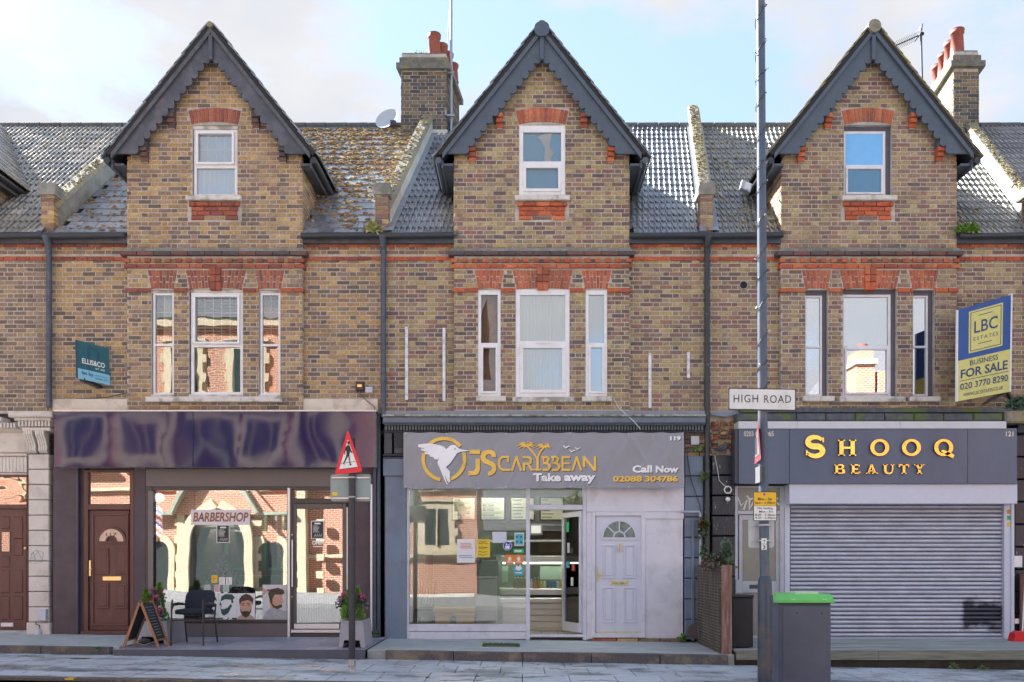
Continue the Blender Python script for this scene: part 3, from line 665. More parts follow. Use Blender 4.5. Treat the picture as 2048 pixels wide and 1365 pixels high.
def win_a(root, mw, s1, s2, aw, BY):
    w_ = window(root, aw[0]+.01, aw[1]-.01, aw[2], aw[3]-.06, BY+.05, None, .45, .05, up=True, lo=False, bars=(4, 2, False), glass=GU, tilt=1, cur=None, lab='attic window with its barred top sash tilted open')
    curtain(w_, aw[0]+.05, aw[0]+.36, aw[2]+.04, aw[2]+.56, BY+.17, waves=4); curtain(w_, aw[0]+.34, aw[1]-.04, aw[2]+.04, aw[2]+.56, BY+.19, waves=5, amp=.01)
    blind_or_reflection(w_, aw[0]+.03, aw[1]-.03, aw[2]+.6, aw[3]-.05, BY+.25, M('pale_blue_blind', (.42, .52, .66), rough=.8, var=.06))
    one('window_head', STONEW, lambda m: m.box(aw[0], aw[1], BY+.04, BY+.15, aw[3]-.055, aw[3]+.05), root)
    w_ = window(root, mw[0]+.02, mw[1]-.01, mw[2]+.05, mw[3]-.05, BY+.05, None, .48, .05, up=True, lo=False, bars=(5, 3, False), glass=GU2, tilt=1, cur=None, lab='middle window with a barred top sash and a green lower pane')
    zt = mw[2]+.5*(mw[3]-mw[2])
    bl = MB()
    for i in range(16): z_ = zt+.05+i*.052; bl.obox(((mw[0]+mw[1])/2, BY+.2, z_), ((mw[1]-mw[0])/2-.06, 0, 0), (0, .018, .012), (0, .0006, .001))
    bl.build('venetian_blind', M('cream_blind', (.74, .72, .66), rough=.6, var=.05), w_)
    blind_or_reflection(w_, mw[0]+.05, mw[1]-.05, mw[2]+.08, zt, BY+.32, M('green_board', (.035, .16, .095), rough=.7, var=.4, scale=5))
    curtain(w_, mw[0]+.07, mw[0]+.24, mw[2]+.08, zt-.02, BY+.2, waves=3, mat=M('cream_curtain', (.62, .55, .38), rough=.9)); curtain(w_, mw[0]+.55, mw[0]+.72, mw[2]+.08, zt-.02, BY+.2, waves=3, mat=MATS['cream_curtain'])
    for q, cm in ((s1, MATS['cream_curtain']), (s2, M('terracotta_blind', (.60, .27, .15), rough=.9, var=.15, scale=4))):  # right sheet: reflected orange brick put into its colour
        w_ = window(root, q[0]+.01, q[1]-.01, q[2]+.03, q[3]-.04, BY+.05, None, .49, .038, up=False, lo=False, bars=(2, 3, False), glass=GU2, cur=None)
        if q is s1: curtain(w_, q[0]+.12, q[0]+.26, q[2]+.05, q[3]-.06, BY+.2, waves=2, mat=cm)
        else: blind_or_reflection(w_, q[0]+.03, q[1]-.03, q[2]+.05, q[3]-.25, BY+.16, cm)
        one('window_head', STONEW, lambda m: m.box(q[0], q[1], BY+.045, BY+.15, q[3]-.038, q[3]+.03), root)
        one('sill_board', STONEW, lambda m: m.box(q[0], q[1], BY+.0, BY+.06, q[2]-.04, q[2]+.028), root)
    one('window_head', STONEW, lambda m: m.box(mw[0], mw[1], BY+.045, BY+.15, mw[3]-.048, mw[3]+.04), root)
    one('sill_board', STONEW, lambda m: m.box(mw[0], mw[1], BY-.0, BY+.06, mw[2]-.04, mw[2]+.048), root)
def win_b(root, mw, s1, s2, aw, BY):
    w_ = window(root, aw[0], aw[1], aw[2]+.005, aw[3], BY+.015, None, .46, .07, up=False, lo=True, glass=GB, cur=None, head=.05, lab='attic window with a knotted white curtain')
    blind_or_reflection(w_, aw[0]+.03, aw[1]-.03, aw[2]+.05, aw[3]-.05, BY+.095, BLUESKY)
    xc = (aw[0]+aw[1])/2+.06; zt = aw[3]-.14; kn = MB()
    kn.loft([(xc-.02, BY+.13, zt), (xc+.01, BY+.13, zt-.10), (xc+.03, BY+.13, zt-.22), (xc+.06, BY+.13, zt-.32), (xc+.03, BY+.13, zt-.40), (xc+.03, BY+.13, zt-.54)], [.15, .085, .045, .085, .055, .095], n=14, cap=False); kn.v = [(v[0], BY+.072+(v[1]-BY-.13)*.15, v[2]) for v in kn.v]
    kn.build('curtain', CURT, w_)
    w_ = window(root, mw[0], mw[1], mw[2], mw[3], BY+.015, None, .5, .075, up=False, lo=True, glass=GLASS('pale_glass', .30, wave=.003, wscale=2), cur=None, head=.03, lab='wide middle window behind a sheer curtain')
    curtain(w_, mw[0]+.05, mw[1]-.05, mw[2]+.05, mw[3]-.05, BY+.14, waves=15, mat=NETM, amp=.014)
    for q in (s1, s2):
        w_ = window(root, q[0], q[1], q[2], q[3], BY+.015, None, .49, .05, up=False, lo=True, glass=GB if q is s1 else MATS['pale_glass'], cur=None, head=.03)
        blind_or_reflection(w_, q[0]+.03, q[1]-.03, q[2]+.05, q[3]-.05, BY+.2, M('aqua_blind', (.40, .66, .78), rough=.8, var=.03) if q is s2 else M('brick_blind', (.52, .26, .16), rough=.8, var=.25, scale=7))  # left sheet: reflected red brick put into its colour
    one('trickle_vent', GREYW, lambda m: (m.box(aw[0]+.32, aw[0]+.58, BY-.0, BY+.02, (aw[2]+aw[3])/2-.085, (aw[2]+aw[3])/2-.075), m.box(mw[0]+.34, mw[0]+.62, BY-.0, BY+.02, (mw[2]+mw[3])/2-.005, (mw[2]+mw[3])/2+.005)), root)
def win_c(root, mw, s1, s2, aw, BY):
    w_ = window(root, aw[0]+.01, aw[1]-.08, aw[2]+.01, aw[3]-.07, BY+.08, None, .47, .045, up=False, lo=True, glass=GB, frame_m=GREYW, cur=None, lab='attic window over plain blue blinds')
    blind_or_reflection(w_, aw[0]+.03, aw[1]-.1, aw[2]+.05, aw[3]-.1, BY+.095, BLUESKY)
    one('window_head', DKFR, lambda m: (m.box(aw[0], aw[1]-.08, BY+.08, BY+.15, aw[3]-.068, aw[3]+.04), m.box(aw[1]-.078, aw[1], BY+.08, BY+.15, aw[2], aw[3]+.04)), root)
    w_ = window(root, mw[0]+.01, mw[1]-.07, mw[2]+.02, mw[3]-.07, BY+.09, None, .49, .045, up=False, lo=True, glass=GLASS('mirror_glass', .62, wave=.0012, wscale=1.2), frame_m=GREYW, cur=None, lab='wide middle window with clear panes')
    blind_or_reflection(w_, mw[0]+.05, mw[1]-.1, mw[2]+.05, mw[3]-.1, BY+.5, M('pale_blue_blind2', (.40, .50, .62), rough=.8, var=.05))
    one('window_head', DKFR, lambda m: (m.box(mw[0], mw[1]-.07, BY+.08, BY+.15, mw[3]-.068, mw[3]+.04), m.box(mw[1]-.068, mw[1], BY+.08, BY+.15, mw[2], mw[3]+.04)), root)
    for q in (s1, s2):
        w_ = window(root, q[0]+.01, q[1]-.07, q[2]+.02, q[3]-.07, BY+.09, None, .49, .035, up=False, lo=False, glass=MATS['mirror_glass'], frame_m=GREYW, cur=None)
        blind_or_reflection(w_, q[0]+.03, q[1]-.09, q[2]+.05, q[3]-.1, BY+.5, MATS['pale_blue_blind2'])
        one('window_head', DKFR, lambda m: (m.box(q[0], q[1]-.07, BY+.08, BY+.15, q[3]-.068, q[3]+.04), m.box(q[1]-.068, q[1], BY+.08, BY+.15, q[2], q[3]+.04)), root)
def pal_a(u, z):
    # the left half of the flank is warm tan, the bay has grown darker and browner, with a plum patch beside the attic window
    if u < X(105): return 'brown'
    d = random.random()
    if X(480) < u < X(560) and Z(460) < z < Z(270): return 'rose' if d < .6 else 'tan'
    if X(255) < u < X(605) and z < Z(590): return 'brown' if d < .5 else 'tan'
    return 'brown' if d < .22 else 'tan'
def pal_c(u, z): return 'rose' if random.random() < .55 else 'plum'
rollg = [(.18, .20, .225), (.15, .165, .19), (.23, .25, .275)]
cfgs = [
 dict(name='z', c=-223, l=-557, r=98, pal='brown', red='redold', kind='roll', tiles=[(0.289, 0.264, 0.221), (0.221, 0.212, 0.196), (0.340, 0.306, 0.255)], moss=900, mossf=lambda x, y: True, mossc=[(.30, .24, .08), (.38, .33, .17), (.2, .2, .1)], dp=-557, bm=OLDBLUE, rm=LICHEN, corb='dark', nb=120, sills=[], detail=True, windows=lambda *a: None,
      label='brick terraced house mostly cut off by the left edge of the picture'),
 dict(name='a', c=434, l=98, r=765, pal='tan', palf=pal_a, red='redold', kind='slate', tiles=[(0.221, 0.246, 0.281), (0.170, 0.196, 0.230), (0.272, 0.289, 0.315), (0.204, 0.204, 0.221)], moss=12000, aw=(-45, 45),
      mossf=lambda x, y: (x > X(604)*(D+y)/D and random.random() < min(.95, .10+.32*(y+.1)+.3*sin(x*5+y*4)*sin(x*2.3-y*3))) or (x < X(300) and random.random() < .14), mossc=[(.34, .19, .06), (.40, .24, .09), (.22, .17, .07), (.52, .44, .28), (.26, .13, .05), (.16, .13, .08)],
      dp=98, bm=OLDBLUE, rm=LICHEN, corb='dark', rr=.05, sills=[(290, 562, 793, 804)], windows=win_a, vm=M('verge_stone', (.10, .105, .12), rough=.8, var=.3, scale=9),
      label='tan brick terraced house over the barber shop, with mossy slates and a weathered gable board'),
 dict(name='b', c=1083, l=765, r=1412, pal='plum', red='red', kind='roll', tiles=rollg, moss=120, mossf=lambda x, y: x < X(900), mossc=[(.4, .38, .3)], dp=767, dpb=832, bm=SLATEBLUE, rm=SLATEBLUE, gtm=TILEM, parm=CREAMR,
      sills=[(952, 1012, 792, 803), (1025, 1149, 794, 804), (1164, 1224, 793, 803)], windows=win_b, top='dark',
      label='brick terraced house over the takeaway, with clean grey roof tiles and slate blue gable boards'),
 dict(name='c', c=1733, l=1412, r=2067, pal='rose', palf=pal_c, red='red', kind='roll', tiles=[(0.170, 0.156, 0.136), (0.221, 0.204, 0.170), (0.145, 0.136, 0.122)], moss=1500, mossf=lambda x, y: random.random() < .5, mossc=[(.20, .19, .07), (.32, .28, .12), (.12, .13, .06)], aw=(-50, 46),
      dp=1414, dpb=1280, dpm=M('black_iron_paint', (.03, .04, .05), rough=.35, var=.2, dirt=(.4, .4, .4), dscale=14, damt=.5, dlo=.6, dhi=.66), bm=SLATEBLUE, rm=LICHEN, rr=.11, vm=SLATEBLUE, gtm=LICHEN,
      sills=[(1606, 1670, 792, 803), (1681, 1812, 793, 804), (1820, 1882, 793, 803)], windows=win_c,
      label='plum brick terraced house over the shuttered beauty salon, with brown mossy pantiles'),
 dict(name='y', c=2385, l=2067, r=2722, pal='plum', red='red', kind='roll', tiles=[(0.272, 0.255, 0.238), (0.204, 0.187, 0.170)], moss=0, mossf=None, mossc=None, dp=2067, bm=SLATEBLUE, rm=LICHEN, parm=CREAMR, sills=[], windows=lambda *a: None, detail=False,
      label='brick terraced house beyond the last parapet at the right edge'),
]
HS = {}
for cf in cfgs: HS[cf['name']] = house(cf)
ra, rb, rc, rz, ry = (HS[k][0] for k in 'abczy')

# ---------------------------------------------------------------- chimneys
def chimney(root, x0, x1, yf, yb_, zb, zt, pal, sideL, sideR, pots, cap='stack', name='chimney'):
    sk = SK*(yb_-yf)
    ch = one(name, mortarM, lambda m: m.add([(x0+.01, yf+.01, zb), (x1-.01, yf+.01, zb), (x1+sk-.01, yb_, zb), (x0+sk+.01, yb_, zb), (x0+.01, yf+.01, zt), (x1-.01, yf+.01, zt), (x1+sk-.01, yb_, zt), (x0+sk+.01, yb_, zt)], [(0, 3, 2, 1), (4, 5, 6, 7), (0, 1, 5, 4), (1, 2, 6, 5), (2, 3, 7, 6), (3, 0, 4, 7)]), root)
    n = 0
    for u0, u1, zc in courses(zb, zt-.36, lambda z: (x0, x1)):
        mb = MB(); mb.add([((u0+u1)/2+v[0], yf+v[1], zc+v[2]) for v in brick_vs(u1-u0, .064, .1)], BF, pc(pal)); mb.build('brick', brickM, ch)
    st = MB(); Lr = sqrt((yb_-yf)**2+sk*sk); dv = Vector((sk, yb_-yf, 0)).normalized()
    for s_, sx, pl in ((-1, x0, sideL), (1, x1, sideR)):
        nv = Vector((s_, 0, 0))
        for u0, u1, zc in courses(zb, zt-.36, lambda z: (0, Lr)):
            vs = brick_vs(u1-u0, .064, .05); st.add([Vector((sx, yf, 0))+dv*((u0+u1)/2+(v[0] if s_ > 0 else -v[0]))+nv*(.004-v[1])+Vector((0, 0, zc+v[2])) for v in vs], BF, pc(pl))
    st.build('brickwork', brickM, ch, kind='stuff')
    capm = M('sooty_stone', (.17, .17, .15), rough=.95, var=.35, scale=9, bump=.6, dirt=(.28, .25, .12), dscale=4, damt=.6)
    for i, (o_, a, b) in enumerate(((.09, -.35, -.23), (.03, -.228, -.09), (-.02, -.088, .03))):
        mb = MB(); mb.add([(x0-o_, yf-o_, zt+a), (x1+o_, yf-o_, zt+a), (x1+sk+o_, yb_+o_, zt+a), (x0+sk-o_, yb_+o_, zt+a), (x0-o_, yf-o_, zt+b), (x1+o_, yf-o_, zt+b), (x1+sk+o_, yb_+o_, zt+b), (x0+sk-o_, yb_+o_, zt+b)], [(0, 3, 2, 1), (4, 5, 6, 7), (0, 1, 5, 4), (1, 2, 6, 5), (2, 3, 7, 6), (3, 0, 4, 7)]); mb.build('chimney_cap', capm, ch)
    for (px_, py_, h) in pots:
        mb = MB(); b = zt+.02; r = .125
        mb.loft([(px_, py_, b), (px_, py_, b+h*.12), (px_, py_, b+h*.85), (px_, py_, b+h*.87), (px_, py_, b+h*.90), (px_, py_, b+h*.97), (px_, py_, b+h), (px_, py_, b+h*.96)], [r*1.15, r*1.1, r*.92, r*1.12, r*1.0, r*1.16, r*1.12, r*.8], n=16); mb.build('chimney_pot', POTM, ch)
    return ch
y1 = 3.2; k1 = (D+y1)/FOC
cx0, cx1 = (802-VX)*k1, (893-VX)*k1; zt = CZ+(VY-108)*k1
chimney(rb, cx0, cx1, y1, y1+1.3, 9.3, zt, 'stack', 'stack', 'stack', [((864-VX)*k1+.02, y1+.3, .56), ((866-VX)*k1+.12, y1+.62, .52), ((868-VX)*k1+.2, y1+.9, .5), ((869-VX)*k1+.28, y1+1.15, .4), ((834-VX)*k1, y1+.4, .08)])
y3 = 2.8; k3 = (D+y3)/FOC
c0, c1 = (1907-VX)*k3, (1958-VX)*k3; zt3 = CZ+(VY-103)*k3
chimney(ry, c0, c1, y3, y3+1.7, 9.2, zt3, 'stack', 'church' and 'lime', 'stack', []) if False else None
PAL['lime'] = [(.55, .52, .43), (.48, .45, .36), (.60, .57, .48), (.35, .31, .24)]  # paler bricks for the left side: sunlight put into the colour
chimney(ry, c0, c1, y3, y3+1.7, 9.2, zt3, 'stack', 'lime', 'stack', [(c0+.20, y3+.25, .56), (c0+.26, y3+.65, .54), (c0+.32, y3+1.05, .52), (c0+.38, y3+1.45, .50)])
# cream flashing at the first stack
one('chimney_flashing', CREAMR, lambda m: m.box(cx0+.55, cx1+.02, y1-.05, y1-.01, 9.75, Z(262, y1)), rb)
# mast and aerials
mast = thing('aerial_mast', 'tall thin grey mast strapped to the side of the left chimney stack', 'mast', (cx1+.09, y1+.1, 9.9))
STEEL = M('galvanised_steel', (.36, .39, .43), rough=.4, metal=.6, var=.1)
one('pole', STEEL, lambda m: m.loft([(cx1+.09, y1+.1, 9.85), (cx1+.09, y1+.1, 13.8)], .028, n=8), mast)
for pyb in (142, 228): one('bracket', STEEL, lambda m: (m.box(cx1-.10, cx1+.16, y1+.03, y1+.06, Z(pyb+3, y1), Z(pyb-1, y1)), m.box(cx1-.03, cx1, y1-.05, y1+.03, Z(pyb+5, y1), Z(pyb-5, y1))), mast)
tag(one('wire', BLACKP, lambda m: m.loft([(cx1-.02, y1+.9, 13.4), (cx1-.06, y1+.9, 12.6)], .006, n=4)), 'loose black wire rising beside the first chimney pots', 'wire')
ALU = M('aerial_metal', (.08, .085, .10), rough=.5, metal=.3, var=.1)
def yagi(m, p, d, Ln, n, sz):
    p = Vector(p); d = Vector(d).normalized(); s = d.cross(Vector((0, 0, 1))).normalized(); m.loft([p, p+d*Ln], .012, n=5)
    for i in range(n):
        q = p+d*Ln*(i+.5)/n; m.loft([q-s*sz, q+s*sz], .005, n=4)
an = thing('tv_aerial', 'small television aerial lying low on the left chimney stack', 'aerial', (X(838, y1), y1+.4, zt+.05))
one('boom', ALU, lambda m: (yagi(m, (X(825, y1), y1+.3, zt+.2), (1, .3, -.12), .42, 6, .12), m.loft([(X(838, y1), y1+.36, zt), (X(838, y1), y1+.36, zt+.25)], .012, n=5)), an)
an = thing('tv_aerial', 'black television aerial on a thin pole behind the right hand gable', 'aerial', (X(1846, 1.5), 1.5, 8.8))
one('pole', ALU, lambda m: m.loft([(X(1849, 1.5), 1.5, 8.6), (X(1842, 1.5), 1.5, Z(66, 1.5))], .018, n=6), an)
def ya(m):
    a = Vector((X(1784, 1.2), 1.2, Z(95, 1.2))); b = Vector((X(1845, 1.5), 1.5, Z(68, 1.5))); m.loft([a, b], .014, n=5)
    for i in range(11): q = a+(b-a)*(i+.3)/12; m.loft([q-Vector((.03, -.12, .05)), q+Vector((.03, -.12, .05))], .006, n=4)
    for s_ in (-1, 1): m.obox(b-Vector((.07, 0, -.02)), (.015, .01, .01), (.0, .12, 0), (.02, 0, .10*1)); m.sphere(b, .035, 6, 4)
one('array', ALU, ya, an)
# satellite dish
dish = thing('satellite_dish', 'round white satellite dish on the mossy roof beside the chimney', 'satellite dish', (X(778, 3.3), 3.3, 10.2))
def df(m):
    c = Vector((X(775, 3.4), 3.4, Z(240, 3.4))); n_ = Vector((-.25, -.75, .35)).normalized(); a = n_.cross(Vector((0, 0, 1))).normalized(); b = a.cross(n_); vs = []; R_ = .26
    for i in range(6):
        r = R_*i/5
        for k in range(20): t = 2*pi*k/20; vs.append(c+(a*cos(t)+b*sin(t)*1.05)*r+n_*(r*r*.55))
    m.add(vs, [(i*20+k, i*20+(k+1) % 20, (i+1)*20+(k+1) % 20, (i+1)*20+k) for i in range(5) for k in range(20)], None, True)
one('reflector', M('dish_grey', (.50, .54, .58), rough=.5, var=.08), df, dish)
one('feed_arm', BLACKP, lambda m: (m.loft([(X(790, 3.3), 3.2, Z(262, 3.3)), (X(784, 3.3), 2.95, Z(252, 3.0))], .012, n=5), m.box(X(782, 3.0), X(793, 3.0), 2.9, 3.0, Z(252, 2.95), Z(243, 2.95))), dish)
one('bracket', STEEL, lambda m: m.loft([(X(775, 3.4), 3.45, Z(240, 3.4)), (X(777, 3.4), 3.3, 10.1)], .02, n=6), dish)

# gum and stains on the paving
gm = MB()
for _ in range(260):
    x, y = random.uniform(-9, 8.5), random.uniform(-4.3, -2.1); r = random.uniform(.012, .026); n = 7
    gm.add([(x+r*cos(2*pi*k/n)*random.uniform(.8, 1.2), y+r*sin(2*pi*k/n), pz(x)+.0045) for k in range(n)], [tuple(range(n))], random.choice([(.12, .12, .12), (.55, .55, .53), (.2, .2, .2)]))
for _ in range(60):
    x, y = random.uniform(-9, 8.5), random.choice([random.uniform(-4.3, -2.1), random.uniform(-2.25, -2.12), random.uniform(-2.25, -2.12)]); d = Vector((random.gauss(0, 1), random.gauss(0, 1), .1)).normalized()*.03; e = Vector((-d.y, d.x, .01))*.5; p = Vector((x, y, pz(x)+.008)); gm.add([p-d, p+e, p+d, p-e], [(0, 1, 2, 3)], random.choice([(.3, .16, .06), (.4, .28, .1), (.18, .1, .05)]))
gm.build('gum_and_leaves', MOSSM, pave, kind='stuff')
# ---------------------------------------------------------------- ground floor, house 0 (cream shopfront with a brown door)
STUCCO = M('stucco_paint', (.66, .61, .56), rough=.75, var=.08, scale=6, bump=.12, dirt=(.36, .31, .28), dscale=3, damt=.5)
BROWN = M('brown_door_paint', (.12, .048, .042), rough=.42, var=.22, scale=5, bump=.05, stretch=(1, 1, .3))
BRASS = M('brass', (.85, .66, .30), rough=.35, metal=.9, var=.08)
ALUM = M('brushed_aluminium', (.62, .65, .70), rough=.3, metal=.7, var=.05)
GS = GLASS('shop_glass', .24, wave=.0014, wscale=1.2); GD = GLASS('door_glass', .08, wave=.001); GJ = GLASS('takeaway_glass', .07, wave=.0012, wscale=1.2)
def P(name, mat, args, parent, c=.006, label=None):
    mb = MB()
    for a in (args if isinstance(args[0], (list, tuple)) else [args]): pcbox(mb, *a, c=c)
    return mb.build(name, mat, parent, label=label)
P('stall_wall', STUCCO, (-440, 56, 845, 1282, .10, .30), rz)
one('shop_cornice', STUCCO, lambda m: (m.cbox(X(-440), X(15), -.18, .1, Z(845), Z(838)), m.cbox(X(15, -.3), X(103, -.3), -.30, 0, Z(834, -.3), Z(822, -.3), .02), m.cbox(X(27, -.24), X(101, -.24), -.24, 0, Z(841, -.24), Z(834.5, -.24), .02), m.cbox(X(44, -.18), X(100, -.18), -.18, 0, Z(862, -.18), Z(855, -.18), .01)), rz)
for i in range(10): P('dentil', STUCCO, (36+i*6.6, 40+i*6.6, 842, 853, -.2, 0), rz, .003)
for i in range(5): P('dentil', STUCCO, (0+i*6.6, 4+i*6.6, 846, 856, -.12, 0), rz, .003)
P('capital_block', STUCCO, (40, 101, 842, 854, -.12, .05), rz)
def console(m):
    for a in (53, 76):
        m.prism([(0, 0), (1, 0)], 0, 1) if False else None
        for i in range(4):
            xa = X(a+i*4.6, -.1); pr = [(-.02, Z(864)), (-.20, Z(864)), (-.20, Z(872)), (-.14, Z(882)), (-.09, Z(895)), (-.10, Z(903)), (-.05, Z(908)), (-.02, Z(908))]
            vs = [(xa, p[0], p[1]) for p in pr]+[(xa+.032, p[0], p[1]) for p in pr]; n = len(pr)
            m.add(vs, [tuple(range(n))[::-1], tuple(range(n, 2*n))]+[(k, (k+1) % n, (k+1) % n+n, k+n) for k in range(n)])
one('console_bracket', STUCCO, console, rz)
for i in range(11): P('pilaster_block', STUCCO, (56.5, 97.5, 909+i*30.6, 909+i*30.6+29.2, -.07, .1), rz, .012)
P('pilaster_plinth', STUCCO, (52, 99, 1246, 1282, -.11, .1), rz, .015)
P('frieze_panel', STUCCO, [(-440, 54, 866, 905, .06, .12), (-440, 54, 908, 912, .03, .12), (-440, 54, 950-3, 950, .03, .12)], rz)
for i in range(12): P('matchboard', STUCCO, (-30+i*7, -30+i*7+6.4, 914, 945, .06, .1), rz, .003)
dz_ = P('front_door', BROWN, (-40, 53, 1018, 1260, .06, .1), rz, label='dark brown panelled door beside the stucco pilaster')
P('transom_frame', BROWN, [(-40, 55, 950, 954, .02, .1), (-40, 55, 1010, 1018, .02, .1), (53, 56, 954, 1262, .03, .1)], rz)
P('transom_pane', GLASS('dull_glass', .25, (.7, .7, .6), wave=.01), (-40, 53, 954, 1010, .05, .055), rz)
P('room', M('dull_interior', (.28, .25, .18), rough=.9, var=.4, scale=3), (-40, 53, 954, 1010, .30, .32), rz)
for a, b in ((2, 19), (27, 45)):
    for t, bt in ((1034, 1058) if a < 10 else (1034, 1078), (1078, 1112) if a > 10 else (1112, 1135), (1140, 1186), (1193, 1240)): P('door_panel', BROWN, (a, b, t, bt, .045, .07), dz_, .012)
P('door_pane', GS, (3, 19, 1064, 1104, .04, .07), dz_); P('letterbox', ALUM, (1, 26, 1246, 1254, .04, .07), dz_)
one('door_knob', BRASS, lambda m: m.sphere((X(50), .01, Z(1097)), .028), dz_)
P('door_step', FORE, (-100, 56, 1262, 1284, -.06, .3), rz)
mbx = thing('meter_box', 'small pale grey meter box on the stucco pilaster at the far left', 'meter box', (X(84), -.1, .4))
P('case', M('box_plastic', (.52, .55, .62), rough=.4, var=.05), (75, 91, 1219, 1242, -.16, -.07), mbx)
one('cable', BLACKP, lambda m: m.loft([(X(80), -.12, Z(1242)), (X(80), -.13, Z(1248)), (X(88), -.13, Z(1250)), (X(86), -.13, Z(1258))], .008, n=5), mbx)
one('lower_case', MATS['box_plastic'], lambda m: m.loft([(X(86), -.15, Z(1256)), (X(86), -.15, Z(1262)), (X(86), -.15, Z(1282))], [.025, .045, .048], n=8), mbx)
one('graffiti', M('pale_blue_ink', (.22, .45, .52), rough=.8), lambda m: [m.loft([(X(a), -.073, Z(b)) for a, b in l_], .004, n=4) for l_ in ([(62, 1128), (70, 1104), (76, 1120), (68, 1118), (84, 1102), (92, 1106), (88, 1126)], [(66, 1110), (78, 1100), (90, 1122), (72, 1128)])], rz)

# ---------------------------------------------------------------- house 1: barber shop
PLUM = M('plum_render', (.085, .062, .075), rough=.6, var=.25, scale=3, bump=.15, bscale=8)
TAUPE = M('taupe_panel', (.14, .125, .13), rough=.4, var=.06, scale=3)
DKB = M('dark_bronze', (.055, .045, .048), rough=.35, var=.1)
one('lintel_band', CREAM, lambda m: (m.cbox(X(104, -.06), X(756, -.06), -.06, .2, Z(822, -.06), Z(798, -.06), .01), m.box(X(104, -.1), X(756, -.1), -.10, .0, Z(826, -.1), Z(822.5, -.1))), ra)
SIGNP = M('purple_acrylic', (.012, .014, .085), rough=.05, var=.12, scale=.6, spec=.5, coat=0, dirt=(.06, .022, .07), dscale=.3, damt=.5, dlo=.45, dhi=.6)
# warped, mirror-like sign face
nt_ = SIGNP.node_tree; bs = [n for n in nt_.nodes if n.type == 'BSDF_PRINCIPLED'][0]
nz_ = N(nt_, 'ShaderNodeTexNoise'); nz_.inputs['Scale'].default_value = 1.1; nz_.inputs['Detail'].default_value = .5; bs.inputs['IOR'].default_value = 1.62; bp_ = N(nt_, 'ShaderNodeBump'); bp_.inputs['Strength'].default_value = 1; bp_.inputs['Distance'].default_value = .012
g_ = N(nt_, 'ShaderNodeNewGeometry'); nt_.links.new(g_.outputs['Position'], nz_.inputs['Vector']); nt_.links.new(nz_.outputs[0], bp_.inputs['Height']); nt_.links.new(bp_.outputs[0], bs.inputs['Normal']); nt_.links.new(bp_.outputs[0], bs.inputs['Coat Normal'])
sgn = thing('shop_sign_box', 'long blank glossy purple sign box over the barber shop', 'sign', (X(430), -.15, 3.4))
yf = -.30
for a, b in ((108, 385.5), (386.5, 752)): P('sign_panel', SIGNP, (a, b, 823, 935, yf, yf+.03), sgn, .003)
P('sign_case', M('cream_metal', (.5, .46, .40), rough=.5, var=.1), (109, 751, 824, 934, yf+.032, -.02), sgn)
P('sign_trim', ALUM, (107, 753, 820.5, 823.2, yf-.01, -.02), sgn, .002)
# framing
for a in ((106, 155, 935, 1276, -.06, .25),): P('pilaster', PLUM, a, ra)
P('pilaster', PLUM, (700, 748, 935, 1276, .0, .25), ra)
P('fascia_panel', TAUPE, (289, 700, 938, 974, -.02, .25), ra)
P('mullion', PLUM, [(155, 168, 935, 1276, -.0, .2), (268, 291, 935, 1270, -.03, .2)], ra)
for a in (159, 759, 751): one('drainpipe', M('dark_blue_pipe', (.05, .065, .09), rough=.35, var=.2), lambda m: m.loft([(X(a), -.07, Z(936 if a < 700 else 830)), (X(a), -.07, Z(1276))], .035 if a > 700 else .025, n=8), ra)
for a, r in ((742.5, .024), (748.5, .016)): one('steel_conduit', ALUM, lambda m: m.loft([(X(a, -.1), -.08, Z(970)), (X(a, -.1), -.08, Z(1262))], r, n=8), ra)
P('door_frame', BROWN, [(167, 176, 940, 1268, -.02, .12), (260, 268, 940, 1268, -.02, .12), (176, 260, 940, 945, -.018, .12), (176, 260, 1009, 1020, -.018, .12), (160, 270, 1262, 1269, -.06, .12)], ra)
P('transom_pane', GS, (176, 260, 945, 1009, .03, .036), ra)
P('room', M('beige_wall', (.45, .36, .28), rough=.9, var=.1), (168, 268, 938, 1020, .6, .62), ra)
fd = P('front_door', BROWN, (178, 259, 1021, 1261, .02, .07), ra, .008, label='brown moulded front door numbered 117')
P('door_moulding', BROWN, [(183, 187, 1027, 1250, -.0, .03), (252, 256, 1027, 1250, -.0, .03), (187, 252, 1027, 1031, -.0, .03), (183, 256, 1247, 1252, -.01, .03)], fd, .004)
def fan(m, cx_, cz_, r0, r1, y0, y1, a0=0, a1=pi, n=14):
    o_ = [(cx_+r1*cos(a0+(a1-a0)*i/n), cz_+r1*sin(a0+(a1-a0)*i/n)) for i in range(n+1)]; i_ = [(cx_+r0*cos(a0+(a1-a0)*i/n), cz_+r0*sin(a0+(a1-a0)*i/n)) for i in range(n+1)]
    for k in range(n): m.prism([o_[k], o_[k+1], i_[k+1], i_[k]], y0, y1)
fc = (X(222.5), Z(1083))
one('fanlight_frame', BROWN, lambda m: (fan(m, *fc, .215, .255, -.01, .03), fan(m, *fc, .07, .10, -.01, .03), m.box(fc[0]-.26, fc[0]+.26, -.012, .03, fc[1]-.03, fc[1]-.0)), fd)
one('fanlight_pane', M('etched_glass', (.70, .52, .40), rough=.2, var=.2, scale=20), lambda m: fan(m, *fc, .10, .215, .005, .02), fd)
one('door_number', DARK, lambda m: ptext(m, '117', 212, 233, 1066, 1073, .0), fd)
for a, b in ((193, 217), (230, 254)):
    for t, bt in ((1097, 1149), (1167, 1218)):
        P('door_panel', BROWN, [(a, b, t, bt, -.005, .03)], fd, .006); P('panel_field', BROWN, (a+4, b-4, t+4, bt-4, -.014, .0), fd, .012)
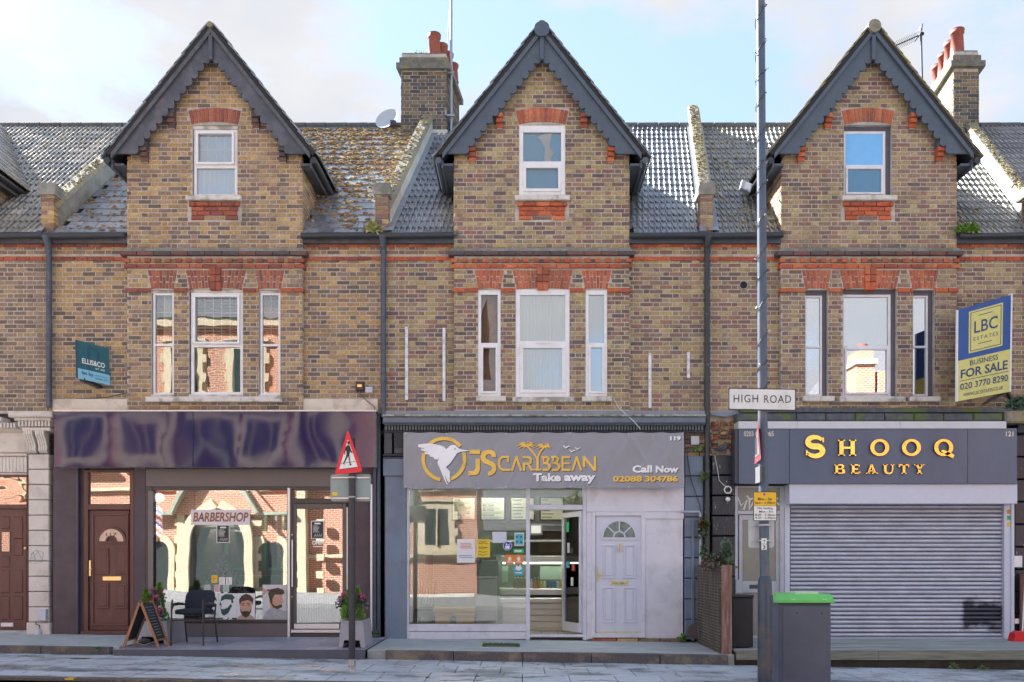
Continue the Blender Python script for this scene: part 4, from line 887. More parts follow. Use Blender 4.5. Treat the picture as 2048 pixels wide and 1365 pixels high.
P('letterbox', BRASS, (205, 242, 1153, 1162, -.004, .02), fd, .006); P('handle', BRASS, (177.5, 181.5, 1121, 1153, -.012, .02), fd, .005)
one('lever', BRASS, lambda m: m.loft([(X(179.5), -.03, Z(1139)), (X(179.5), -.05, Z(1139)), (X(187), -.05, Z(1138.5))], .009, n=6), fd)
P('plinth', FORE, (160, 291, 1269, 1290, -.02, .2), ra)
# big window
P('window_frame', DKB, [(291, 305, 974, 1276, -.03, .12), (305, 700, 974, 981, -.025, .12), (305, 576, 1240, 1246, -.03, .12)], ra)
P('stall_riser', TAUPE, (305, 576, 1246, 1278, -.01, .15), ra)
P('inner_frame', M('mid_bronze', (.16, .145, .15), rough=.35, var=.05), [(296, 306, 982, 1240, -.045, -.03)], ra, .004)
swn = P('shop_window_pane', GS, (306, 574, 981, 1240, .02, .028), ra, .001)
P('steel_post', ALUM, (574.5, 580, 976, 1278, -.05, .1), ra)
P('door_surround', DKB, [(580, 586, 981, 1278, -.02, .12), (696, 702, 976, 1278, -.02, .12), (586, 696, 998, 1007, -.018, .12), (586, 696, 1268, 1278, -.03, .12)], ra)
P('transom_pane', GS, (581, 696, 981, 998, .03, .036), ra)
sd = P('shop_door', M('bronze_door', (.10, .088, .088), rough=.35, var=.05), [(586, 592.5, 1007, 1268, .0, .06), (685, 693, 1007, 1268, .0, .06), (592.5, 685, 1007, 1018, .001, .06), (592.5, 685, 1246, 1268, .001, .06)], ra, label='glazed door of the barber shop')
P('pane', GS, (592.5, 685, 1018, 1246, .02, .028), sd, .001)
P('kick_plate', ALUM, [(588, 678, 1248, 1258, -.01, .0), (582, 680, 1260, 1266, -.03, .0)], sd, .003)
one('pull_handle', ALUM, lambda m: m.loft([(X(586.5), -.06, Z(1080)), (X(586.5), -.06, Z(1174))], .014, n=8), sd)
for py in (1070, 1194): one('lock', BRASS, lambda m: m.sphere((X(584.5), -.01, Z(py)), .02, scale=(1, .6, 1.6)), sd)
P('silver_edge', ALUM, (693.2, 695.4, 1015, 1180, -.008, .0), sd, .002)
one('door_lettering', WHITE, lambda m: (ptext(m, 'OPEN', 624, 648, 1082, 1090, .015, bold=.03), pbox(m, 626, 648, 1092.5, 1094.5, .014, .015)), sd)
# interior
BINT = M('barber_interior_wall', (.11, .10, .10), rough=.8, var=.2); FLR = M('shop_floor', (.26, .23, .2), rough=.5, var=.1)
one('shop_interior', BINT, lambda m: (m.box(X(286), X(286)+.05, .15, 4, 0, 3.5), m.box(X(704), X(704)+.05, .15, 4, 0, 3.5), m.box(X(286), X(706), 4, 4.05, 0, 3.5), m.box(X(286), X(706), .25, 4.1, 2.75, 2.8)), ra)
one('shop_floor', FLR, lambda m: m.box(X(289), X(703), .15, 4, -.02, .02), ra)
GRN = M('green_cabinet', (.03, .20, .12), rough=.35, var=.2)
cab = thing('barber_counter', 'dark green barber counter with mirrors deep inside the barber shop', 'counter', (X(470, 3), 3.4, 0))
one('counter', GRN, lambda m: [m.cbox(X(330+i*70, 3.2), X(392+i*70, 3.2), 3.2, 3.8, .05, 1.0) for i in range(4)], cab)
MIR = M('mirror', (.75, .78, .78), rough=.05, metal=1.0, var=0)
for i in range(3):
    one('mirror', MIR, lambda m: m.box(X(372+i*80, 3.8), X(410+i*80, 3.8), 3.85, 3.9, 1.15, 2.3), cab); one('mirror_frame', GRN, lambda m: m.frame(X(368+i*80, 3.8), X(414+i*80, 3.8), 1.1, 2.36, .06, 3.8, 3.9), cab)
for i in range(9): one('strip_lamp', M('warm_led', (1, .9, .7), emit=(1, .85, .6, 60)), lambda m: m.sphere((X(420+i*9, 3.2), 3.3, 2.22+.03*sin(i*2)), .022, 6, 4), cab)
one('shelf', M('pale_shelf', (.5, .52, .5), rough=.5), lambda m: (m.box(X(396, 2.8), X(488, 2.8), 2.8, 3.1, 1.98, 2.0), m.box(X(300, 2.8), X(392, 2.8), 2.8, 3.1, 1.45, 1.47)), cab)
pt = thing('partition_panel', 'white vertical partition post just inside the barber window', 'partition', (X(386, 1), 1, 0))
one('post', M('pale_wood', (.55, .52, .47), rough=.6), lambda m: (m.box(X(375, .9), X(386, .9), .9, 1.0, 0, 2.6), m.box(X(594, .5), X(612, .5), .5, .6, 0, 2.5)), pt)
one('door_screen', M('grey_ribbed_panel', (.14, .15, .15), rough=.6, var=.1), lambda m: [m.box(X(596+i*5, .35), X(600+i*5, .35), .35, .38, 0, Z(1192, .35)) for i in range(18)], pt)
# barber pole
bpl = thing('barber_pole', 'red white and blue striped barber pole with a white globe inside the window', 'barber pole', (X(318, .15), .15, 1.4))
xb = X(318, .15)
RED = M('sign_red', (.62, .025, .03), rough=.4, var=.04); BLU = M('sign_blue', (.03, .09, .48), rough=.4, var=.04); WHT = M('sign_white', (.82, .82, .80), rough=.45, var=.03)
one('globe', M('opal_globe', (.85, .85, .82), rough=.3, var=.02, emit=(1, .98, .94, .28)), lambda m: m.sphere((xb, .15, Z(996, .15)), .088, 14, 10), bpl)
one('collar', ALUM, lambda m: (m.loft([(xb, .15, Z(1005, .15)), (xb, .15, Z(1014, .15))], [.035, .05], n=12), m.loft([(xb, .15, Z(1074, .15)), (xb, .15, Z(1080, .15))], [.055, .03], n=12)), bpl)
def stripes(m):
    z0_, z1_ = Z(1074, .15), Z(1014, .15); n, k = 16, 24
    vs = [(xb+.052*cos(2*pi*i/n), .15+.052*sin(2*pi*i/n), z0_+(z1_-z0_)*j/k) for j in range(k+1) for i in range(n)]
    m.add(vs, []); 
    for j in range(k):
        for i in range(n):
            m.mi = (int((i*1.0*8/n+j*.75)) % 8)//2; m.mi = {0: 0, 1: 1, 2: 2, 3: 1}[m.mi]; m.add([], [])
            m.f.append((j*n+i, j*n+(i+1) % n, (j+1)*n+(i+1) % n, (j+1)*n+i)); m.c.append(None); m.sm.append(True); m.m.append(m.mi)
    m.mi = 0
one('striped_tube', [M('lit_red', (.62, .03, .03), rough=.4, emit=(.8, .03, .03, .16)), M('lit_white', (.82, .82, .8), rough=.4, emit=(1, 1, 1, .2)), M('lit_blue', (.03, .09, .5), rough=.4, emit=(.03, .1, .7, .2))], stripes, bpl)
# window graphics of the barber shop
bs_ = thing('window_lettering_panel', 'white translucent panel lettered BARBERSHOP on the barber window', 'sign', (X(440), 0, 2.2))
P('panel', M('white_film', (.74, .70, .74), rough=.5, var=.05), (382, 500, 1020, 1050, .012, .016), bs_, .001)
one('lettering', M('brown_letters', (.30, .11, .05), rough=.4, var=.5, scale=5), lambda m: ptext(m, 'BARBERSHOP', 386, 497, 1025, 1044, .009, bold=.028, shear=.18), bs_)
def paper(name, label, cat, px0, px1, t, b, y, mat, group=None):
    th_ = thing(name, label, cat, ((X(px0)+X(px1))/2, y, Z(b)), group); P('sheet', mat, (px0, px1, t, b, y, y+.003), th_, .0005); return th_
BLK = M('print_black', (.03, .03, .035), rough=.5, var=.1); PAP = M('white_paper', (.80, .80, .80), rough=.7, var=.03)
for px, lab in ((446, 'small black price list in a white frame below the barbershop lettering'), (635, 'small black price list in a white frame on the barber door glass')):
    t_, b_ = (1050, 1086) if px == 446 else (1042, 1078)
    q = paper('price_list', lab, 'price list', px-13, px+13, t_, b_, .012, PAP, 'price lists on the barber shop glass'); P('print', BLK, (px-11.5, px+11.5, t_+1.5, b_-1.5, .009, .0115), q, .0003)
    one('lettering', WHT, lambda m: (pbox(m, px-6, px+6, t_+4, t_+7, .008, .009), [pbox(m, px-9, px+random.uniform(0, 5), t_+10+i*2.4, t_+10.8+i*2.4, .008, .009) for i in range(6)], [m.loft([(X(px-7+k*4), .007, Z(t_+32)), (X(px-4+k*4), .007, Z(t_+26)), (X(px-4+k*4), .007, Z(t_+31))], .004, n=4) for k in range(4)]), q)
INKG = M('ink_green', (.03, .09, .07), rough=.6); SKIN = M('printed_skin', (.58, .34, .24), rough=.6, var=.05); HAIR = M('printed_hair', (.07, .045, .035), rough=.6, var=.3, scale=40); GREYP = M('print_grey', (.40, .40, .42), rough=.6, var=.2, scale=10)
yp = .010
q = paper('poster', 'white poster of a bearded skull above a BARBER SHOP ribbon', 'poster', 410, 436.5, 1187, 1236, .012, PAP, 'barber posters')
one('print', INKG, lambda m: (flat(m, [(414, 1200), (417, 1192), (426, 1190), (432, 1196), (434, 1203), (428, 1200), (420, 1201)], yp, .001), flat(m, [(416, 1212), (421, 1210), (422, 1214), (417, 1215)], yp, .001), flat(m, [(426, 1210), (430, 1210), (431, 1214), (426, 1215)], yp, .001), flat(m, [(415, 1219), (423, 1223), (432, 1219), (431, 1227), (423, 1230), (416, 1226)], yp, .001), ptext(m, 'BARBER', 413, 434, 1226.5, 1230.5, yp-.001), ptext(m, 'SHOP', 417, 430, 1231.5, 1235, yp-.001)), q)
q = paper('poster', 'white poster with a green line drawing of a bearded man in profile', 'poster', 437, 473.5, 1187, 1236, .012, PAP, 'barber posters')
one('print', INKG, lambda m: (flat(m, [(441, 1203), (443, 1193), (452, 1188.5), (464, 1189), (470, 1196), (466, 1199), (467, 1206), (463, 1207), (462, 1200), (450, 1199)], yp, .001), flat(m, [(441, 1218), (447, 1219), (455, 1216), (462, 1208), (464, 1212), (457, 1226), (448, 1232), (443, 1228)], yp, .001), flat(m, [(441, 1203), (438.5, 1211), (441.5, 1211.5), (441, 1218), (442, 1218), (443, 1210)], yp, .001)), q)
q = paper('poster', 'colour poster of a dark haired bearded man looking straight out', 'poster', 474, 510, 1187, 1239, .012, PAP, 'barber posters')
one('face', SKIN, lambda m: flat(m, [(481, 1202), (503, 1202), (504, 1212), (502, 1222), (497, 1230), (491, 1234), (485, 1230), (481, 1222), (479, 1212)], yp, .001), q)
one('shoulders', SKIN, lambda m: flat(m, [(484, 1229), (499, 1229), (509, 1236), (509, 1238.5), (475, 1238.5), (476, 1234)], yp+.0005, .001), q)
one('hair', HAIR, lambda m: (flat(m, [(479, 1211), (478, 1200), (483, 1192), (492, 1188), (501, 1191), (507, 1198), (505, 1211), (503, 1204), (496, 1201), (484, 1203)], yp-.0015, .001), flat(m, [(480, 1217), (484, 1224), (487, 1223), (491, 1222), (496, 1223), (499, 1224), (503, 1216), (502, 1225), (497, 1233), (491, 1236), (485, 1232), (481, 1225)], yp-.0015, .001), flat(m, [(483, 1207.5), (489, 1206.8), (489, 1208.3), (483, 1209)], yp-.0015, .001), flat(m, [(494, 1206.8), (500, 1207.5), (500, 1209), (494, 1208.3)], yp-.0015, .001), flat(m, [(484, 1210), (488, 1210), (488, 1211.5), (484, 1211.5)], yp-.0015, .001), flat(m, [(495, 1210), (499, 1210), (499, 1211.5), (495, 1211.5)], yp-.0015, .001), flat(m, [(488, 1226), (495, 1226), (494, 1227.5), (489, 1227.5)], yp-.0015, .001)), q)
q = paper('poster', 'colour poster of a bearded man in a grey cape having his hair combed', 'poster', 525, 573, 1170, 1239, .012, M('poster_ground', (.62, .62, .62), rough=.6, var=.1), 'barber posters')
one('face', SKIN, lambda m: (flat(m, [(541, 1192), (564, 1190), (565, 1199), (567.5, 1205), (564.5, 1207), (564, 1214), (557, 1216), (552, 1222), (541, 1216), (538, 1203)], yp, .001), flat(m, [(526, 1176), (532, 1180), (540, 1178), (541, 1182), (533, 1186), (526, 1192)], yp, .001)), q)
one('hair', HAIR, lambda m: (flat(m, [(538, 1196), (536, 1187), (541, 1179), (556, 1176), (567, 1180), (569, 1187), (564, 1190), (549, 1190), (545, 1198), (545, 1208), (551, 1213), (564, 1209), (564, 1215), (555, 1219), (546, 1215), (541, 1206)], yp-.0015, .001)), q)
one('cape', GREYP, lambda m: flat(m, [(540, 1217), (556, 1218), (571, 1223), (572, 1238), (526, 1238), (530, 1226)], yp-.0008, .001), q)
one('comb', BLK, lambda m: flat(m, [(534, 1179), (556, 1184), (556, 1186), (534, 1181.5)], yp-.003, .001), q)
YEL = M('notice_yellow', (.80, .60, .05), rough=.7, var=.05)
for px, t_, mt, lab in ((429, 1151, YEL, 'small yellow and red leaflet taped to the barber window'), (444, 1155, PAP, 'small white leaflet right of the yellow one on the barber window'), (458, 1155, PAP, 'small white leaflet in front of the pink blossom, uppermost right'), (415, 1170, M('green_leaflet', (.45, .56, .5), rough=.7), 'pale green leaflet above the skull poster'), (434, 1170, M('pink_leaflet', (.66, .5, .5), rough=.7), 'pinkish leaflet above the profile drawing'), (452, 1170, MATS['green_leaflet'], 'pale green leaflet at the right end of the low row on the barber window')):
    q = paper('leaflet', lab, 'leaflet', px-6, px+6, t_, t_+15, .014, mt, 'leaflets on the barber window')
    one('print', GREYP if mt is not YEL else RED, lambda m: [pbox(m, px-4, px+random.uniform(0, 4), t_+3+i*2.6, t_+4+i*2.6, .012, .0135) for i in range(4)], q)

# ---------------------------------------------------------------- house 2: takeaway
CHAR = M('charcoal_paint', (.055, .062, .08), rough=.45, var=.15, scale=6, dirt=(.25, .26, .27), dscale=9, damt=.3, dlo=.62, dhi=.7)
GBLUE = M('grey_blue_paint', (.17, .22, .30), rough=.5, var=.08, scale=5, bump=.05, dirt=(.10, .11, .13), dscale=2, damt=.3)
LILAC = M('pale_lilac_paint', (.72, .72, .80), rough=.5, var=.05, scale=4, bump=.03, dirt=(.42, .42, .46), dscale=3, damt=.3)
one('lead_ledge', LEAD, lambda m: m.prism([(X(765), Z(836)), (X(1412), Z(836)), (X(1412), Z(824)), (X(765), Z(824))], -.12, .05), rb)
one('mossy_ledge', M('mossy_ledge', (.42, .43, .40), rough=.95, var=.4, scale=14, bump=.6, dirt=(.14, .15, .08), dscale=8, damt=.8), lambda m: m.cbox(X(765, -.3), X(1412, -.3), -.30, -.12, Z(833, -.3), Z(829, -.3), .01), rb)
one('shop_cornice', M('cornice_blue', (.135, .165, .215), rough=.4, var=.08, dirt=(.3, .33, .35), dscale=7, damt=.2), lambda m: (m.cbox(X(765, -.28), X(1412, -.28), -.28, 0, Z(847, -.28), Z(833.5, -.28), .02), m.cbox(X(768, -.2), X(1410, -.2), -.20, 0, Z(850.5, -.2), Z(847.5, -.2), .006)), rb)
for i in range(108): P('dentil', MATS['cornice_blue'], (771+i*5.9, 774.2+i*5.9, 851.5, 860.5, -.17, -.05), rb, .003)
P('frieze', CHAR, [(768, 1410, 850, 866, -.08, .1)], rb)
P('capital', CHAR, [(768, 784, 866, 908, -.10, .1), (788, 806, 866, 908, -.10, .1), (765, 808, 909, 912, -.12, .1), (766, 808, 914, 917, -.11, .1)], rb)
for i in range(5): P('capital_rib', CHAR, (789+i*3.6, 791+i*3.6, 868, 896, -.125, -.1), rb, .003)
P('pilaster', GBLUE, [(766, 808, 917.5, 952, -.1, .1), (770, 813, 952.5, 1280, -.06, .2)], rb)
# shop frame
SF = M('shop_frame', (.66, .67, .76), rough=.35, var=.05, scale=5, dirt=(.4, .4, .44), dscale=4, damt=.3)
P('shop_frame', SF, [(813, 818, 976, 1279, -.03, .08), (1052, 1060, 976, 1281, -.04, .08), (1166, 1173, 976, 1281, -.04, .08), (818, 1052, 974, 978, -.02, .08), (1060, 1166, 1010, 1020, -.02, .08), (1060, 1166, 1270, 1275, -.04, .08)], rb)
P('panel_board', SF, (818, 1052, 1249, 1263.5, -.03, .08), rb); P('panel_board', SF, (818, 1052, 1264.5, 1279, -.03, .08), rb)
P('shop_window_pane', GJ, (818, 1052, 978, 1249, .02, .028), rb, .001); P('transom_pane', GD, (1060, 1166, 976, 1010, .02, .028), rb, .001)
P('wall_panel', LILAC, [(1173, 1368, 976, 1024, -.05, .1)], rb, .003); P('wall_panel', LILAC, (1173, 1187, 1024.5, 1279, -.02, .1), rb, .003); P('wall_panel', LILAC, (1290, 1366, 1038, 1277, -.02, .1), rb, .003); P('wall_panel', LILAC, (1287, 1368, 1024.5, 1038, -.05, .1), rb, .003)
P('door_frame', LILAC, [(1184, 1191, 1024, 1274, -.045, .1), (1283, 1291, 1024, 1274, -.045, .1), (1191, 1283, 1024, 1032, -.042, .1)], rb)
wd = P('front_door', M('pale_lilac_door', (.66, .68, .79), rough=.35, var=.04), (1191.5, 1282.5, 1032.5, 1266, .0, .06), rb, .004, label='pale lilac panelled door with a half round fanlight')
dm = MATS['pale_lilac_door']
for a, b in ((1205, 1230), (1247, 1272)):
    for t, bt in ((1090, 1157), (1175, 1246)):
        P('door_moulding', dm, [(a, b, t, t+2.5, -.02, .0), (a, b, bt-2.5, bt, -.02, .0), (a, a+2.5, t+2.5, bt-2.5, -.02, .0), (b-2.5, b, t+2.5, bt-2.5, -.02, .0)], wd, .004); P('panel_field', dm, (a+5, b-5, t+5, bt-5, -.014, .0), wd, .014)
fc2 = (X(1238.5), Z(1075))
one('fanlight_frame', dm, lambda m: (fan(m, *fc2, .275, .315, -.02, .01, n=20), fan(m, *fc2, .085, .11, -.02, .01), m.box(fc2[0]-.315, fc2[0]+.315, -.022, .01, fc2[1]-.045, fc2[1]-.005), [m.bar((fc2[0]+.1*cos(t), -.012, fc2[1]+.1*sin(t)), (fc2[0]+.28*cos(t), -.012, fc2[1]+.28*sin(t)), .022, .016, (0, 1, 0)) for t in (radians(42), radians(90), radians(138))]), wd)
one('fanlight_pane', M('leaded_glass', (.20, .26, .22), rough=.12, var=.6, scale=9, bump=.5, bscale=30), lambda m: fan(m, *fc2, .0, .275, -.005, .005, n=20), wd)
P('letterbox', BRASS, (1220, 1258, 1163, 1171, -.01, .01), wd, .006); P('letterbox_flap', M('brushed_brass', (.5, .42, .25), rough=.2, metal=.8, var=.4, scale=12), (1223, 1255, 1165, 1169.5, -.014, -.008), wd, .002)
P('handle_plate', BRASS, (1194.5, 1198, 1135, 1163, -.012, .01), wd, .005); one('lever', BRASS, lambda m: m.loft([(X(1196), -.02, Z(1149)), (X(1196), -.05, Z(1149)), (X(1206), -.05, Z(1149.5))], .012, n=6), wd)
one('knocker', BRASS, lambda m: m.loft([(X(1239), -.02, Z(1086)), (X(1239)-.025, -.03, Z(1092)), (X(1239)-.022, -.03, Z(1102)), (X(1239), -.03, Z(1106)), (X(1239)+.022, -.03, Z(1102)), (X(1239)+.025, -.03, Z(1092)), (X(1239), -.02, Z(1086))], .008, n=6), wd)
P('weather_bar', M('yellowed_bar', (.62, .60, .34), rough=.4), (1193, 1281, 1263, 1266.5, -.015, .0), wd, .003)
P('door_sill', LILAC, (1184, 1291, 1267, 1276, -.05, .12), rb)
# brick course under the panels
for a, b, c_ in ((1184, 1232, 'redold'), (1234, 1275, 'tan'), (1277, 1318, 'tan'), (1320, 1366, 'brown')):
    one('plinth_stone', brickM, lambda m: m.add([((X(a)+X(b))/2+v[0], -.05+v[1], Z(1283)+v[2]) for v in brick_vs(X(b)-X(a), .10, .2)], BF, pc(c_)), rb)
# open glass door, hinged on the right and swung inwards
def odm(p):  # local x along the leaf from hinge
    return p
hx, hy = X(1165), .03; ang = radians(68); dvx, dvy = -cos(ang), sin(ang); LW = .80
def leaf(m, a, b, z0_, z1_, th=.05): m.obox((hx+dvx*(a+b)/2, hy+dvy*(a+b)/2, (z0_+z1_)/2), (dvx*(b-a)/2, dvy*(b-a)/2, 0), (-dvy*th/2, dvx*th/2, 0), (0, 0, (z1_-z0_)/2))
zd0, zd1 = Z(1268)+.01, Z(1022)
dl = one('shop_door', SF, lambda m: (leaf(m, 0, .09, zd0, zd1), leaf(m, LW-.09, LW, zd0, zd1), leaf(m, .09, LW-.09, zd0, zd0+.16), leaf(m, .09, LW-.09, zd1-.09, zd1)), rb, label='open glazed door of the takeaway')
one('pane', GD, lambda m: leaf(m, .09, LW-.09, zd0+.16, zd1-.09, .006), dl)
for i, (a, z_, w2, h_, mt) in enumerate(((.60, 1.92, .07, .18, M('sticker_green', (.03, .45, .18), rough=.5)), (.55, 1.55, .05, .18, PAP), (.42, 1.5, .07, .1, BLK), (.58, 1.25, .07, .12, M('sticker_teal', (.05, .42, .48), rough=.5)), (.35, 1.2, .06, .12, RED), (.4, .95, .05, .15, PAP))):
    one('sticker', mt, lambda m: m.obox((hx+dvx*a-dvy*.005-.004, hy+dvy*a+dvx*.005-.004, z_), (dvx*w2, dvy*w2, 0), (-dvy*.001, dvx*.001, 0), (0, 0, h_/2)), dl)
# interior of the takeaway
JW = M('takeaway_wall', (.30, .295, .29), rough=.7, var=.1); CEIL = M('takeaway_ceiling', (.55, .58, .56), rough=.8)
one('shop_interior', JW, lambda m: (m.box(X(811), X(811)+.04, .1, 4.2, 0, 3.3), m.box(X(1200), X(1200)+.04, .1, 4.2, 0, 3.3), m.box(X(811), X(1202), 4.2, 4.25, 0, 3.3)), rb)
one('ceiling', CEIL, lambda m: m.box(X(811), X(1202), .1, 4.2, 2.9, 2.95), rb)
fl = one('shop_floor', M('grout', (.2, .17, .15), rough=.9), lambda m: m.box(X(811), X(1202), .1, 4.2, -.03, .0), rb)
TL = M('floor_tile', (.62, .58, .50), rough=.3, var=.05)
for i in range(6):
    for j in range(4): one('floor_tile', TL, lambda m: m.box(X(1050)+i*.3+.006, X(1050)+i*.3+.294, .15+j*.3, .15+j*.3+.288, 0, .01), fl)
TUBE = M('lit_tube', (1, 1, .9), emit=(1, .97, .80, 17))
for i, (a, b, y_, lab) in enumerate(((935, 1010, .9, 'lit fluorescent tube nearer the window of the takeaway, left of the mullion'), (1062, 1135, 1.0, 'lit fluorescent tube above the open door of the takeaway'), (930, 1030, 2.3, 'lit fluorescent tube further back in the takeaway'))):
    t_ = thing('ceiling_tube_light', lab, 'light', (X(a, y_), y_, 2.85), 'fluorescent tubes in the takeaway')
    one('tube', TUBE, lambda m: m.loft([(X(a, y_), y_, 2.83), (X(b, y_), y_, 2.83)], .02, n=8), t_); one('batten', WHITE, lambda m: m.box(X(a, y_), X(b, y_), y_-.03, y_+.03, 2.855, 2.895), t_)
MW = M("menu_cream", (.50, .50, .40), rough=.6, var=.04); yb2 = 2.6
for i, (a, b, heads) in enumerate(((905, 950, ['DRINKS', 'HOT SNACKS', 'COLD SNACKS', 'VEGETARIAN']), (962, 1009, ['SOUPS', 'MEAT DISHES', 'FISH DISHES', 'RICE DISHES']), (1022, 1068, ['BREAKFAST']), (1081, 1127, ['JUICES']))):
    t_ = thing('menu_board', f'black framed menu board headed {heads[0]} on the takeaway back wall', 'menu board', (X(a, yb2), yb2, 2.1), 'menu boards in the takeaway')
    P('frame', BLK, (a-2, b+2, 994, 1042, yb2, yb2+.04), t_); P('sheet', MW, (a+1, b-1, 997, 1039, yb2-.006, yb2), t_, .001)
    def mt(m):
        for k, h in enumerate(heads):
            ptext(m, h, a+3, a+3+len(h)*2.1, 999+k*10, 1002.4+k*10, yb2-.009, bold=.03)
            for q_ in range(2 if len(heads) > 1 else 0): pbox(m, a+3, b-random.uniform(4, 14), 1004.2+k*10+q_*2.4, 1004.9+k*10+q_*2.4, yb2-.009, yb2-.007)
        if len(heads) == 1: [pbox(m, a+3, a+random.uniform(18, 32), 1008+k*6.5, 1009.6+k*6.5, yb2-.009, yb2-.007) for k in range(5)]
    one('lettering', BLK, mt, t_)
# hatch, shelf and back fittings
bkf = thing('kitchen_hatch', 'pale serving hatch in the dark back wall of the takeaway', 'hatch', (X(1100, 3), 3, 1.2))
one('opening', M('hatch_wall', (.42, .36, .27), rough=.8, var=.1), lambda m: m.box(X(1075, 3.9), X(1160, 3.9), 3.9, 4.0, Z(1105, 3.9), Z(1058, 3.9)), bkf)
one('shelf', ALUM, lambda m: (m.box(X(960, 3.2), X(1200, 3.2), 3.2, 3.6, Z(1084, 3.2), Z(1080, 3.2)), m.box(X(1070, 3.2), X(1150, 3.2), 3.2, 3.3, Z(1052, 3.2), Z(1048, 3.2))), bkf)
one('extractor_hood', M('dull_steel', (.28, .28, .29), rough=.35, metal=.5, var=.15), lambda m: (m.box(X(980, 3), X(1130, 3), 3.0, 3.9, Z(1062, 3), Z(1054, 3)), m.box(X(985, 2.7), X(1060, 2.7), 2.8, 3.4, .0, Z(1110, 2.7))), bkf)
inl = thing('hanging_lamp', 'square caged lamp hanging just inside the takeaway door', 'lamp', (X(1071, .6), .6, 1.8))
one('housing', STEEL, lambda m: m.frame(X(1059, .6), X(1085, .6), Z(1070, .6), Z(1048, .6), .03, .6, .7), inl); one('lens', M('lamp_lens', (.6, .62, .55), rough=.3, emit=(1, 1, .85, .12)), lambda m: m.box(X(1062, .6), X(1082, .6), .62, .66, Z(1067, .6), Z(1051, .6)), inl)
fr = thing('display_counter', 'long stainless display counter behind the takeaway door', 'counter', (X(1070, 1.2), 1.4, 0)); yc = 1.15
STC = M('counter_steel', (.55, .54, .50), rough=.35, metal=.25, var=.08); CRP = M('counter_panel', (.66, .62, .54), rough=.5, var=.05)
P('base', CRP, (1008, 1190, 1208, 1262, yc+.03, yc+.6), fr)
for i in range(4): P('base_panel', CRP, (1005, 1190, 1207+i*12.5, 1218.5+i*12.5, yc, yc+.03), fr, .006)
P('front', STC, [(998, 1192, 1177, 1195, yc-.02, yc+.6), (998, 1192, 1196, 1207, yc-.05, yc+.6)], fr, .02)
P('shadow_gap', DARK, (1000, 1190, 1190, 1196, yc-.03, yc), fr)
P('upper_shelf', STC, [(1000, 1192, 1112, 1124, yc+.05, yc+.5)], fr, .01); P('light_bar', M('bar_light', (.8, .85, .75), emit=(.95, 1, .85, 1.6)), (1005, 1192, 1125, 1128, yc+.08, yc+.12), fr)
P('counter_glass', GLASS('counter_glass', .04, (.94, .97, .95)), [(1002, 1190, 1130, 1176, yc+.0, yc+.006)], fr, .001)
P('side_panel', M('green_glass_edge', (.45, .58, .46), rough=.3), [(1004, 1016, 1133, 1165, yc+.2, yc+.22), (1080, 1125, 1133, 1160, yc+.34, yc+.36)], fr, .002)
cols_ = [((.30, .13, .08), 'brown'), ((.30, .13, .08), 'brown'), ((.25, .10, .07), 'dark brown'), ((.28, .12, .08), 'brown'), ((.62, .68, .72), 'clear'), ((.60, .66, .72), 'clear'), ((.65, .22, .05), 'orange'), ((.55, .16, .05), 'deep orange'), ((.72, .62, .08), 'yellow'), ((.75, .75, .75), 'white'), ((.10, .12, .14), 'black'), ((.04, .18, .55), 'blue'), ((.05, .22, .60), 'bright blue'), ((.70, .70, .72), 'silver'), ((.72, .58, .10), 'gold'), ((.62, .30, .12), 'copper'), ((.45, .05, .05), 'red')]
nmc = {}
for i, (c_, w_) in enumerate(cols_):
    px = 1030+i*6.6+.0; x_ = X(px, yc+.15); can = i >= 8; nmc[w_] = nmc.get(w_, 0)+1
    dup_ = [q_[1] for q_ in cols_].count(w_) > 1
    lab = f'{w_} drinks {"can" if can else "bottle"} in the takeaway display counter' + ('' if not dup_ else (', ' + ['leftmost', 'second', 'third', 'fourth'][nmc[w_]-1] + f' of the {w_} ones'))
    t_ = thing('drinks_can' if can else 'drinks_bottle', lab, 'can' if can else 'bottle', (x_, yc+.15, Z(1176, yc)), 'drinks in the takeaway counter'); z_ = Z(1177, yc)+.002
    mt_ = M(f'drink_{w_.replace(" ", "_")}', c_, rough=.25, var=.25, scale=25)
    if can: one('body', mt_, lambda m: m.loft([(x_, yc+.15, z_), (x_, yc+.15, z_+.01), (x_, yc+.15, z_+.115), (x_, yc+.15, z_+.13)], [.024, .029, .029, .023], n=10), t_); one('lid', ALUM, lambda m: m.loft([(x_, yc+.15, z_+.13), (x_, yc+.15, z_+.135)], .022, n=10), t_)
    else: one('body', mt_, lambda m: m.loft([(x_, yc+.15, z_), (x_, yc+.15, z_+.11), (x_, yc+.15, z_+.15), (x_, yc+.15, z_+.18)], [.027, .028, .012, .011], n=10), t_); one('cap', BLU if w_ == 'clear' else WHT, lambda m: m.loft([(x_, yc+.15, z_+.18), (x_, yc+.15, z_+.2)], .013, n=8), t_)
t_ = thing('till', 'small black till on the grey cabinet inside the takeaway', 'till', (X(980, 1), 1, 1.3)); one('body', BLK, lambda m: (m.box(X(968, .9), X(985, .9), .9, 1.1, Z(1121, .9), Z(1104, .9)), m.box(X(976, .9), X(992, .9), .92, 1.2, Z(1121, .9), Z(1113, .9))), t_)
t_ = thing('steel_cabinet', 'tall grey cabinet with a white shelf beside the takeaway window', 'cabinet', (X(975, .8), .8, 0))
P('body', M('cabinet_grey', (.42, .41, .40), rough=.5, var=.08), (951, 993, 1158, 1262, .75, 1.2), t_); P('top_drawer', M('drawer_grey', (.17, .17, .18), rough=.5), (951, 997, 1121, 1152, .72, 1.2), t_); P('white_shelf', WHITE, (953, 994, 1152.5, 1157, .8, 1.2), t_)
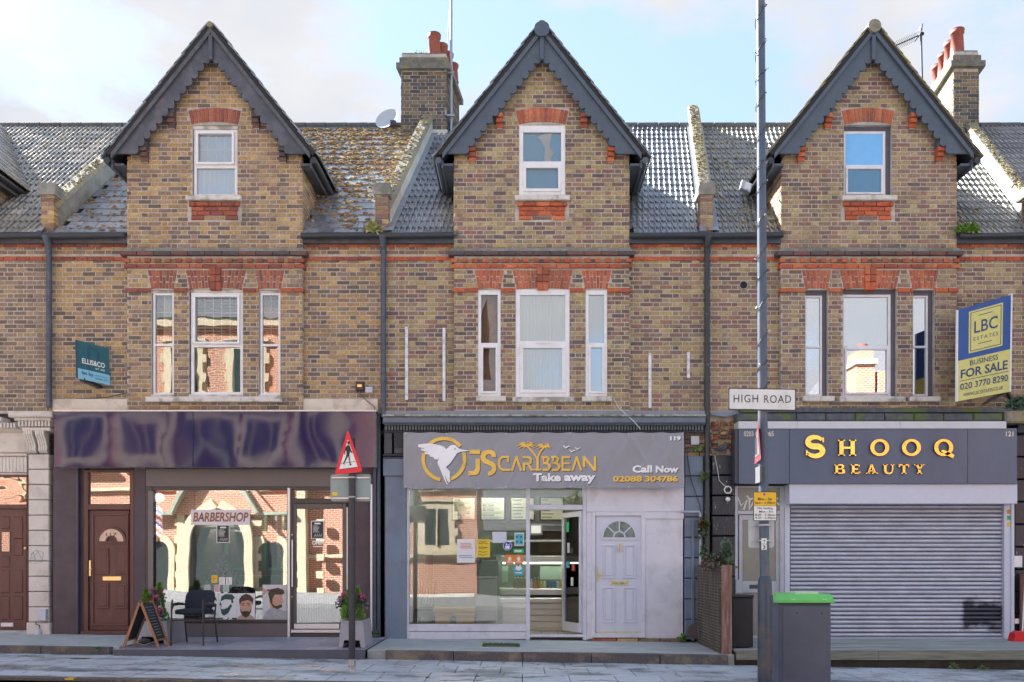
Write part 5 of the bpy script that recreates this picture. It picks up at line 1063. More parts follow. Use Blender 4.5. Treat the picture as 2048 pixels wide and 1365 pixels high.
t_ = thing('wooden_bench', 'yellow pine bench standing inside the takeaway window', 'bench', (X(905, .6), .6, 0)); PINE = M('yellow_pine', (.68, .46, .16), rough=.5, var=.12, stretch=(.3, 1, 3), scale=9)
one('seat', PINE, lambda m: (m.cbox(X(866, .5), X(951, .5), .5, 1.0, Z(1225, .5), Z(1216, .5), .01), m.cbox(X(867, .5), X(950, .5), .51, 1.0, Z(1232, .5), Z(1226, .5), .006)), t_)
for a, b in ((870, 900), (912, 948)): P('leg', PINE, (a, b, 1232.5, 1262, .55, .9), t_)
t_ = thing('folding_chair', 'grey slatted chair at the left end of the takeaway window', 'chair', (X(850, .9), .9, 0)); CHG = M('chair_grey', (.13, .14, .15), rough=.5)
one('backrest', CHG, lambda m: [m.bar((X(838+i*6, .9), .7, .5), (X(843+i*6, .9), .78, .95), .012, .012) for i in range(6)], t_); one('seat', CHG, lambda m: m.box(X(834, .9), X(876, .9), .6, 1.0, .42, .45), t_)
for a in (836, 872): one('leg', CHG, lambda m: (m.bar((X(a, .9), .65, 0), (X(a, .9), .65, .42), .02, .02), m.bar((X(a, .9), .97, 0), (X(a, .9), .97, .42), .02, .02)), t_)
# notices on the takeaway window
def lines(th_, px0, px1, t, b, n, mat, y=.008):
    one('print', mat, lambda m: [pbox(m, px0+random.uniform(0, 3), px1-random.uniform(0, 5), t+(b-t)*(i+.3)/n, t+(b-t)*(i+.3)/n+.9, y, y+.002) for i in range(n)], th_)
q = paper('notice', 'large white printed notice taped low on the takeaway window', 'notice', 914, 950, 1079, 1126, .012, PAP, 'notices on the takeaway window'); lines(q, 919, 946, 1086, 1098, 4, RED); lines(q, 917, 948, 1110, 1118, 2, BLU)
q = paper('notice', 'yellow handwritten notice on the takeaway window', 'notice', 954, 980, 1079, 1115, .012, YEL, 'notices on the takeaway window'); one('handwriting', BLK, lambda m: [m.loft([(X(957+k*2.2), .007, Z(b_+random.uniform(-1.6, 1.6))) for k in range(9)], .003, n=4) for b_ in (1083, 1087, 1094, 1097, 1104, 1110)], q)
q = paper('notice', 'blank white sheet in the middle of the takeaway window', 'notice', 985, 1013, 1064, 1086, .012, M('white_paper_blue', (.66, .68, .78), rough=.7, var=.03), 'notices on the takeaway window')
q = paper('sticker', 'teal and white hygiene sticker beside the takeaway mullion', 'sticker', 1029, 1048, 1066, 1092, .012, PAP, 'stickers on the takeaway window'); P('print', M('sticker_aqua', (.10, .48, .50), rough=.5), (1030.5, 1046.5, 1068, 1090, .009, .0115), q, .0003); one('icons', BLU, lambda m: [m.sphere((X(a), .008, Z(b)), .02, 8, 4, (1, .05, 1)) for a, b in ((1034, 1074), (1042, 1074), (1034, 1084), (1042, 1085))], q)
q = thing('sticker', 'round blue sticker with a white takeaway box emblem', 'sticker', (X(1015), .01, 1.5), 'stickers on the takeaway window'); one('disc', WHT, lambda m: flat(m, [(1015+9*cos(t*pi/12), 1092+9*sin(t*pi/12)) for t in range(24)], .012), q); one('print', M('sticker_cobalt', (.04, .06, .5), rough=.5), lambda m: flat(m, [(1015+8*cos(t*pi/12), 1092+8*sin(t*pi/12)) for t in range(24)], .009), q); one('emblem', WHT, lambda m: (flat(m, [(1010, 1092), (1020, 1092), (1018.5, 1098), (1011.5, 1098)], .007, .001), flat(m, [(1011, 1090.5), (1013, 1086), (1015, 1090.5)], .007, .001), flat(m, [(1015.5, 1090.5), (1019, 1088), (1019.5, 1090.5)], .007, .001)), q)
q = paper('sticker', 'green hygiene rating sticker with a black top edge', 'sticker', 1026, 1049, 1094, 1109, .012, BLK, 'stickers on the takeaway window'); P('print', MATS['sticker_green'], (1027, 1048, 1098, 1107, .009, .0115), q, .0003); one('print', WHT, lambda m: pbox(m, 1029, 1043, 1101, 1104, .007, .008), q)
ORG_ = M('sticker_orange', (.80, .24, .03), rough=.5)
for a, l_ in ((1011, 'left'), (1029, 'right')):
    q = paper('sticker', f'orange delivery service sticker, {l_} one of the pair', 'sticker', a, a+17, 1110, 1128, .012, ORG_, 'stickers on the takeaway window'); one('emblem', WHT, lambda m: (flat(m, [(a+4, 1118), (a+8.5, 1113), (a+13, 1118), (a+11.5, 1118), (a+11.5, 1122), (a+5.5, 1122), (a+5.5, 1118)], .008, .001), pbox(m, a+3, a+14, 1123.5, 1125, .008, .010)), q)
q = paper('sticker', 'turquoise sticker with a white bag emblem, lowest on the window', 'sticker', 1028, 1047, 1134, 1151, .012, MATS['sticker_teal'], 'stickers on the takeaway window'); one('emblem', WHT, lambda m: (flat(m, [(1032, 1131), (1037, 1133), (1041, 1130), (1044, 1138), (1038, 1142), (1031, 1140)], .008, .001), pbox(m, 1031, 1044, 1145, 1147, .008, .010)), q)
# right hand grey pilaster of the takeaway, with old blocks
for i in range(9): P('pilaster_block', GBLUE, (1369.5, 1407, 912+i*41, 912+i*41+39.5, -.05+.01*(i % 2), .15), rb, .01)
P('vertical_batten', GBLUE, [(1383, 1389, 1040, 1282, -.075, -.04)], rb)
expo = MB()
for i in range(6):
    for a, b in (((1370, 1388), (1390, 1411)) if i % 2 else ((1370, 1398), (1400, 1411))): expo.add([((X(a)+X(b))/2+v[0], .0+v[1], Z(909-i*8.6)+v[2]) for v in brick_vs(X(b)-X(a), .066, .2)], BF, pc('brown'))
expo.build('exposed_brick', brickM, rb, kind='stuff')
ub = thing('junction_box', 'pale square junction box on bare brick beside the banner', 'junction box', (X(1391), -.05, 3.4)); P('case', M('box_white', (.55, .58, .64), rough=.4), (1382, 1399, 872, 890, -.06, .0), ub, .008)
gp = thing('gas_pipe', 'grey gas pipe with a yellow lower end beside the pale door', 'pipe', (X(1400, -.15), -.15, 0))
one('pipe', M('grey_conduit', (.42, .45, .50), rough=.4, metal=.2, var=.15), lambda m: m.loft([(X(1362, -.12), -.12, Z(1024, -.12)), (X(1398, -.12), -.12, Z(1024, -.12)), (X(1400.5, -.12), -.12, Z(1027, -.12)), (X(1400, -.12), -.12, Z(1235, -.12))], .022, n=8), gp)
one('yellow_end', M('gas_yellow', (.55, .38, .06), rough=.5, var=.1), lambda m: m.loft([(X(1400, -.12), -.12, Z(1235, -.12)), (X(1400, -.12), -.12, Z(1286, -.12))], .024, n=8), gp)
for z_ in (1045, 1207): one('clamp', BLACKP, lambda m: m.loft([(X(1400, -.12), -.12, Z(z_, -.12)), (X(1400, -.12), -.12, Z(z_+4, -.12))], .034, n=8), gp)
tag(one('plastic_crate', M('dark_purple_plastic', (.05, .035, .05), rough=.4), lambda m: (m.cbox(X(1398, -.3), X(1416, -.3), -.3, -.1, .0, .2, .02), m.loft([(X(1390, -.2), -.2, .12), (X(1392, -.2), -.14, .12)], .13, n=12))), 'small black plastic machine at the foot of the gas pipe', 'box')

# ---------------------------------------------------------------- house 3: salon
BLKP = M('black_block_paint', (.025, .03, .042), rough=.35, var=.3, scale=6, bump=.3, bscale=15, dirt=(.45, .46, .48), dscale=11, damt=.9, dlo=.63, dhi=.68, stretch=(2.5, 1, .7))
for i in range(9): P('pilaster_block', BLKP, (1424, 1470, 911+i*40.6, 911+i*40.6+38.6, -.06+.008*(i % 3), .2), rc, .012)
rub = MB()
for i in range(13):
    z_ = 848+(i//2)*9.2
    for k in range(3): a = 1422+k*17+random.uniform(-3, 3); rub.add([(X(a+8)+v[0], random.uniform(-.05, .03)+v[1], Z(z_)+v[2]) for v in brick_vs(X(a+14)-X(a), random.uniform(.06, .09), .2, c=.015, j=.012)], BF, pc(random.choice(['tan', 'brown', 'redold', 'plum']), .3))
rub.build('rubble', brickM, rc, kind='stuff')
one('rubble_bed', mortarM, lambda m: m.box(X(1418), X(1472), .02, .2, Z(912), Z(826)), rc)
one('torn_lead', LEAD, lambda m: m.add([(X(1421, -.1), -.1, Z(832)), (X(1452, -.1), -.12, Z(836)), (X(1478, -.1), -.1, Z(829)), (X(1478), 0, Z(822)), (X(1421), 0, Z(824))], [(0, 1, 2, 3, 4)]), rc)
MOSL = M('mossy_slab', (.11, .12, .14), rough=.9, var=.4, scale=10, bump=.7, dirt=(.12, .17, .04), dscale=2.2, damt=.8, dlo=.5, dhi=.58)
for i in range(9): P('ledge_slab', MOSL, (1476+i*59, 1476+i*59+57.5, 827, 842, -.30, .05), rc, .02)
one('ledge_bed', MOSL, lambda m: m.box(X(1476), X(2010), -.2, 0, Z(829), Z(820)), rc)
P('stone_shelf', LICHEN, (2011, 2066, 822, 846, -.25, .05), rc, .03)
SB = M('sign_slate_blue', (.095, .13, .20), rough=.35, var=.12, scale=2, dirt=(.13, .15, .19), dscale=.8, damt=.5, stretch=(1, 1, .3))
sg = thing('shop_sign_box', 'slate blue sign box lettered in gold SHOOQ BEAUTY above the shutter', 'sign', (X(1750), -.15, 3.2)); ys = -.34
for a, b in ((1478, 1578.6), (1579.4, 1935), (1935.8, 2034)): P('sign_panel', SB, (a, b, 857, 968, ys, ys+.03), sg, .002)
P('sign_case', CHAR, (1470, 2034, 858, 967, ys+.031, -.02), sg)
P('white_trim', M('white_trim', (.62, .64, .68), rough=.4, var=.05), [(1477, 1594, 843, 857.5, ys-.02, -.02), (1594.5, 1800, 843, 857.5, ys-.02, -.02), (1800.5, 2013, 843, 857.5, ys-.02, -.02)], sg, .003)
GOLD = M('polished_gold', (.90, .66, .14), rough=.2, metal=.55, var=.2, scale=9); yl = ys-.045
EDG = M('gold_letter_side', (.10, .05, .01), rough=.4, metal=.6)
def serif(m, px0, px1, t, b, y):  # small wedge feet under a stem
    pbox(m, px0, px1, t, b, y, y+.04)
def gold_text(m, ch, a, b, t, bt, y, feet=()):
    text(m, ch, X(a, y), X(b, y), Z(bt, y), Z(t, y), y, bold=.03, ext=0)
    for f in feet: pbox(m, f[0], f[1], f[2], f[3], y, y+.002)
def ring(m, cx_, cy_, rx, ry_, wx, wy, y, th):
    n = 28
    for k in range(n):
        a, b = 2*pi*k/n, 2*pi*(k+1)/n
        m.prism([(X(cx_+rx*cos(a), y), Z(cy_+ry_*sin(a), y)), (X(cx_+rx*cos(b), y), Z(cy_+ry_*sin(b), y)), (X(cx_+(rx-wx)*cos(b), y), Z(cy_+(ry_-wy)*sin(b), y)), (X(cx_+(rx-wx)*cos(a), y), Z(cy_+(ry_-wy)*sin(a), y))], y, y+th)
def strokes(m, polys, y, th):
    for p in polys: m.prism([(X(a, y), Z(b, y)) for a, b in p], y, y+th)
def Sshape(cx_, cy_, w_, h_, t_):
    pts = []; n = 12; R1 = h_*.29
    # centreline of the S from upper right to lower left
    cl = []
    for i in range(n+1): a = radians(20+ (270-20)*i/n); cl.append((cx_+w_*.36*cos(a), cy_-h_*.235-R1*.86*sin(a)+R1*.0))
    for i in range(1, n+1): a = radians(90-250*i/n); cl.append((cx_+w_*.38*cos(a), cy_+h_*.25-R1*.92*sin(a)))
    L_, R_ = [], []
    for i, p in enumerate(cl):
        q = cl[min(i+1, len(cl)-1)]; r = cl[max(i-1, 0)]; d = Vector((q[0]-r[0], q[1]-r[1])).normalized(); s_ = t_*(.65+.6*sin(pi*i/(len(cl)-1))**1.0)/2
        L_.append((p[0]-d.y*s_, p[1]+d.x*s_)); R_.append((p[0]+d.y*s_, p[1]-d.x*s_))
    return [[L_[i], L_[i+1], R_[i+1], R_[i]] for i in range(len(cl)-1)]
def H_(a, b, t, bt, w_):
    s_ = 4; o_ = [[(a+3, t), (a+3+w_, t), (a+3+w_, bt), (a+3, bt)], [(b-3-w_, t), (b-3, t), (b-3, bt), (b-3-w_, bt)], [(a+3+w_, (t+bt)/2-2), (b-3-w_, (t+bt)/2-2), (b-3-w_, (t+bt)/2+2), (a+3+w_, (t+bt)/2+2)]]
    for x_ in (a, b-w_-6):
        for z_, d in ((t, 2.5), (bt-2.5, 2.5)): o_.append([(x_, z_), (x_+w_+6, z_), (x_+w_+6, z_+d), (x_, z_+d)])
    return o_
yy = yl; TH = .03
LET = []
ty, by = 929, 948
LET.append(lambda m, y, th: (strokes(m, Sshape(1630, 893, 40, 38, 9.5), y, th), strokes(m, [[(1612, 901), (1615, 901), (1618, 910), (1612, 911)], [(1645, 876), (1648, 875), (1648, 885), (1645, 885)]], y, th)))
LET.append(lambda m, y, th: strokes(m, H_(1676, 1712.5, 880, 912, 8), y, th))
LET.append(lambda m, y, th: ring(m, 1759.5, 895.5, 19, 17, 8, 5, y, th))
LET.append(lambda m, y, th: ring(m, 1823, 895.5, 19, 17, 8, 5, y, th))
LET.append(lambda m, y, th: (ring(m, 1887.5, 895.5, 19, 17, 8, 5, y, th), strokes(m, [[(1884, 900), (1892, 902), (1909, 910), (1906, 917), (1890, 909), (1882, 903)]], y, th)))
LET.append(lambda m, y, th: strokes(m, [[(1671, ty), (1676, ty), (1676, by), (1671, by)], [(1669, ty), (1684, ty), (1684, ty+2.4), (1669, ty+2.4)], [(1669, by-2.4), (1686, by-2.4), (1686, by), (1669, by)], [(1676, 937), (1684, 937), (1684, 939.3), (1676, 939.3)], [(1684, ty), (1688, ty+2), (1688, 936), (1684, 938), (1683, 936), (1683.5, 932)], [(1684, 937.5), (1690, 940), (1690, by-2), (1686, by), (1684.5, 945), (1684.5, 941)]], y, th))
LET.append(lambda m, y, th: strokes(m, [[(1704, ty), (1709, ty), (1709, by), (1704, by)], [(1702, ty), (1719, ty), (1719, ty+2.4), (1702, ty+2.4)], [(1702, by-2.4), (1720, by-2.4), (1720, by), (1702, by)], [(1709, 937.3), (1716, 937.3), (1716, 939.7), (1709, 939.7)], [(1717, ty), (1719.5, ty), (1719.5, 934), (1717, 933)], [(1718, by), (1720.5, by), (1720.5, 943), (1718, 944)]], y, th))
LET.append(lambda m, y, th: strokes(m, [[(1741, ty), (1745, ty), (1753, by), (1747.5, by), (1743, 933.5)], [(1741, ty), (1744, 932), (1737.5, by), (1735, by)], [(1739, 941), (1748, 941), (1748, 943), (1739, 943)], [(1732, by-2), (1740, by-2), (1740, by), (1732, by)], [(1744, by-2), (1756, by-2), (1756, by), (1744, by)]], y, th))
LET.append(lambda m, y, th: strokes(m, [[(1768, ty), (1773, ty), (1773, 942), (1775, 945.5), (1779, 946), (1783, 944), (1784, 940), (1784, ty), (1786.5, ty), (1786.5, 941), (1784, 947), (1778, 949), (1771, 947.5), (1768, 942)], [(1766, ty), (1775, ty), (1775, ty+2), (1766, ty+2)], [(1781.5, ty), (1789, ty), (1789, ty+2), (1781.5, ty+2)]], y, th))
LET.append(lambda m, y, th: strokes(m, [[(1799, ty), (1817, ty), (1817, ty+2.4), (1799, ty+2.4)], [(1805.5, ty), (1810.5, ty), (1810.5, by), (1805.5, by)], [(1803, by-2), (1813, by-2), (1813, by), (1803, by)], [(1797.5, ty), (1800, ty), (1800, 934), (1797.5, 935)], [(1816, ty), (1818.5, ty), (1818.5, 935), (1816, 934)]], y, th))
LET.append(lambda m, y, th: strokes(m, [[(1830, ty), (1835, ty), (1841, 937.5), (1841, 940), (1837.5, 940)], [(1844.5, ty), (1847, ty), (1841, 940), (1839, 938)], [(1836.5, 938.5), (1841.5, 938.5), (1841.5, by), (1836.5, by)], [(1828, ty), (1837, ty), (1837, ty+2), (1828, ty+2)], [(1842, ty), (1849, ty), (1849, ty+2), (1842, ty+2)], [(1834, by-2), (1844, by-2), (1844, by), (1834, by)]], y, th))
for fn in LET:
    lt = one('gold_letter', GOLD, lambda m: fn(m, yl, .004), sg); one('letter_side', EDG, lambda m: fn(m, yl+.0045, .022), lt)
PGW = M('pale_gold_print', (.76, .66, .52), rough=.5)
one('phone_number', PGW, lambda m: (ptext(m, '0203 6', 1488, 1515, 863, 873, ys-.003, bold=.005), ptext(m, '965', 1531.5, 1547.5, 863, 873, ys-.003, bold=.02), ptext(m, '121', 2012, 2027, 863, 873, ys-.003, bold=.02)), sg)
# shutter
sh = P('shutter_housing', M('shutter_box', (.60, .64, .76), rough=.3, var=.04), (1579, 2035, 968.5, 1008, -.30, .0), rc, .006)
SHM = M('shutter_steel', (.52, .54, .62), rough=.30, metal=.3, var=.16, scale=2.5, stretch=(1.2, 1, 2), dirt=(.05, .05, .065), dscale=.9, damt=.0)
# a sprayed-out dark patch, low on the right of the shutter
t_ = SHM.node_tree; b_ = [n for n in t_.nodes if n.type == 'BSDF_PRINCIPLED'][0]; src = b_.inputs['Base Color'].links[0].from_socket
g_ = N(t_, 'ShaderNodeNewGeometry'); sp = N(t_, 'ShaderNodeSeparateXYZ'); t_.links.new(g_.outputs['Position'], sp.inputs[0]); nz_ = N(t_, 'ShaderNodeTexNoise'); nz_.inputs['Scale'].default_value = 5; t_.links.new(g_.outputs['Position'], nz_.inputs['Vector'])
def mth(op, a, b, clamp=False):
    n = N(t_, 'ShaderNodeMath'); n.operation = op; n.use_clamp = clamp
    for i, v in enumerate((a, b)):
        if isinstance(v, (int, float)): n.inputs[i].default_value = v
        else: t_.links.new(v, n.inputs[i])
    return n.outputs[0]
wob = mth('MULTIPLY', mth('SUBTRACT', nz_.outputs[0], .5), .5)
dx_ = mth('SUBTRACT', mth('ABSOLUTE', mth('SUBTRACT', sp.outputs[0], X(1970)), 0), X(2000)-X(1940)-.05); dz2 = mth('SUBTRACT', mth('ABSOLUTE', mth('SUBTRACT', sp.outputs[2], Z(1230)), 0), .30)
dd = mth('ADD', mth('MAXIMUM', dx_, dz2), wob); ms = mth('MULTIPLY', mth('MULTIPLY', dd, -6.0), 1.0, True)
mxn = N(t_, 'ShaderNodeMixRGB'); mxn.inputs[2].default_value = (.06, .06, .085, 1); t_.links.new(ms, mxn.inputs[0]); t_.links.new(src, mxn.inputs[1]); t_.links.new(mxn.outputs[0], b_.inputs['Base Color'])
shr = one('roller_shutter', DARK, lambda m: pbox(m, 1579, 2010, 1008, 1282, .06, .08), rc, label='closed grey roller shutter with a dark sprayed patch low on the right')
npy = 31; p0, p1 = 1010, 1275
for i in range(npy):
    a = p0+(p1-p0)*i/npy; b = p0+(p1-p0)*(i+1)/npy; zt_, zb_ = Z(a), Z(b); mb = MB(); prof = []; n = 6
    for k in range(n+1): u = k/n; prof.append((-.002-.020*sin(pi*u)**.8, zt_-(zt_-zb_)*(.04+.86*u)))
    prof = [(.03, zt_-(zt_-zb_)*.04)]+prof+[(.03, zt_-(zt_-zb_)*.9)]
    xa, xb2 = X(1581), X(2008); vs = [(xa, p[0]+.02, p[1]) for p in prof]+[(xb2, p[0]+.02, p[1]) for p in prof]; nn = len(prof)
    mb.add(vs, [(k, k+1, nn+k+1, nn+k) for k in range(nn-1)], None, True); mb.build('slat', SHM, shr)
P('bottom_rail', MATS['shutter_box'], (1581, 2008, 1275.5, 1284, -.02, .06), shr, .004)
for g__ in ((1570, 1580, 1008, 1284, -.06, .06), (2008.5, 2022, 1008, 1284, -.06, .06), (2023, 2029, 1008, 1284, -.09, .06)): P('guide_rail', MATS['shutter_box'], g__, rc, .004)
for a, c_ in ((1020, 'sticker_orange'), (1032, 'sticker_green'), (1045, 'notice_yellow')): P('sticker', MATS[c_], (2014, 2021, a, a+8, -.064, -.06), rc, .001)
# side door
PG = M('pale_grey_frame', (.50, .52, .57), rough=.4, var=.06, dirt=(.35, .36, .38), dscale=4, damt=.3)
P('door_frame', PG, [(1470, 1476, 972, 1284, -.04, .1), (1560, 1570, 972, 1284, -.04, .1), (1476, 1560, 972, 976, -.035, .1), (1476, 1560, 1022, 1029, -.035, .1)], rc)
tp = P('transom_panel', M('taupe_film', (.26, .26, .245), rough=.25, var=.06), (1476, 1560, 976, 1022, .0, .02), rc, .001)
GRF = M('white_spray', (.80, .80, .82), rough=.5)
def spray(m, ls):
    for l_ in ls: m.loft([(X(a), 0, Z(b)) for a, b in l_], .02, n=6)
    m.v = [(v[0], -.006+v[1]*.15, v[2]) for v in m.v]
one('graffiti', GRF, lambda m: spray(m, ([(1475, 995), (1482, 1012), (1494, 1000), (1487, 1020)], [(1493, 992), (1500, 999), (1510, 996)], [(1499, 1000), (1498, 1020), (1507, 1004)], [(1556, 996), (1551, 1002), (1552, 1016)], [(1553, 1006), (1561, 1012)], [(1543, 990), (1548, 1018)])), tp)
dd_ = P('side_door', PG, [(1478, 1485, 1030, 1284, .0, .05), (1552, 1560, 1030, 1284, .0, .05), (1485, 1552, 1030, 1041, .001, .05), (1485, 1552, 1163, 1186, .001, .05), (1485, 1552, 1272, 1284, .001, .05)], rc, label='pale grey side door of the salon with obscured glass')
P('obscured_pane', M('taupe_glass', (.30, .28, .24), rough=.2, var=.06), (1485, 1552, 1041, 1163, .02, .03), dd_, .001); P('obscured_pane', MATS['taupe_glass'], (1485, 1552, 1186, 1272, .02, .03), dd_, .001)
P('pull_handle', PG, (1471, 1484, 1160, 1187, -.06, .0), dd_, .01); P('letterbox', CHAR, (1499, 1516, 1170, 1178, -.005, .0), dd_, .002); P('lock', BRASS, (1472, 1475, 1131, 1138, -.05, -.04), dd_, .002)
one('shop_backing', DARK, lambda m: m.box(X(1476), X(2060), .2, .25, 0, 3.5), rc)
for i in range(9): P('pilaster_block', BLKP, (2029.5, 2066, 870+i*45, 870+i*45+43, .0+.01*(i % 2), .2), rc, .012)
P('old_capital', M('sooty_paint', (.05, .055, .065), rough=.7, var=.4, scale=14, bump=.7), [(2036, 2066, 848, 866, -.1, .1)], rc)
one('shop_front_wall', GBLUE, lambda m: [m.cbox(X(2068)+i*.9, X(2068)+i*.9+.88, .0, .3, -.3, 3.85, .02) for i in range(6)], ry)
one('shop_fascia', CHAR, lambda m: m.cbox(X(2075), X(2660), -.2, -.01, 2.6, 3.5), ry)
# exterior clutter on the salon front
al = thing('alarm_light', 'round security sensor and bell hanging on the black painted blocks', 'alarm', (X(1453), -.1, 2.3))
one('ring', WHITE, lambda m: m.loft([(X(1453)+.06*cos(t*pi/8), -.10, Z(981)+.06*sin(t*pi/8)) for t in range(17)], .012, n=6), al); one('bell', WHITE, lambda m: m.sphere((X(1453), -.10, Z(1000)), .045, scale=(1, .8, .9)), al); one('cable', GREYW, lambda m: m.loft([(X(1427), -.08, Z(912)), (X(1433), -.08, Z(940)), (X(1436), -.08, Z(962)), (X(1446), -.08, Z(972)), (X(1453), -.09, Z(977))], .007, n=4), al)
for a, t_b, lab in ((2028, (1112, 1135), 'small white box on the dark blocks right of the shutter'), (2030, (1238, 1248), 'lowest small white box right of the shutter')):
    q = thing('wall_box', lab, 'box', (X(a), -.1, Z(t_b[1])), 'white boxes right of the shutter'); P('case', WHITE, (a, a+17, *t_b, -.08, .0), q, .006)
# ---------------------------------------------------------------- decks in front of the shops
DT = M('deck_tile', vcol=True, rough=.5, var=.25, scale=6, bump=.1, dirt=(.20, .20, .27), dscale=2, damt=.5)
dk = thing('barber_deck', 'low grey tiled platform in front of the barber shop', 'platform', (X(490), -1, 0))
dx0, dx1 = X(238, -2.0), X(733, -2.0)
one('edge_board', M('deck_edge', (.075, .085, .115), rough=.45, var=.12, scale=4), lambda m: slab(m, dx0, dx1, -2.16, -2.12, lambda x: .005, .14), dk)
one('base', DARK, lambda m: slab(m, dx0+.01, dx1-.01, -2.12, .0, lambda x: -.006, .12), dk)
n = 8; sw = (dx1-dx0)/n
for i in range(n):
    for j in range(5):
        c_ = random.uniform(.17, .24); y0 = -2.119+j*.42
        mb = MB(); slab(mb, dx0+i*sw+.003, dx0+(i+1)*sw-.003, y0+.003, y0+.417, lambda x: .006+0*x, .012, (c_*1.5, c_*1.5, c_*1.8)); mb.build('deck_tile', DT, dk)
WD = M('weathered_deck_wood', vcol=True, rough=.8, var=.35, scale=5, bump=.4, bscale=40, stretch=(.4, 5, 5), dirt=(.11, .12, .07), dscale=2.2, damt=.6)
wk = thing('timber_deck', 'weathered grey timber deck with ridged edge boards before the shutter', 'platform', (X(1760), -1, 0)); wx0, wx1 = X(1468, -1.9), 11.5
for j in range(13):
    y0 = -2.0+j*.148; x = wx0+(0 if j % 2 else -.9); 
    while x < wx1:
        c_ = random.uniform(.36, .46); a, b = max(x, wx0), min(x+2.4, wx1)
        if b-a > .1: mb = MB(); slab(mb, a+.004, b-.004, y0, y0+.136+random.uniform(-.002, .003), lambda x: -.01-.001*x+.0, .03, (c_*.95, c_, c_*.97)); mb.build('deck_plank', WD, wk)
        x += 2.4
for a, b in ((wx0, X(1755, -2)), (X(1756, -2), wx1)):
    mb = MB(); npf = 9; pf = []
    for k in range(npf): z_ = -.022-k*.0145; pf += [(-2.045, z_), (-2.045, z_-.009), (-2.035, z_-.010), (-2.035, z_-.0135)]
    vs = [(a, p[0], p[1]-.001*a) for p in pf]+[(b, p[0], p[1]-.001*b) for p in pf]; nn = len(pf)
    mb.add(vs, [(k, k+nn, k+nn+1, k+1) for k in range(nn-1)][:], (.30, .31, .25)); mb.box(a, b, -2.034, -2.01, -.16, -.02, (.2, .2, .15)); mb.build('edge_board', WD, wk)
for px in (1732, 1790, 1802, 1837, 1879, 1922, 1965, 1500): one('bolt', STEEL, lambda m: m.sphere((X(px, -2.05), -2.048, -.07), .009, 6, 4), wk)
one('deck_bearer', M('dirt_gap', (.05, .045, .035), rough=1, var=.4, scale=9), lambda m: m.box(wx0, wx1, -2.0, 0, -.5, -.05), wk)

# ---------------------------------------------------------------- banner
GV = M('banner_vinyl', (.30, .305, .34), rough=.42, var=.05, scale=2, spec=.6); BW = M('banner_white', (.93, .93, .95), rough=.45, var=.02); BG = M('banner_gold', (.92, .58, .10), rough=.45, var=.08, scale=3); BS = M('banner_shadow_print', (.06, .055, .06), rough=.5)
bn = thing('banner', 'grey vinyl banner of the takeaway with gold and white lettering and a hummingbird', 'banner', (X(1087), -.2, 3.0))
ybn = -.24; bx0, bx1, bz0, bz1 = X(807, ybn), X(1368, ybn), Z(976.5, ybn), Z(866, ybn)
eyes = [i/4.75*1.0+.155-.155 for i in range(6)]
ex_ = [(X(p, ybn)) for p in (812, 893, 1012, 1140, 1257, 1364)]
def folds(x, z):
    # sagging folds running between the eyelets
    r = 0; v = (z-bz0)/(bz1-bz0)
    for i, e in enumerate(ex_):
        for s_ in (-1, 1):
            t = (x-e)-s_*(1-v)*.55; r += .010*math.exp(-(t/.035)**2)*(1-v*.2)*((i*7+s_) % 3-.6)
            t = (x-e)-s_*v*.5; r += .009*math.exp(-(t/.03)**2)*(1-v*.6)*((i*5+s_) % 3-.8)
    r += .006*sin(x*3.1+z*2)+.004*sin(x*7-z*9)
    return r*1.9
NX, NZ = 220, 26; mb = MB()
mb.add([(bx0+(bx1-bx0)*i/NX, ybn-folds(bx0+(bx1-bx0)*i/NX, bz0+(bz1-bz0)*j/NZ), bz0+(bz1-bz0)*j/NZ+.006*sin(i*.35)*(abs(j/NZ-.5)*2)**6) for i in range(NX+1) for j in range(NZ+1)], [(i*(NZ+1)+j, (i+1)*(NZ+1)+j, (i+1)*(NZ+1)+j+1, i*(NZ+1)+j+1) for i in range(NX) for j in range(NZ)], None, True)
mb.build('sheet', GV, bn)
def drape(v, off=.004): return (v[0], ybn-folds(v[0], v[2])-off, v[2])
def subdiv(mb, mx=.035):
    """cut the printed shapes finely enough to follow the folds"""
    import bmesh
    bm_ = bmesh.new(); vs = [bm_.verts.new(v) for v in mb.v]
    for f in mb.f:
        try: bm_.faces.new([vs[i] for i in f])
        except ValueError: pass
    bmesh.ops.triangulate(bm_, faces=bm_.faces[:])
    for _ in range(5):
        le = [e for e in bm_.edges if e.calc_length() > mx]
        if not le: break
        bmesh.ops.subdivide_edges(bm_, edges=le, cuts=1, use_grid_fill=False); bmesh.ops.triangulate(bm_, faces=[f for f in bm_.faces if len(f.verts) > 3])
    bm_.verts.index_update(); r = MB(); r.v = [tuple(v.co) for v in bm_.verts]; r.f = [tuple(v.index for v in f.verts) for f in bm_.faces]; r.c = [None]*len(r.f); r.sm = [False]*len(r.f); r.m = [0]*len(r.f); bm_.free(); return r
def flat2(mb, pts, y=0):
    v3 = [Vector((X(a, ybn), Z(b, ybn), 0)) for a, b in pts]; tri = tessellate_polygon([v3]); mb.add([(v.x, ybn, v.y) for v in v3], [tuple(t) for t in tri])
def printed(name, mat, fn, off=.004, shadow=True):
    m1 = MB(); fn(m1); r = subdiv(m1); base = list(r.v); r.v = [drape(v, off) for v in base]; r.build(name, mat, bn)
    if shadow: r2 = MB(); r2.v = [drape((v[0]+.012, v[1], v[2]-.013), off-.002) for v in base]; r2.f = r.f; r2.c = r.c; r2.sm = r.sm; r2.m = r.m; r2.build('drop_shadow', BS, bn)
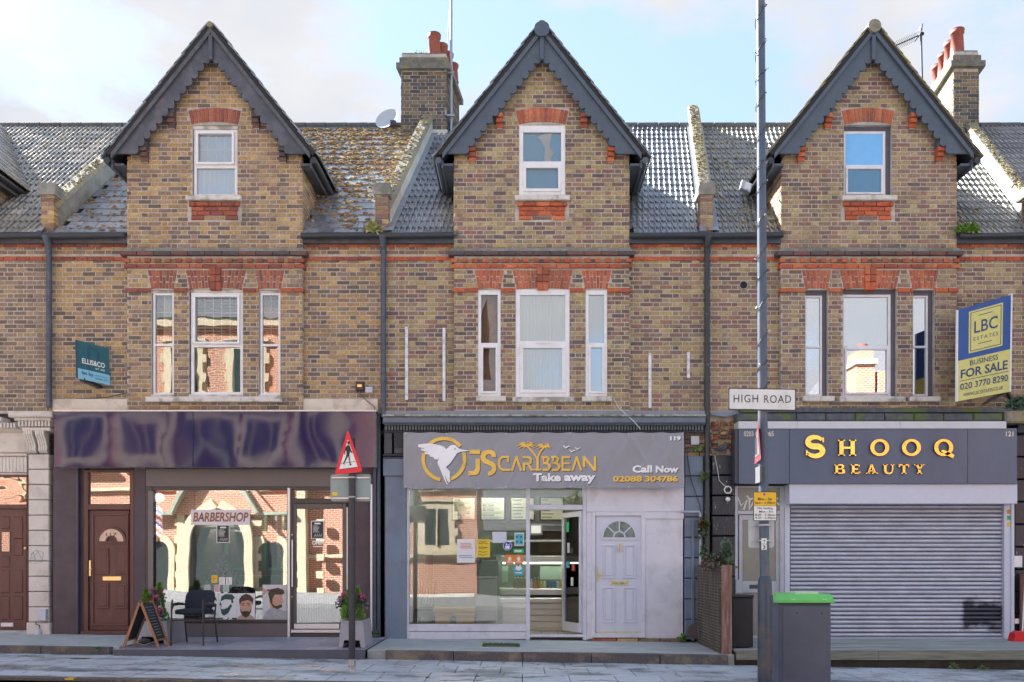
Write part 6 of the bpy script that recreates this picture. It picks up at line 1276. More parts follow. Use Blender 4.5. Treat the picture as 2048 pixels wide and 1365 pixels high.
def arcpts(cx_, cy_, r0, r1, a0, a1, n=20): # angles in px space, degrees, y down
    o_ = [(cx_+r1*cos(radians(a0+(a1-a0)*i/n)), cy_+r1*sin(radians(a0+(a1-a0)*i/n))) for i in range(n+1)]; return o_+[(cx_+r0*cos(radians(a0+(a1-a0)*i/n)), cy_+r0*sin(radians(a0+(a1-a0)*i/n))) for i in range(n, -1, -1)]
def circ(m):
    for a0, a1 in ((-140, -38), (-22, 83), (100, 196)): flat2(m, arcpts(888, 919, 38, 45, a0, a1))
printed('gold_ring', BG, circ)
def bird(m):
    flat2(m, [(836, 890), (848, 888), (862, 888), (876, 890), (886, 893), (893, 899), (896, 896), (902, 891), (910, 891), (916, 896), (920, 899), (938, 901.5), (938, 902.5), (922, 904), (914, 908), (908, 917), (902, 926), (896, 932), (890, 936), (892, 940), (885, 938), (878, 934), (875, 926), (877, 920), (878, 917)])
    for a in ([(836, 890), (837, 895), (845, 897), (880, 905), (885, 896)], [(841, 897.5), (844, 902), (852, 904), (879, 910), (880, 903)], [(848, 904.5), (851, 909), (858, 910), (878, 914), (879, 907)], [(857, 911), (861, 914), (866, 915.5), (877, 917), (878, 911)], [(867, 916.5), (870, 919.5), (877, 920), (877, 914)]): flat2(m, a)
    for a in ([(877, 930), (885, 936), (894, 966), (897, 970), (893, 969), (884, 948)], [(883, 935), (889, 936), (900, 958), (901, 964), (897, 966), (888, 948)], [(887, 934), (892, 936), (900, 950), (901, 957), (897, 954)], [(889, 933), (893, 936), (900, 944), (901, 949), (896, 946)]): flat2(m, a)
printed('hummingbird', BW, bird, .007)
one('eye', BS, lambda m: m.sphere(drape((X(910.5, ybn), 0, Z(899, ybn)), .009), .011, 8, 4, (1, .15, 1)), bn)
def js(m):
    flat2(m, [(939, 900), (960, 900), (960, 908.5), (939, 908.5)]); flat2(m, [(951, 918), (960, 918), (960, 940), (957, 948), (951, 951), (937, 952), (936, 943), (947, 942), (951, 938)])
    flat2(m, [(992, 915), (983.5, 915), (983, 910), (979, 908.5), (974, 909), (971, 913), (972, 918), (978, 921), (986, 924), (992, 930), (993, 938), (990, 946), (983, 951), (976, 952), (976, 944), (981, 943), (984, 938), (983, 934), (978, 931), (968, 927), (962, 921), (961, 911), (965, 903), (973, 900), (982, 900), (989, 903.5), (992, 909)])
    def st(*pts, w=4.6):
        for p, q in zip(pts[:-1], pts[1:]):
            d = Vector((q[0]-p[0], q[1]-p[1])); l_ = d.length; d.normalize(); nn_ = Vector((-d.y, d.x))*w/2; e = d*w*.22
            flat2(m, [(p[0]-e.x+nn_.x, p[1]-e.y+nn_.y), (q[0]+e.x+nn_.x, q[1]+e.y+nn_.y), (q[0]+e.x-nn_.x, q[1]+e.y-nn_.y), (p[0]-e.x-nn_.x, p[1]-e.y-nn_.y)])
    st((1016, 924), (1016, 914), (1004, 914.5), (999, 920), (998, 930), (1001, 937), (1006, 940), (1020, 940))              # C
    st((1024, 941), (1033, 914)); st((1033, 914), (1042, 941))                                                             # A
    st((1046, 915), (1058, 915), (1062, 919), (1061, 926), (1056, 928), (1046, 928)); st((1048, 928), (1048, 941)); st((1056, 928), (1064, 941))   # R
    st((1075, 918), (1075, 941), w=5.5); st((1067, 940), (1082, 940), w=3.4)                                                                      # Y trunk
    for x0_ in (1086, 1105): st((x0_-2, 915), (x0_+8, 915), (x0_+11, 919), (x0_+8, 926), (x0_+1, 927), (x0_+9, 928), (x0_+14, 934), (x0_+10, 940.5), (x0_, 940.5)); st((x0_+1, 915), (x0_+1, 923), w=3.6)  # BB
    st((1139, 915), (1125, 915), (1125, 940.5), (1140, 940.5)); st((1127, 927.5), (1139, 927.5), w=3.6)                    # E
    st((1145, 941), (1153.5, 914)); st((1153.5, 914), (1162, 941))                                                         # A
    st((1168, 934), (1168, 914), w=5); st((1168, 914), (1189, 941), w=5); st((1190, 914), (1190, 941), w=5)                # N
    st((1075, 918), (1066, 905), (1054, 893), w=3.6); st((1075, 918), (1080, 905), (1088, 895), w=3.4)
    def frond(cx_, cy_, k):
        for a_, l_ in ((185, 22), (158, 20), (212, 20), (125, 15), (240, 15), (290, 17), (325, 20), (355, 21), (18, 20), (50, 14)):
            a_ = radians(a_); l_ *= k; e = (cx_+l_*cos(a_), cy_+l_*sin(a_)*.62+l_*.10); mid = (cx_+l_*.5*cos(a_), cy_+l_*.5*sin(a_)*.75-l_*.10); w_ = 2.1*k
            flat2(m, [(cx_, cy_-.6), (mid[0], mid[1]-w_), e, (mid[0], mid[1]+w_*.8), (cx_, cy_+.8)])
    frond(1053, 892, .95); frond(1088, 894, .80)
printed('gold_lettering', BG, js)
for a, b, k in ((1131, 895, 1), (1154, 898, .8), (1143, 903, .85)):
    printed('printed_gull', BW, lambda m: flat2(m, [(a-6*k, b-3*k), (a-2*k, b-3*k), (a, b), (a+6*k, b-3*k), (a+11*k, b-1*k), (a+6*k, b-1*k), (a+1*k, b+3*k), (a-2*k, b+1*k)]))
if True:
    def T(m, s, *q, **k): text(m, s, X(q[0], ybn), X(q[1], ybn), Z(q[3], ybn), Z(q[2], ybn), ybn, **k)
    for q_ in (('Take', 1066, 1122, 947, 963.5), ('away', 1128, 1191, 951, 968), ('Call', 1265, 1304, 931, 946), ('Now', 1311, 1357, 932, 946), ('119', 1340, 1361, 873, 882)): printed('white_lettering', BW, lambda m: T(m, *q_, bold=.045))
printed('phone_number', BG, lambda m: (text(m, '02088', X(1226, ybn), X(1284, ybn), Z(964, ybn), Z(952, ybn), ybn, bold=.04), text(m, '304786', X(1290, ybn), X(1356, ybn), Z(964, ybn), Z(952, ybn), ybn, bold=.04)))
for p in (812, 893, 1012, 1140, 1257, 1364):
    for z_ in (868, 974): one('eyelet', ALUM, lambda m: m.sphere(drape((X(p, ybn), 0, Z(z_, ybn)), .004), .012, 8, 4, (1, .4, 1)), bn)

# ---------------------------------------------------------------- estate agents' boards
def board(name, label, tl, tr, bl_, br, yl_, yr, draw, mat, par_label=None):
    """flat board given by its outline on the wall side and the street side: corners in (px, py)"""
    th_ = thing(name, label, 'sign', (X(tl[0], yl_), (yl_+yr)/2, Z(bl_[1], yl_)))
    A = Vector((X(tl[0], yl_), yl_, Z(tl[1], yl_))); B = Vector((X(tr[0], yr), yr, Z(tr[1], yr))); Cc = Vector((X(bl_[0], yl_), yl_, Z(bl_[1], yl_))); Dd = Vector((X(br[0], yr), yr, Z(br[1], yr)))
    nrm = (B-A).cross(Cc-A).normalized(); 
    if nrm.y > 0: nrm = -nrm
    def U(u, v, o_=0): return (A*(1-u)+B*u)*(1-v)+(Cc*(1-u)+Dd*u)*v+nrm*o_
    return th_, U, nrm
def quadU(m, U, u0, u1, v0, v1, o_, th=.002): m.add([U(u0, v1, o_), U(u1, v1, o_), U(u1, v0, o_), U(u0, v0, o_), U(u0, v1, o_-th), U(u1, v1, o_-th), U(u1, v0, o_-th), U(u0, v0, o_-th)], [(0, 1, 2, 3), (7, 6, 5, 4), (0, 4, 5, 1), (1, 5, 6, 2), (2, 6, 7, 3), (3, 7, 4, 0)])
def textU(m, s, U, u0, u1, v0, v1, o_, bold=.0, **k): text(m, s, u0, u1, v0, v1, 0, bold=bold, rotm=lambda p: U(p.x, v0+v1-p.z, o_), **k)
LB, LBU, _n = board('estate_board', 'blue and yellow LBC ESTATES business for sale board at the right', (1917, 620), (2022, 590), (1915.5, 803), (2019, 784), -.75, -.12, None, None)
NAVY = M('board_navy', (.012, .07, .30), rough=.4, var=.1); LYEL = M('board_yellow', (.72, .66, .20), rough=.45, var=.08, scale=3, dirt=(.35, .38, .12), dscale=3, damt=.35); NV2 = M('print_navy', (.02, .05, .16), rough=.5)
LB2 = one('panel', NAVY, lambda m: quadU(m, LBU, 0, 1, 0, .56, 0, .02), LB); one('lower_panel', LYEL, lambda m: quadU(m, LBU, 0, 1, .5605, 1, 0, .02), LB)
one('emblem_ground', LYEL, lambda m: quadU(m, LBU, .19, .84, .055, .505, .004), LB)
one('emblem_outline', NV2, lambda m: (quadU(m, LBU, .22, .81, .072, .079, .006), quadU(m, LBU, .22, .81, .481, .488, .006), quadU(m, LBU, .22, .232, .079, .481, .006), quadU(m, LBU, .798, .81, .079, .481, .006), quadU(m, LBU, .37, .63, .118, .126, .006), quadU(m, LBU, .37, .63, .42, .428, .006)), LB)
one('lettering', NV2, lambda m: (textU(m, 'LBC', LBU, .29, .74, .175, .305, .006, bold=.01), textU(m, 'ESTATES', LBU, .28, .75, .345, .385, .006, spacing=1.3), textU(m, 'BUSINESS', LBU, .22, .76, .585, .64, .004, bold=.005), textU(m, 'FOR SALE', LBU, .05, .95, .665, .76, .004, bold=.02), quadU(m, LBU, .03, .97, .782, .788, .004), textU(m, '020 3770 8290', LBU, .04, .96, .815, .885, .004, bold=.012), textU(m, 'WWW.LBCESTATES.CO.UK', LBU, .10, .87, .925, .962, .004)), LB)
one('edge_channel', WHITE, lambda m: (quadU(m, LBU, 1.001, 1.035, -.01, 1.0, .0, .05), quadU(m, LBU, -.02, -.001, 0, 1.0, .0, .03)), LB)
one('bracket', BLACKP, lambda m: (m.bar(LBU(.98, .99, -.03), LBU(.62, 1.03, -.06)+Vector((0, .35, -.1)), .04, .04), m.bar(LBU(.9, .9, -.04), Vector((X(2022), 0, Z(800))), .04, .04), m.bar(LBU(.3, .3, -.04), Vector((X(1990), 0, Z(690))), .03, .03)), LB)
EB, EBU, _n = board('letting_board', 'dark teal ELLIS&CO let by board on the tan brick wall', (154.5, 680.5), (217.5, 697), (156, 757), (220, 770.5), -.55, -.12, None, None)
TEAL = M('board_teal', (.012, .115, .145), rough=.4, var=.1); SKYB = M('board_sky_blue', (.25, .58, .75), rough=.4, var=.05)
one('panel', TEAL, lambda m: quadU(m, EBU, 0, 1, 0, .73, 0, .02), EB); one('lower_panel', SKYB, lambda m: quadU(m, EBU, 0, 1, .7305, 1, 0, .02), EB); one('side_edge', M('board_edge', (.02, .05, .10), rough=.4), lambda m: quadU(m, EBU, -.035, -.001, .0, 1, 0, .03), EB)
one('watermark_letter', M('board_teal_dark', (.01, .085, .11), rough=.4), lambda m: (quadU(m, EBU, .30, .40, .1, .7, .003), quadU(m, EBU, .40, .62, .1, .17, .003), quadU(m, EBU, .62, .7, .17, .42, .003)), EB)
one('lettering', WHT, lambda m: (textU(m, 'ELLIS&CO', EBU, .13, .85, .44, .58, .005, bold=.025), textU(m, 'EST. 1850', EBU, .55, .84, .62, .67, .005, bold=.01)), EB)
one('lower_lettering', NV2, lambda m: (textU(m, 'let by', EBU, .12, .48, .775, .90, .004, bold=.02), textU(m, 'ellisandco.co.uk', EBU, .53, .92, .80, .84, .004), textU(m, '020 8401 7373', EBU, .53, .93, .88, .93, .004)), EB)
one('bracket', BLACKP, lambda m: (m.bar(EBU(.15, 1, -.03), EBU(.45, 1.02, -.05)+Vector((0, .45, -.02)), .09, .05), m.bar(EBU(.1, .5, -.03), Vector((X(170), 0, Z(715))), .04, .04)), EB)

# ---------------------------------------------------------------- street furniture
yp_ = -4.4; sg_p = D+yp_
POSTG = M('post_blue_grey', (.075, .105, .15), rough=.38, var=.12, scale=3, dirt=(.25, .22, .18), dscale=3.5, damt=.25)
def pp(px, py, y): return Vector((X(px, y), y, Z(py, y)))
lp = thing('lamp_post', 'tall blue grey lamp post standing before the salon', 'lamp post', (X(1527, yp_), yp_, pz(2.9)))
xt, xm, xbm = X(1521, yp_), X(1525.5, yp_), X(1529.5, yp_)
one('shaft', POSTG, lambda m: m.loft([(xbm-.002, yp_, Z(1156, yp_)), (xm, yp_, Z(830, yp_)), (xt, yp_, Z(0, yp_)), (xt-.03, yp_, Z(-420, yp_))], [.058, .057, .052, .05], n=20), lp)
one('base', M('post_base', (.045, .065, .10), rough=.3, var=.2, scale=3, dirt=(.16, .12, .10), dscale=2.5, damt=.4), lambda m: m.loft([(xbm, yp_, pz(3)-.1), (xbm, yp_, Z(1172, yp_)), (xbm, yp_, Z(1160, yp_)), (xbm, yp_, Z(1152, yp_))], [.088, .085, .080, .058], n=24), lp)
one('access_door', MATS['post_base'], lambda m: m.cbox(xbm+.02, xbm+.082, yp_-.075, yp_, pz(3)+.2, Z(1190, yp_), .006), lp)
one('bracket_arm', POSTG, lambda m: m.loft([(xt-.03, yp_, Z(-415, yp_)), (xt-.03, yp_-.3, Z(-470, yp_)), (xt-.03, yp_-1.2, Z(-490, yp_))], .04, n=10), lp)
one('lantern', STEEL, lambda m: m.sphere((xt-.03, yp_-1.5, Z(-488, yp_)), .3, 12, 8, (.5, 1, .22)), lp)
for a, b in ((1092, 1104),): pass
npl = thing('number_plate', 'two small white plates numbered 3 on the lamp post', 'sign', (xbm, yp_-.07, Z(1098, yp_)))
for a, b, s_ in ((1077, 1088, '.'), (1089, 1100, '3')):
    mb = MB(); yq = yp_-.075; mb.cbox(X(1523, yq), X(1533.5, yq), yq, yq+.01, Z(b, yq), Z(a, yq), .001); mb.build('plate', WHT, npl)
one('lettering', BLK, lambda m: (text(m, '3', X(1525.5, yq), X(1531, yq), Z(1098, yq), Z(1091, yq), yq-.002, bold=.02), m.prism([(X(1526, yq), Z(1082, yq)), (X(1530, yq), Z(1080, yq)), (X(1530, yq), Z(1084, yq))], yq-.002, yq-.001), m.box(X(1528, yq), X(1529.5, yq), yq-.002, yq-.001, Z(1087, yq), Z(1086, yq))), npl)
# street name plate
yn = yp_-.09
hr = thing('street_name_sign', 'white HIGH ROAD street name plate across the lamp post', 'sign', (X(1524, yn), yn, Z(820, yn)))
def rrect(m, px0, px1, t, b, y, th, r=.02, slope=0):
    x0, x1, z0, z1 = X(px0, y), X(px1, y), Z(b, y), Z(t, y); pts = []
    for cx_, cz_, a0 in ((x1-r, z0+r, -90), (x1-r, z1-r, 0), (x0+r, z1-r, 90), (x0+r, z0+r, 180)):
        for k in range(4): a = radians(a0+30*k); pts.append((cx_+r*cos(a), cz_+r*sin(a)))
    pts = [(p[0], p[1]-slope*(p[0]-x0)) for p in pts]; m.prism(pts, y, y+th)
one('plate_edge', BLK, lambda m: rrect(m, 1457, 1592, 776, 820, yn, .02, .012, .016), hr); one('plate', M('enamel_white', (.74, .74, .73), rough=.4, var=.05, scale=6, dirt=(.45, .42, .38), dscale=5, damt=.25), lambda m: rrect(m, 1459, 1590, 778, 818, yn-.003, .003, .01, .016), hr)
one('lettering', BLK, lambda m: (text(m, 'HIGH', X(1467, yn), X(1516, yn), Z(805.5, yn), Z(790, yn), yn-.006, spacing=1.15), text(m, 'ROAD', X(1528, yn), X(1582, yn), Z(806.5, yn), Z(791, yn), yn-.006, spacing=1.15)), hr)
one('clip', STEEL, lambda m: m.box(xm-.065, xm+.065, yn+.021, yp_+.02, Z(800, yp_), Z(796, yp_)), hr)
# parking restriction plate
yk = yp_-.085
pk = thing('parking_sign', 'yellow and white loading restriction plate on the lamp post', 'sign', (X(1530, yk), yk, Z(1041, yk)))
one('plate_edge', BLK, lambda m: rrect(m, 1506.5, 1554, 984, 1042, yk, .012, .01), pk)
YSG = M('sign_amber', (.85, .50, .02), rough=.4, var=.03)
one('upper_plate', YSG, lambda m: rrect(m, 1508, 1552.5, 985.2, 1012, yk-.003, .003, .006), pk); one('lower_plate', WHT, lambda m: rrect(m, 1508, 1552.5, 1012.6, 1041, yk-.003, .003, .006), pk)
def kt(m):
    for s_, a, b, t, bt in (('Mon - Sat', 1516, 1544, 995.5, 1001), ('8am - 6.30pm', 1510, 1550, 1003.5, 1009.5), ('No loading', 1515, 1545, 1014.5, 1020), ('Mon - Fri', 1518, 1545, 1021.5, 1026), ('8.00 - 9.30am', 1510, 1550.5, 1028, 1032.5), ('4.30 - 6.30pm', 1510, 1550.5, 1034, 1039.2)): text(m, s_, X(a, yk), X(b, yk), Z(bt, yk), Z(t, yk), yk-.006, bold=.008)
one('lettering', BLK, kt, pk); one('symbol', M('sign_violet', (.25, .08, .25), rough=.5), lambda m: m.sphere((X(1528.5, yk), yk-.004, Z(989, yk)), .015, 10, 5, (1, .15, 1)), pk)
# back of a second plate facing the other way
yr_ = yp_+.09
bk = thing('sign_back', 'pale back of a rounded plate clamped behind the lamp post', 'sign', (X(1525, yr_), yr_, Z(1095, yr_)))
one('plate', M('sign_back_grey', (.62, .64, .66), rough=.4, var=.05), lambda m: rrect(m, 1497, 1548, 1037, 1096, yr_, .008, .03), bk); one('upper_rail', ALUM, lambda m: m.box(X(1500, yr_), X(1546, yr_), yr_-.02, yr_, Z(1053, yr_), Z(1050, yr_)), bk); one('clamped_rail', ALUM, lambda m: (m.box(X(1500, yr_), X(1546, yr_), yr_-.02, yr_, Z(1084, yr_), Z(1081, yr_)), m.loft([(xbm-.075, yp_-.0, Z(1082, yp_)), (xbm-.03, yp_-.07, Z(1082, yp_)), (xbm+.03, yp_-.07, Z(1082, yp_)), (xbm+.075, yp_-.0, Z(1082, yp_))], .008, n=5), m.loft([(xbm-.075, yp_-.0, Z(1051, yp_)), (xbm-.03, yp_-.07, Z(1051, yp_)), (xbm+.03, yp_-.07, Z(1051, yp_)), (xbm+.075, yp_-.0, Z(1051, yp_))], .012, n=5)), bk)
# triangular sign seen nearly edge on
ts = thing('warning_sign', 'red edged triangular warning sign seen nearly edge on at the lamp post', 'sign', (X(1516, yp_), yp_, Z(930, yp_)))
P0 = pp(1516, 836, yp_-.1); du = Vector((.10, .98, 0)).normalized()*.30
def tri_plate(m, apex, du, h, o_, sc): 
    c = apex+Vector((0, 0, -h*.62)); vs = [c+(apex-c)*sc, c+(apex+du-Vector((0, 0, h))-c)*sc, c+(apex-du-Vector((0, 0, h))-c)*sc]; nn = du.cross(Vector((0, 0, 1))).normalized()
    if nn.x > 0: nn = -nn
    m.add([v+nn*o_ for v in vs]+[v+nn*(o_-.004) for v in vs], [(0, 1, 2), (3, 5, 4), (0, 3, 4, 1), (1, 4, 5, 2), (2, 5, 3, 0)])
du = Vector((-.042, -.30, 0)); PA = Vector((X(1517, yp_-.1), yp_-.06, Z(838, yp_)))
one('plate', M('faded_red', (.20, .02, .03), rough=.5), lambda m: tri_plate(m, PA, du, .53, 0, 1), ts); one('face', M('faded_white', (.11, .11, .12), rough=.6), lambda m: tri_plate(m, PA, du, .53, .005, .66), ts)  # shade on the sign put into the darkened red and white
one('figure', BLK, lambda m: m.obox(PA+Vector((-.009, 0, -.34)), (.0005, .002, 0), (.007, -.045, 0), (0, 0, .10)), ts)
one('bracket', STEEL, lambda m: [m.bar(Vector((PA.x, PA.y, z_)), Vector((xm, yp_, z_)), .02, .02) for z_ in (Z(858, yp_), Z(922, yp_))], ts)
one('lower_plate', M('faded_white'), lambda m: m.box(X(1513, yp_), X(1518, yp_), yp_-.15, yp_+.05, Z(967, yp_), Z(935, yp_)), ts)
# string lights round the post
sgl = thing('string_lights', 'dark string of small lights wound around the lamp post', 'string lights', (xm, yp_, 3))
zz0, zz1 = Z(830, yp_), Z(-40, yp_); turns = 15; pts = []
for i in range(turns*14+1):
    t = i/14; z_ = zz0+(zz1-zz0)*i/(turns*14); f = (z_-zz0)/(zz1-zz0); xc = xm+(xt-xm)*f*1.05; pts.append((xc+.064*cos(2*pi*t), yp_+.064*sin(2*pi*t), z_+.012*sin(i*1.7)+.05*sin(t*1.9)))
one('wire', BLACKP, lambda m: m.loft(pts, .0048, n=5), sgl)
BULB = M('tiny_bulb', (.8, .78, .6), rough=.3)
for i in range(5, len(pts), 9):
    p = Vector(pts[i]); q = (p-Vector((xm+(xt-xm)*((p.z-zz0)/(zz1-zz0)), yp_, p.z))).normalized(); one('bulb', BULB if i % 2 else BLACKP, lambda m: m.loft([p, p+q*.03+Vector((0, 0, .012))], [.006, .008], n=5), sgl)
# crossing warning sign on a black post
yz = -3.4
zp = thing('crossing_sign_post', 'black post with a red edged pedestrian crossing triangle above a grey plate', 'sign post', (X(703.5, yz), yz, pz(-2.3)))
xq = X(704, yz)
one('post', M('post_black', (.03, .03, .04), rough=.4, var=.3, dirt=(.4, .4, .4), dscale=9, damt=.5, dlo=.66, dhi=.7), lambda m: m.loft([(xq, yz, Z(1320, yz)), (xq, yz, Z(876, yz))], .045, n=16), zp)
one('worn_foot', M('worn_paint', (.48, .44, .42), rough=.8, var=.3, scale=20, dirt=(.05, .05, .06), dscale=18, damt=.9), lambda m: m.loft([(xq, yz, pz(-2.3)-.1), (xq, yz, Z(1319, yz))], .047, n=16), zp)
yt = yz-.07
def TR(u, v):  # the triangle is turned a little: its lower edge rises to the right
    tl = (695.5, 861); bl2 = (669, 948); br2 = (724.5, 943); x = tl[0]*(1-v)+(bl2[0]*(1-u)+br2[0]*u)*v; y = tl[1]*(1-v)+(bl2[1]*(1-u)+br2[1]*u)*v; return x, y
def rtri(m, k, y, th, rr):
    ap, bl2, br2 = Vector((695.5, 859)), Vector((669, 950)), Vector((725.5, 944)); c = (ap+bl2+br2)/3; P_ = [c+(v-c)*k for v in (ap, br2, bl2)]; pts = []
    for i in range(3):
        a, b, d = P_[i-1], P_[i], P_[(i+1) % 3]; e1 = b+(a-b).normalized()*rr; e2 = b+(d-b).normalized()*rr
        for t in (0, .25, .5, .75, 1): q = e1*(1-t)**2+b*2*t*(1-t)+e2*t*t; pts.append((X(q.x, y), Z(q.y, y)))
    m.prism(pts, y, y+th)
SR = M('sign_bright_red', (.78, .02, .045), rough=.35, var=.03)
one('triangle_border', SR, lambda m: rtri(m, 1.0, yt, .004, 6), zp); one('triangle_face', WHT, lambda m: rtri(m, .66, yt-.003, .002, 1.5), zp); one('triangle_back', STEEL, lambda m: rtri(m, .98, yt+.005, .003, 6), zp)
def walker(m):
    f = lambda pts: flat(m, pts, yt-.006, .001); W_ = lambda a, b: (640+a/6.207, 840+b/6.205)
    m.sphere((X(W_(355, 285)[0], yt), yt-.005, Z(W_(355, 288)[1], yt)), .0205, 10, 6, (.8, .06, 1.2))
    f([W_(*p) for p in ((340, 315), (365, 316), (375, 335), (372, 400), (362, 445), (330, 440), (328, 400), (318, 365), (325, 330))])
    f([W_(*p) for p in ((322, 330), (332, 360), (316, 385), (310, 430), (300, 438), (303, 390))]); f([W_(*p) for p in ((366, 322), (378, 350), (388, 385), (405, 402), (398, 416), (376, 396), (362, 360))])
    f([W_(*p) for p in ((330, 430), (352, 440), (330, 490), (303, 540), (303, 566), (290, 548), (292, 528), (312, 485))]); f([W_(*p) for p in ((345, 435), (364, 440), (374, 500), (380, 545), (396, 550), (378, 570), (368, 566), (362, 505))])
    for i in range(16): a = W_(252+i*13.6, 615-i*1.7); pbox(m, a[0]-.75, a[0]+.75, a[1]-.8, a[1]+.8, yt-.005, yt-.004)
    for i in range(10): a = W_(268+i*18.3, 542-i*2.6); pbox(m, a[0]-.75, a[0]+.75, a[1]-.8, a[1]+.8, yt-.005, yt-.004)
one('walking_figure', M('sign_dark_teal', (.012, .03, .035), rough=.5), walker, zp)
yg = yz+.055
GP = M('sign_back_teal', (.27, .35, .36), rough=.4, var=.06)
one('grey_plate', GP, lambda m: rrect(m, 661, 741.5, 949, 1003, yg, .008, .035), zp)
for z_ in (956, 997): one('plate_rail', ALUM, lambda m: m.box(X(664, yg), X(739, yg), yg-.018, yg, Z(z_+1.2, yg), Z(z_-1.2, yg)), zp)
for z_ in (955.5, 994.5): one('clip', STEEL, lambda m: m.loft([(xq, yz, Z(z_+1.5, yz)), (xq, yz, Z(z_-1.5, yz))], .052, n=14), zp)
one('yellow_label', YEL, lambda m: m.box(X(664.5, yg), X(674.5, yg), yg-.003, yg, Z(992, yg), Z(985, yg)), zp)

# recycling bin
yb3 = -4.15; bw0, bw1 = X(1553, yb3), X(1667, yb3); ztop = Z(1206, yb3); zbt = pz(4)-.02
rbn = thing('recycling_bin', 'tall dark grey street recycling bin with a bright green lid', 'bin', ((bw0+bw1)/2, yb3+.3, zbt))
BNM = M('bin_charcoal', (.10, .11, .155), rough=.38, var=.15, scale=2.5, bump=.03, bscale=4); LIDG = M('lid_green', (.16, .60, .14), rough=.38, var=.04)
def binb(m):
    t, c = .015, .03; x0, x1 = bw0+.035, bw1-.02
    m.cbox(x0, x1, yb3+.02, yb3+.60, zbt, ztop, .02)
one('body', BNM, binb, rbn)
one('front_panel', BNM, lambda m: m.cbox(bw0+.075, bw1-.03, yb3+.005, yb3+.02, zbt+.05, ztop-.03, .012), rbn)
def lid(m):
    x0, x1, y0, y1, z0, z1 = bw0-.03, bw1+.0, yb3-.03, yb3+.66, Z(1206, yb3), Z(1189, yb3)
    m.add([(x0, y0, z0), (x1, y0, z0), (x1, y1, z0), (x0, y1, z0), (x0+.005, y0+.0, z0+.03), (x1-.0, y0+.0, z0+.03), (x1, y1, z0+.05), (x0, y1, z0+.05), (x0+.035, y0+.05, z1), (x1-.025, y0+.05, z1), (x1-.025, y1-.05, z1+.0), (x0+.035, y1-.05, z1+.0)], [(0, 3, 2, 1), (0, 1, 5, 4), (1, 2, 6, 5), (2, 3, 7, 6), (3, 0, 4, 7), (4, 5, 9, 8), (5, 6, 10, 9), (6, 7, 11, 10), (7, 4, 8, 11), (8, 9, 10, 11)])
one('lid', LIDG, lid, rbn); one('label_plate', M('pale_green_label', (.62, .78, .60), rough=.4), lambda m: m.cbox(X(1590, yb3+.1), X(1636, yb3+.1), yb3+.1, yb3+.35, Z(1190, yb3), Z(1184.5, yb3), .004), rbn)
for a in (1582, 1644): one('hinge', WHT, lambda m: [m.box(X(a+k*4, yb3), X(a+k*4+2.4, yb3), yb3-.034, yb3-.03, Z(1200, yb3), Z(1198.6, yb3)) for k in range(2)], rbn)
for a in (1594, 1644): one('dent', BLACKP, lambda m: m.sphere((X(a, yb3), yb3+.005, Z(1227, yb3)), .012, 8, 5, (1, .3, 1)), rbn)
# slatted wooden planter, black box
ypl = -1.15; HW = M('reddish_hardwood', vcol=True, rough=.7, var=.3, scale=6, bump=.4, bscale=50, stretch=(6, 6, .5), dirt=(.42, .38, .33), dscale=3, damt=.5)
pl = thing('wooden_planter', 'tall slatted wooden planter with low plants beside the salon door', 'planter', (X(1455, ypl), ypl+.3, -.05)); x1p = X(1462, ypl-.75); ztp = Z(1132, ypl)
xa_, xb_2 = X(1442, -1.9), X(1463.5, -1.9); ztp = Z(1131, -1.9)
for i in range(30):
    z_ = -.14+(ztp+.14)*(i+.5)/30; one('side_slat', HW, lambda m: m.box(xa_-.012, xa_+.01, -1.86, -.1, z_-.013, z_+.013, (.13, .11, .08)), pl)
one('front_board', HW, lambda m: m.cbox(xa_+.012, xb_2, -1.9, -1.86, -.16, ztp, .004, (.27, .14, .11)), pl); one('corner_post', HW, lambda m: m.box(xa_+.015, xa_+.07, -1.84, -.12, -.15, ztp-.05, (.10, .08, .06)), pl)
for i in range(4): one('front_groove_strip', HW, lambda m: m.cbox(xa_+.03+i*.04, xa_+.045+i*.04, -1.906, -1.9, -.14, ztp-.01, .002, (.22, .12, .09)), pl)
def leafy(m, c, rx, ry_, rz, n, ls, cols, up=.5):
    for _ in range(n):
        a = random.uniform(0, 2*pi); r = random.random()**.45; ph = random.uniform(-.3, 1)*pi/2; p = Vector((c[0]+rx*r*cos(a)*cos(ph), c[1]+ry_*r*sin(a)*cos(ph), c[2]+rz*r*sin(ph)))
        d = Vector((random.gauss(0, 1), random.gauss(0, 1), random.gauss(up, .8))).normalized(); s_ = d.cross(Vector((random.gauss(0, 1), random.gauss(0, 1), random.gauss(0, 1)))).normalized(); L_ = ls*random.uniform(.6, 1.3); w_ = L_*.33; col = random.choice(cols); k = random.uniform(.75, 1.25)
        m.add([p, p+d*L_*.5+s_*w_, p+d*L_, p+d*L_*.5-s_*w_], [(0, 1, 2, 3)], tuple(v*k for v in col))
LEAFM = M('leaf', vcol=True, rough=.55, var=.1, scale=20)
G1 = [(.05, .11, .03), (.07, .15, .04), (.10, .16, .05), (.04, .08, .03)]
pn = thing('planter_plants', 'trailing green plants with a purple flower in the slatted wooden planter', 'plant', (X(1450, -1.5), -1.5, ztp))
one('foliage', LEAFM, lambda m: (leafy(m, (xa_+.05, -1.5, ztp+.02), .26, .35, .16, 700, .055, G1+[(.14, .10, .10), (.2, .16, .14)]), leafy(m, (xa_-.13, -1.6, ztp-.02), .12, .25, .12, 250, .05, [(.16, .09, .09), (.10, .12, .07), (.2, .15, .12)]), leafy(m, (xa_+.15, -1.7, ztp+.08), .06, .1, .2, 60, .16, [(.10, .16, .10)], 2.5)), pn, kind=None)
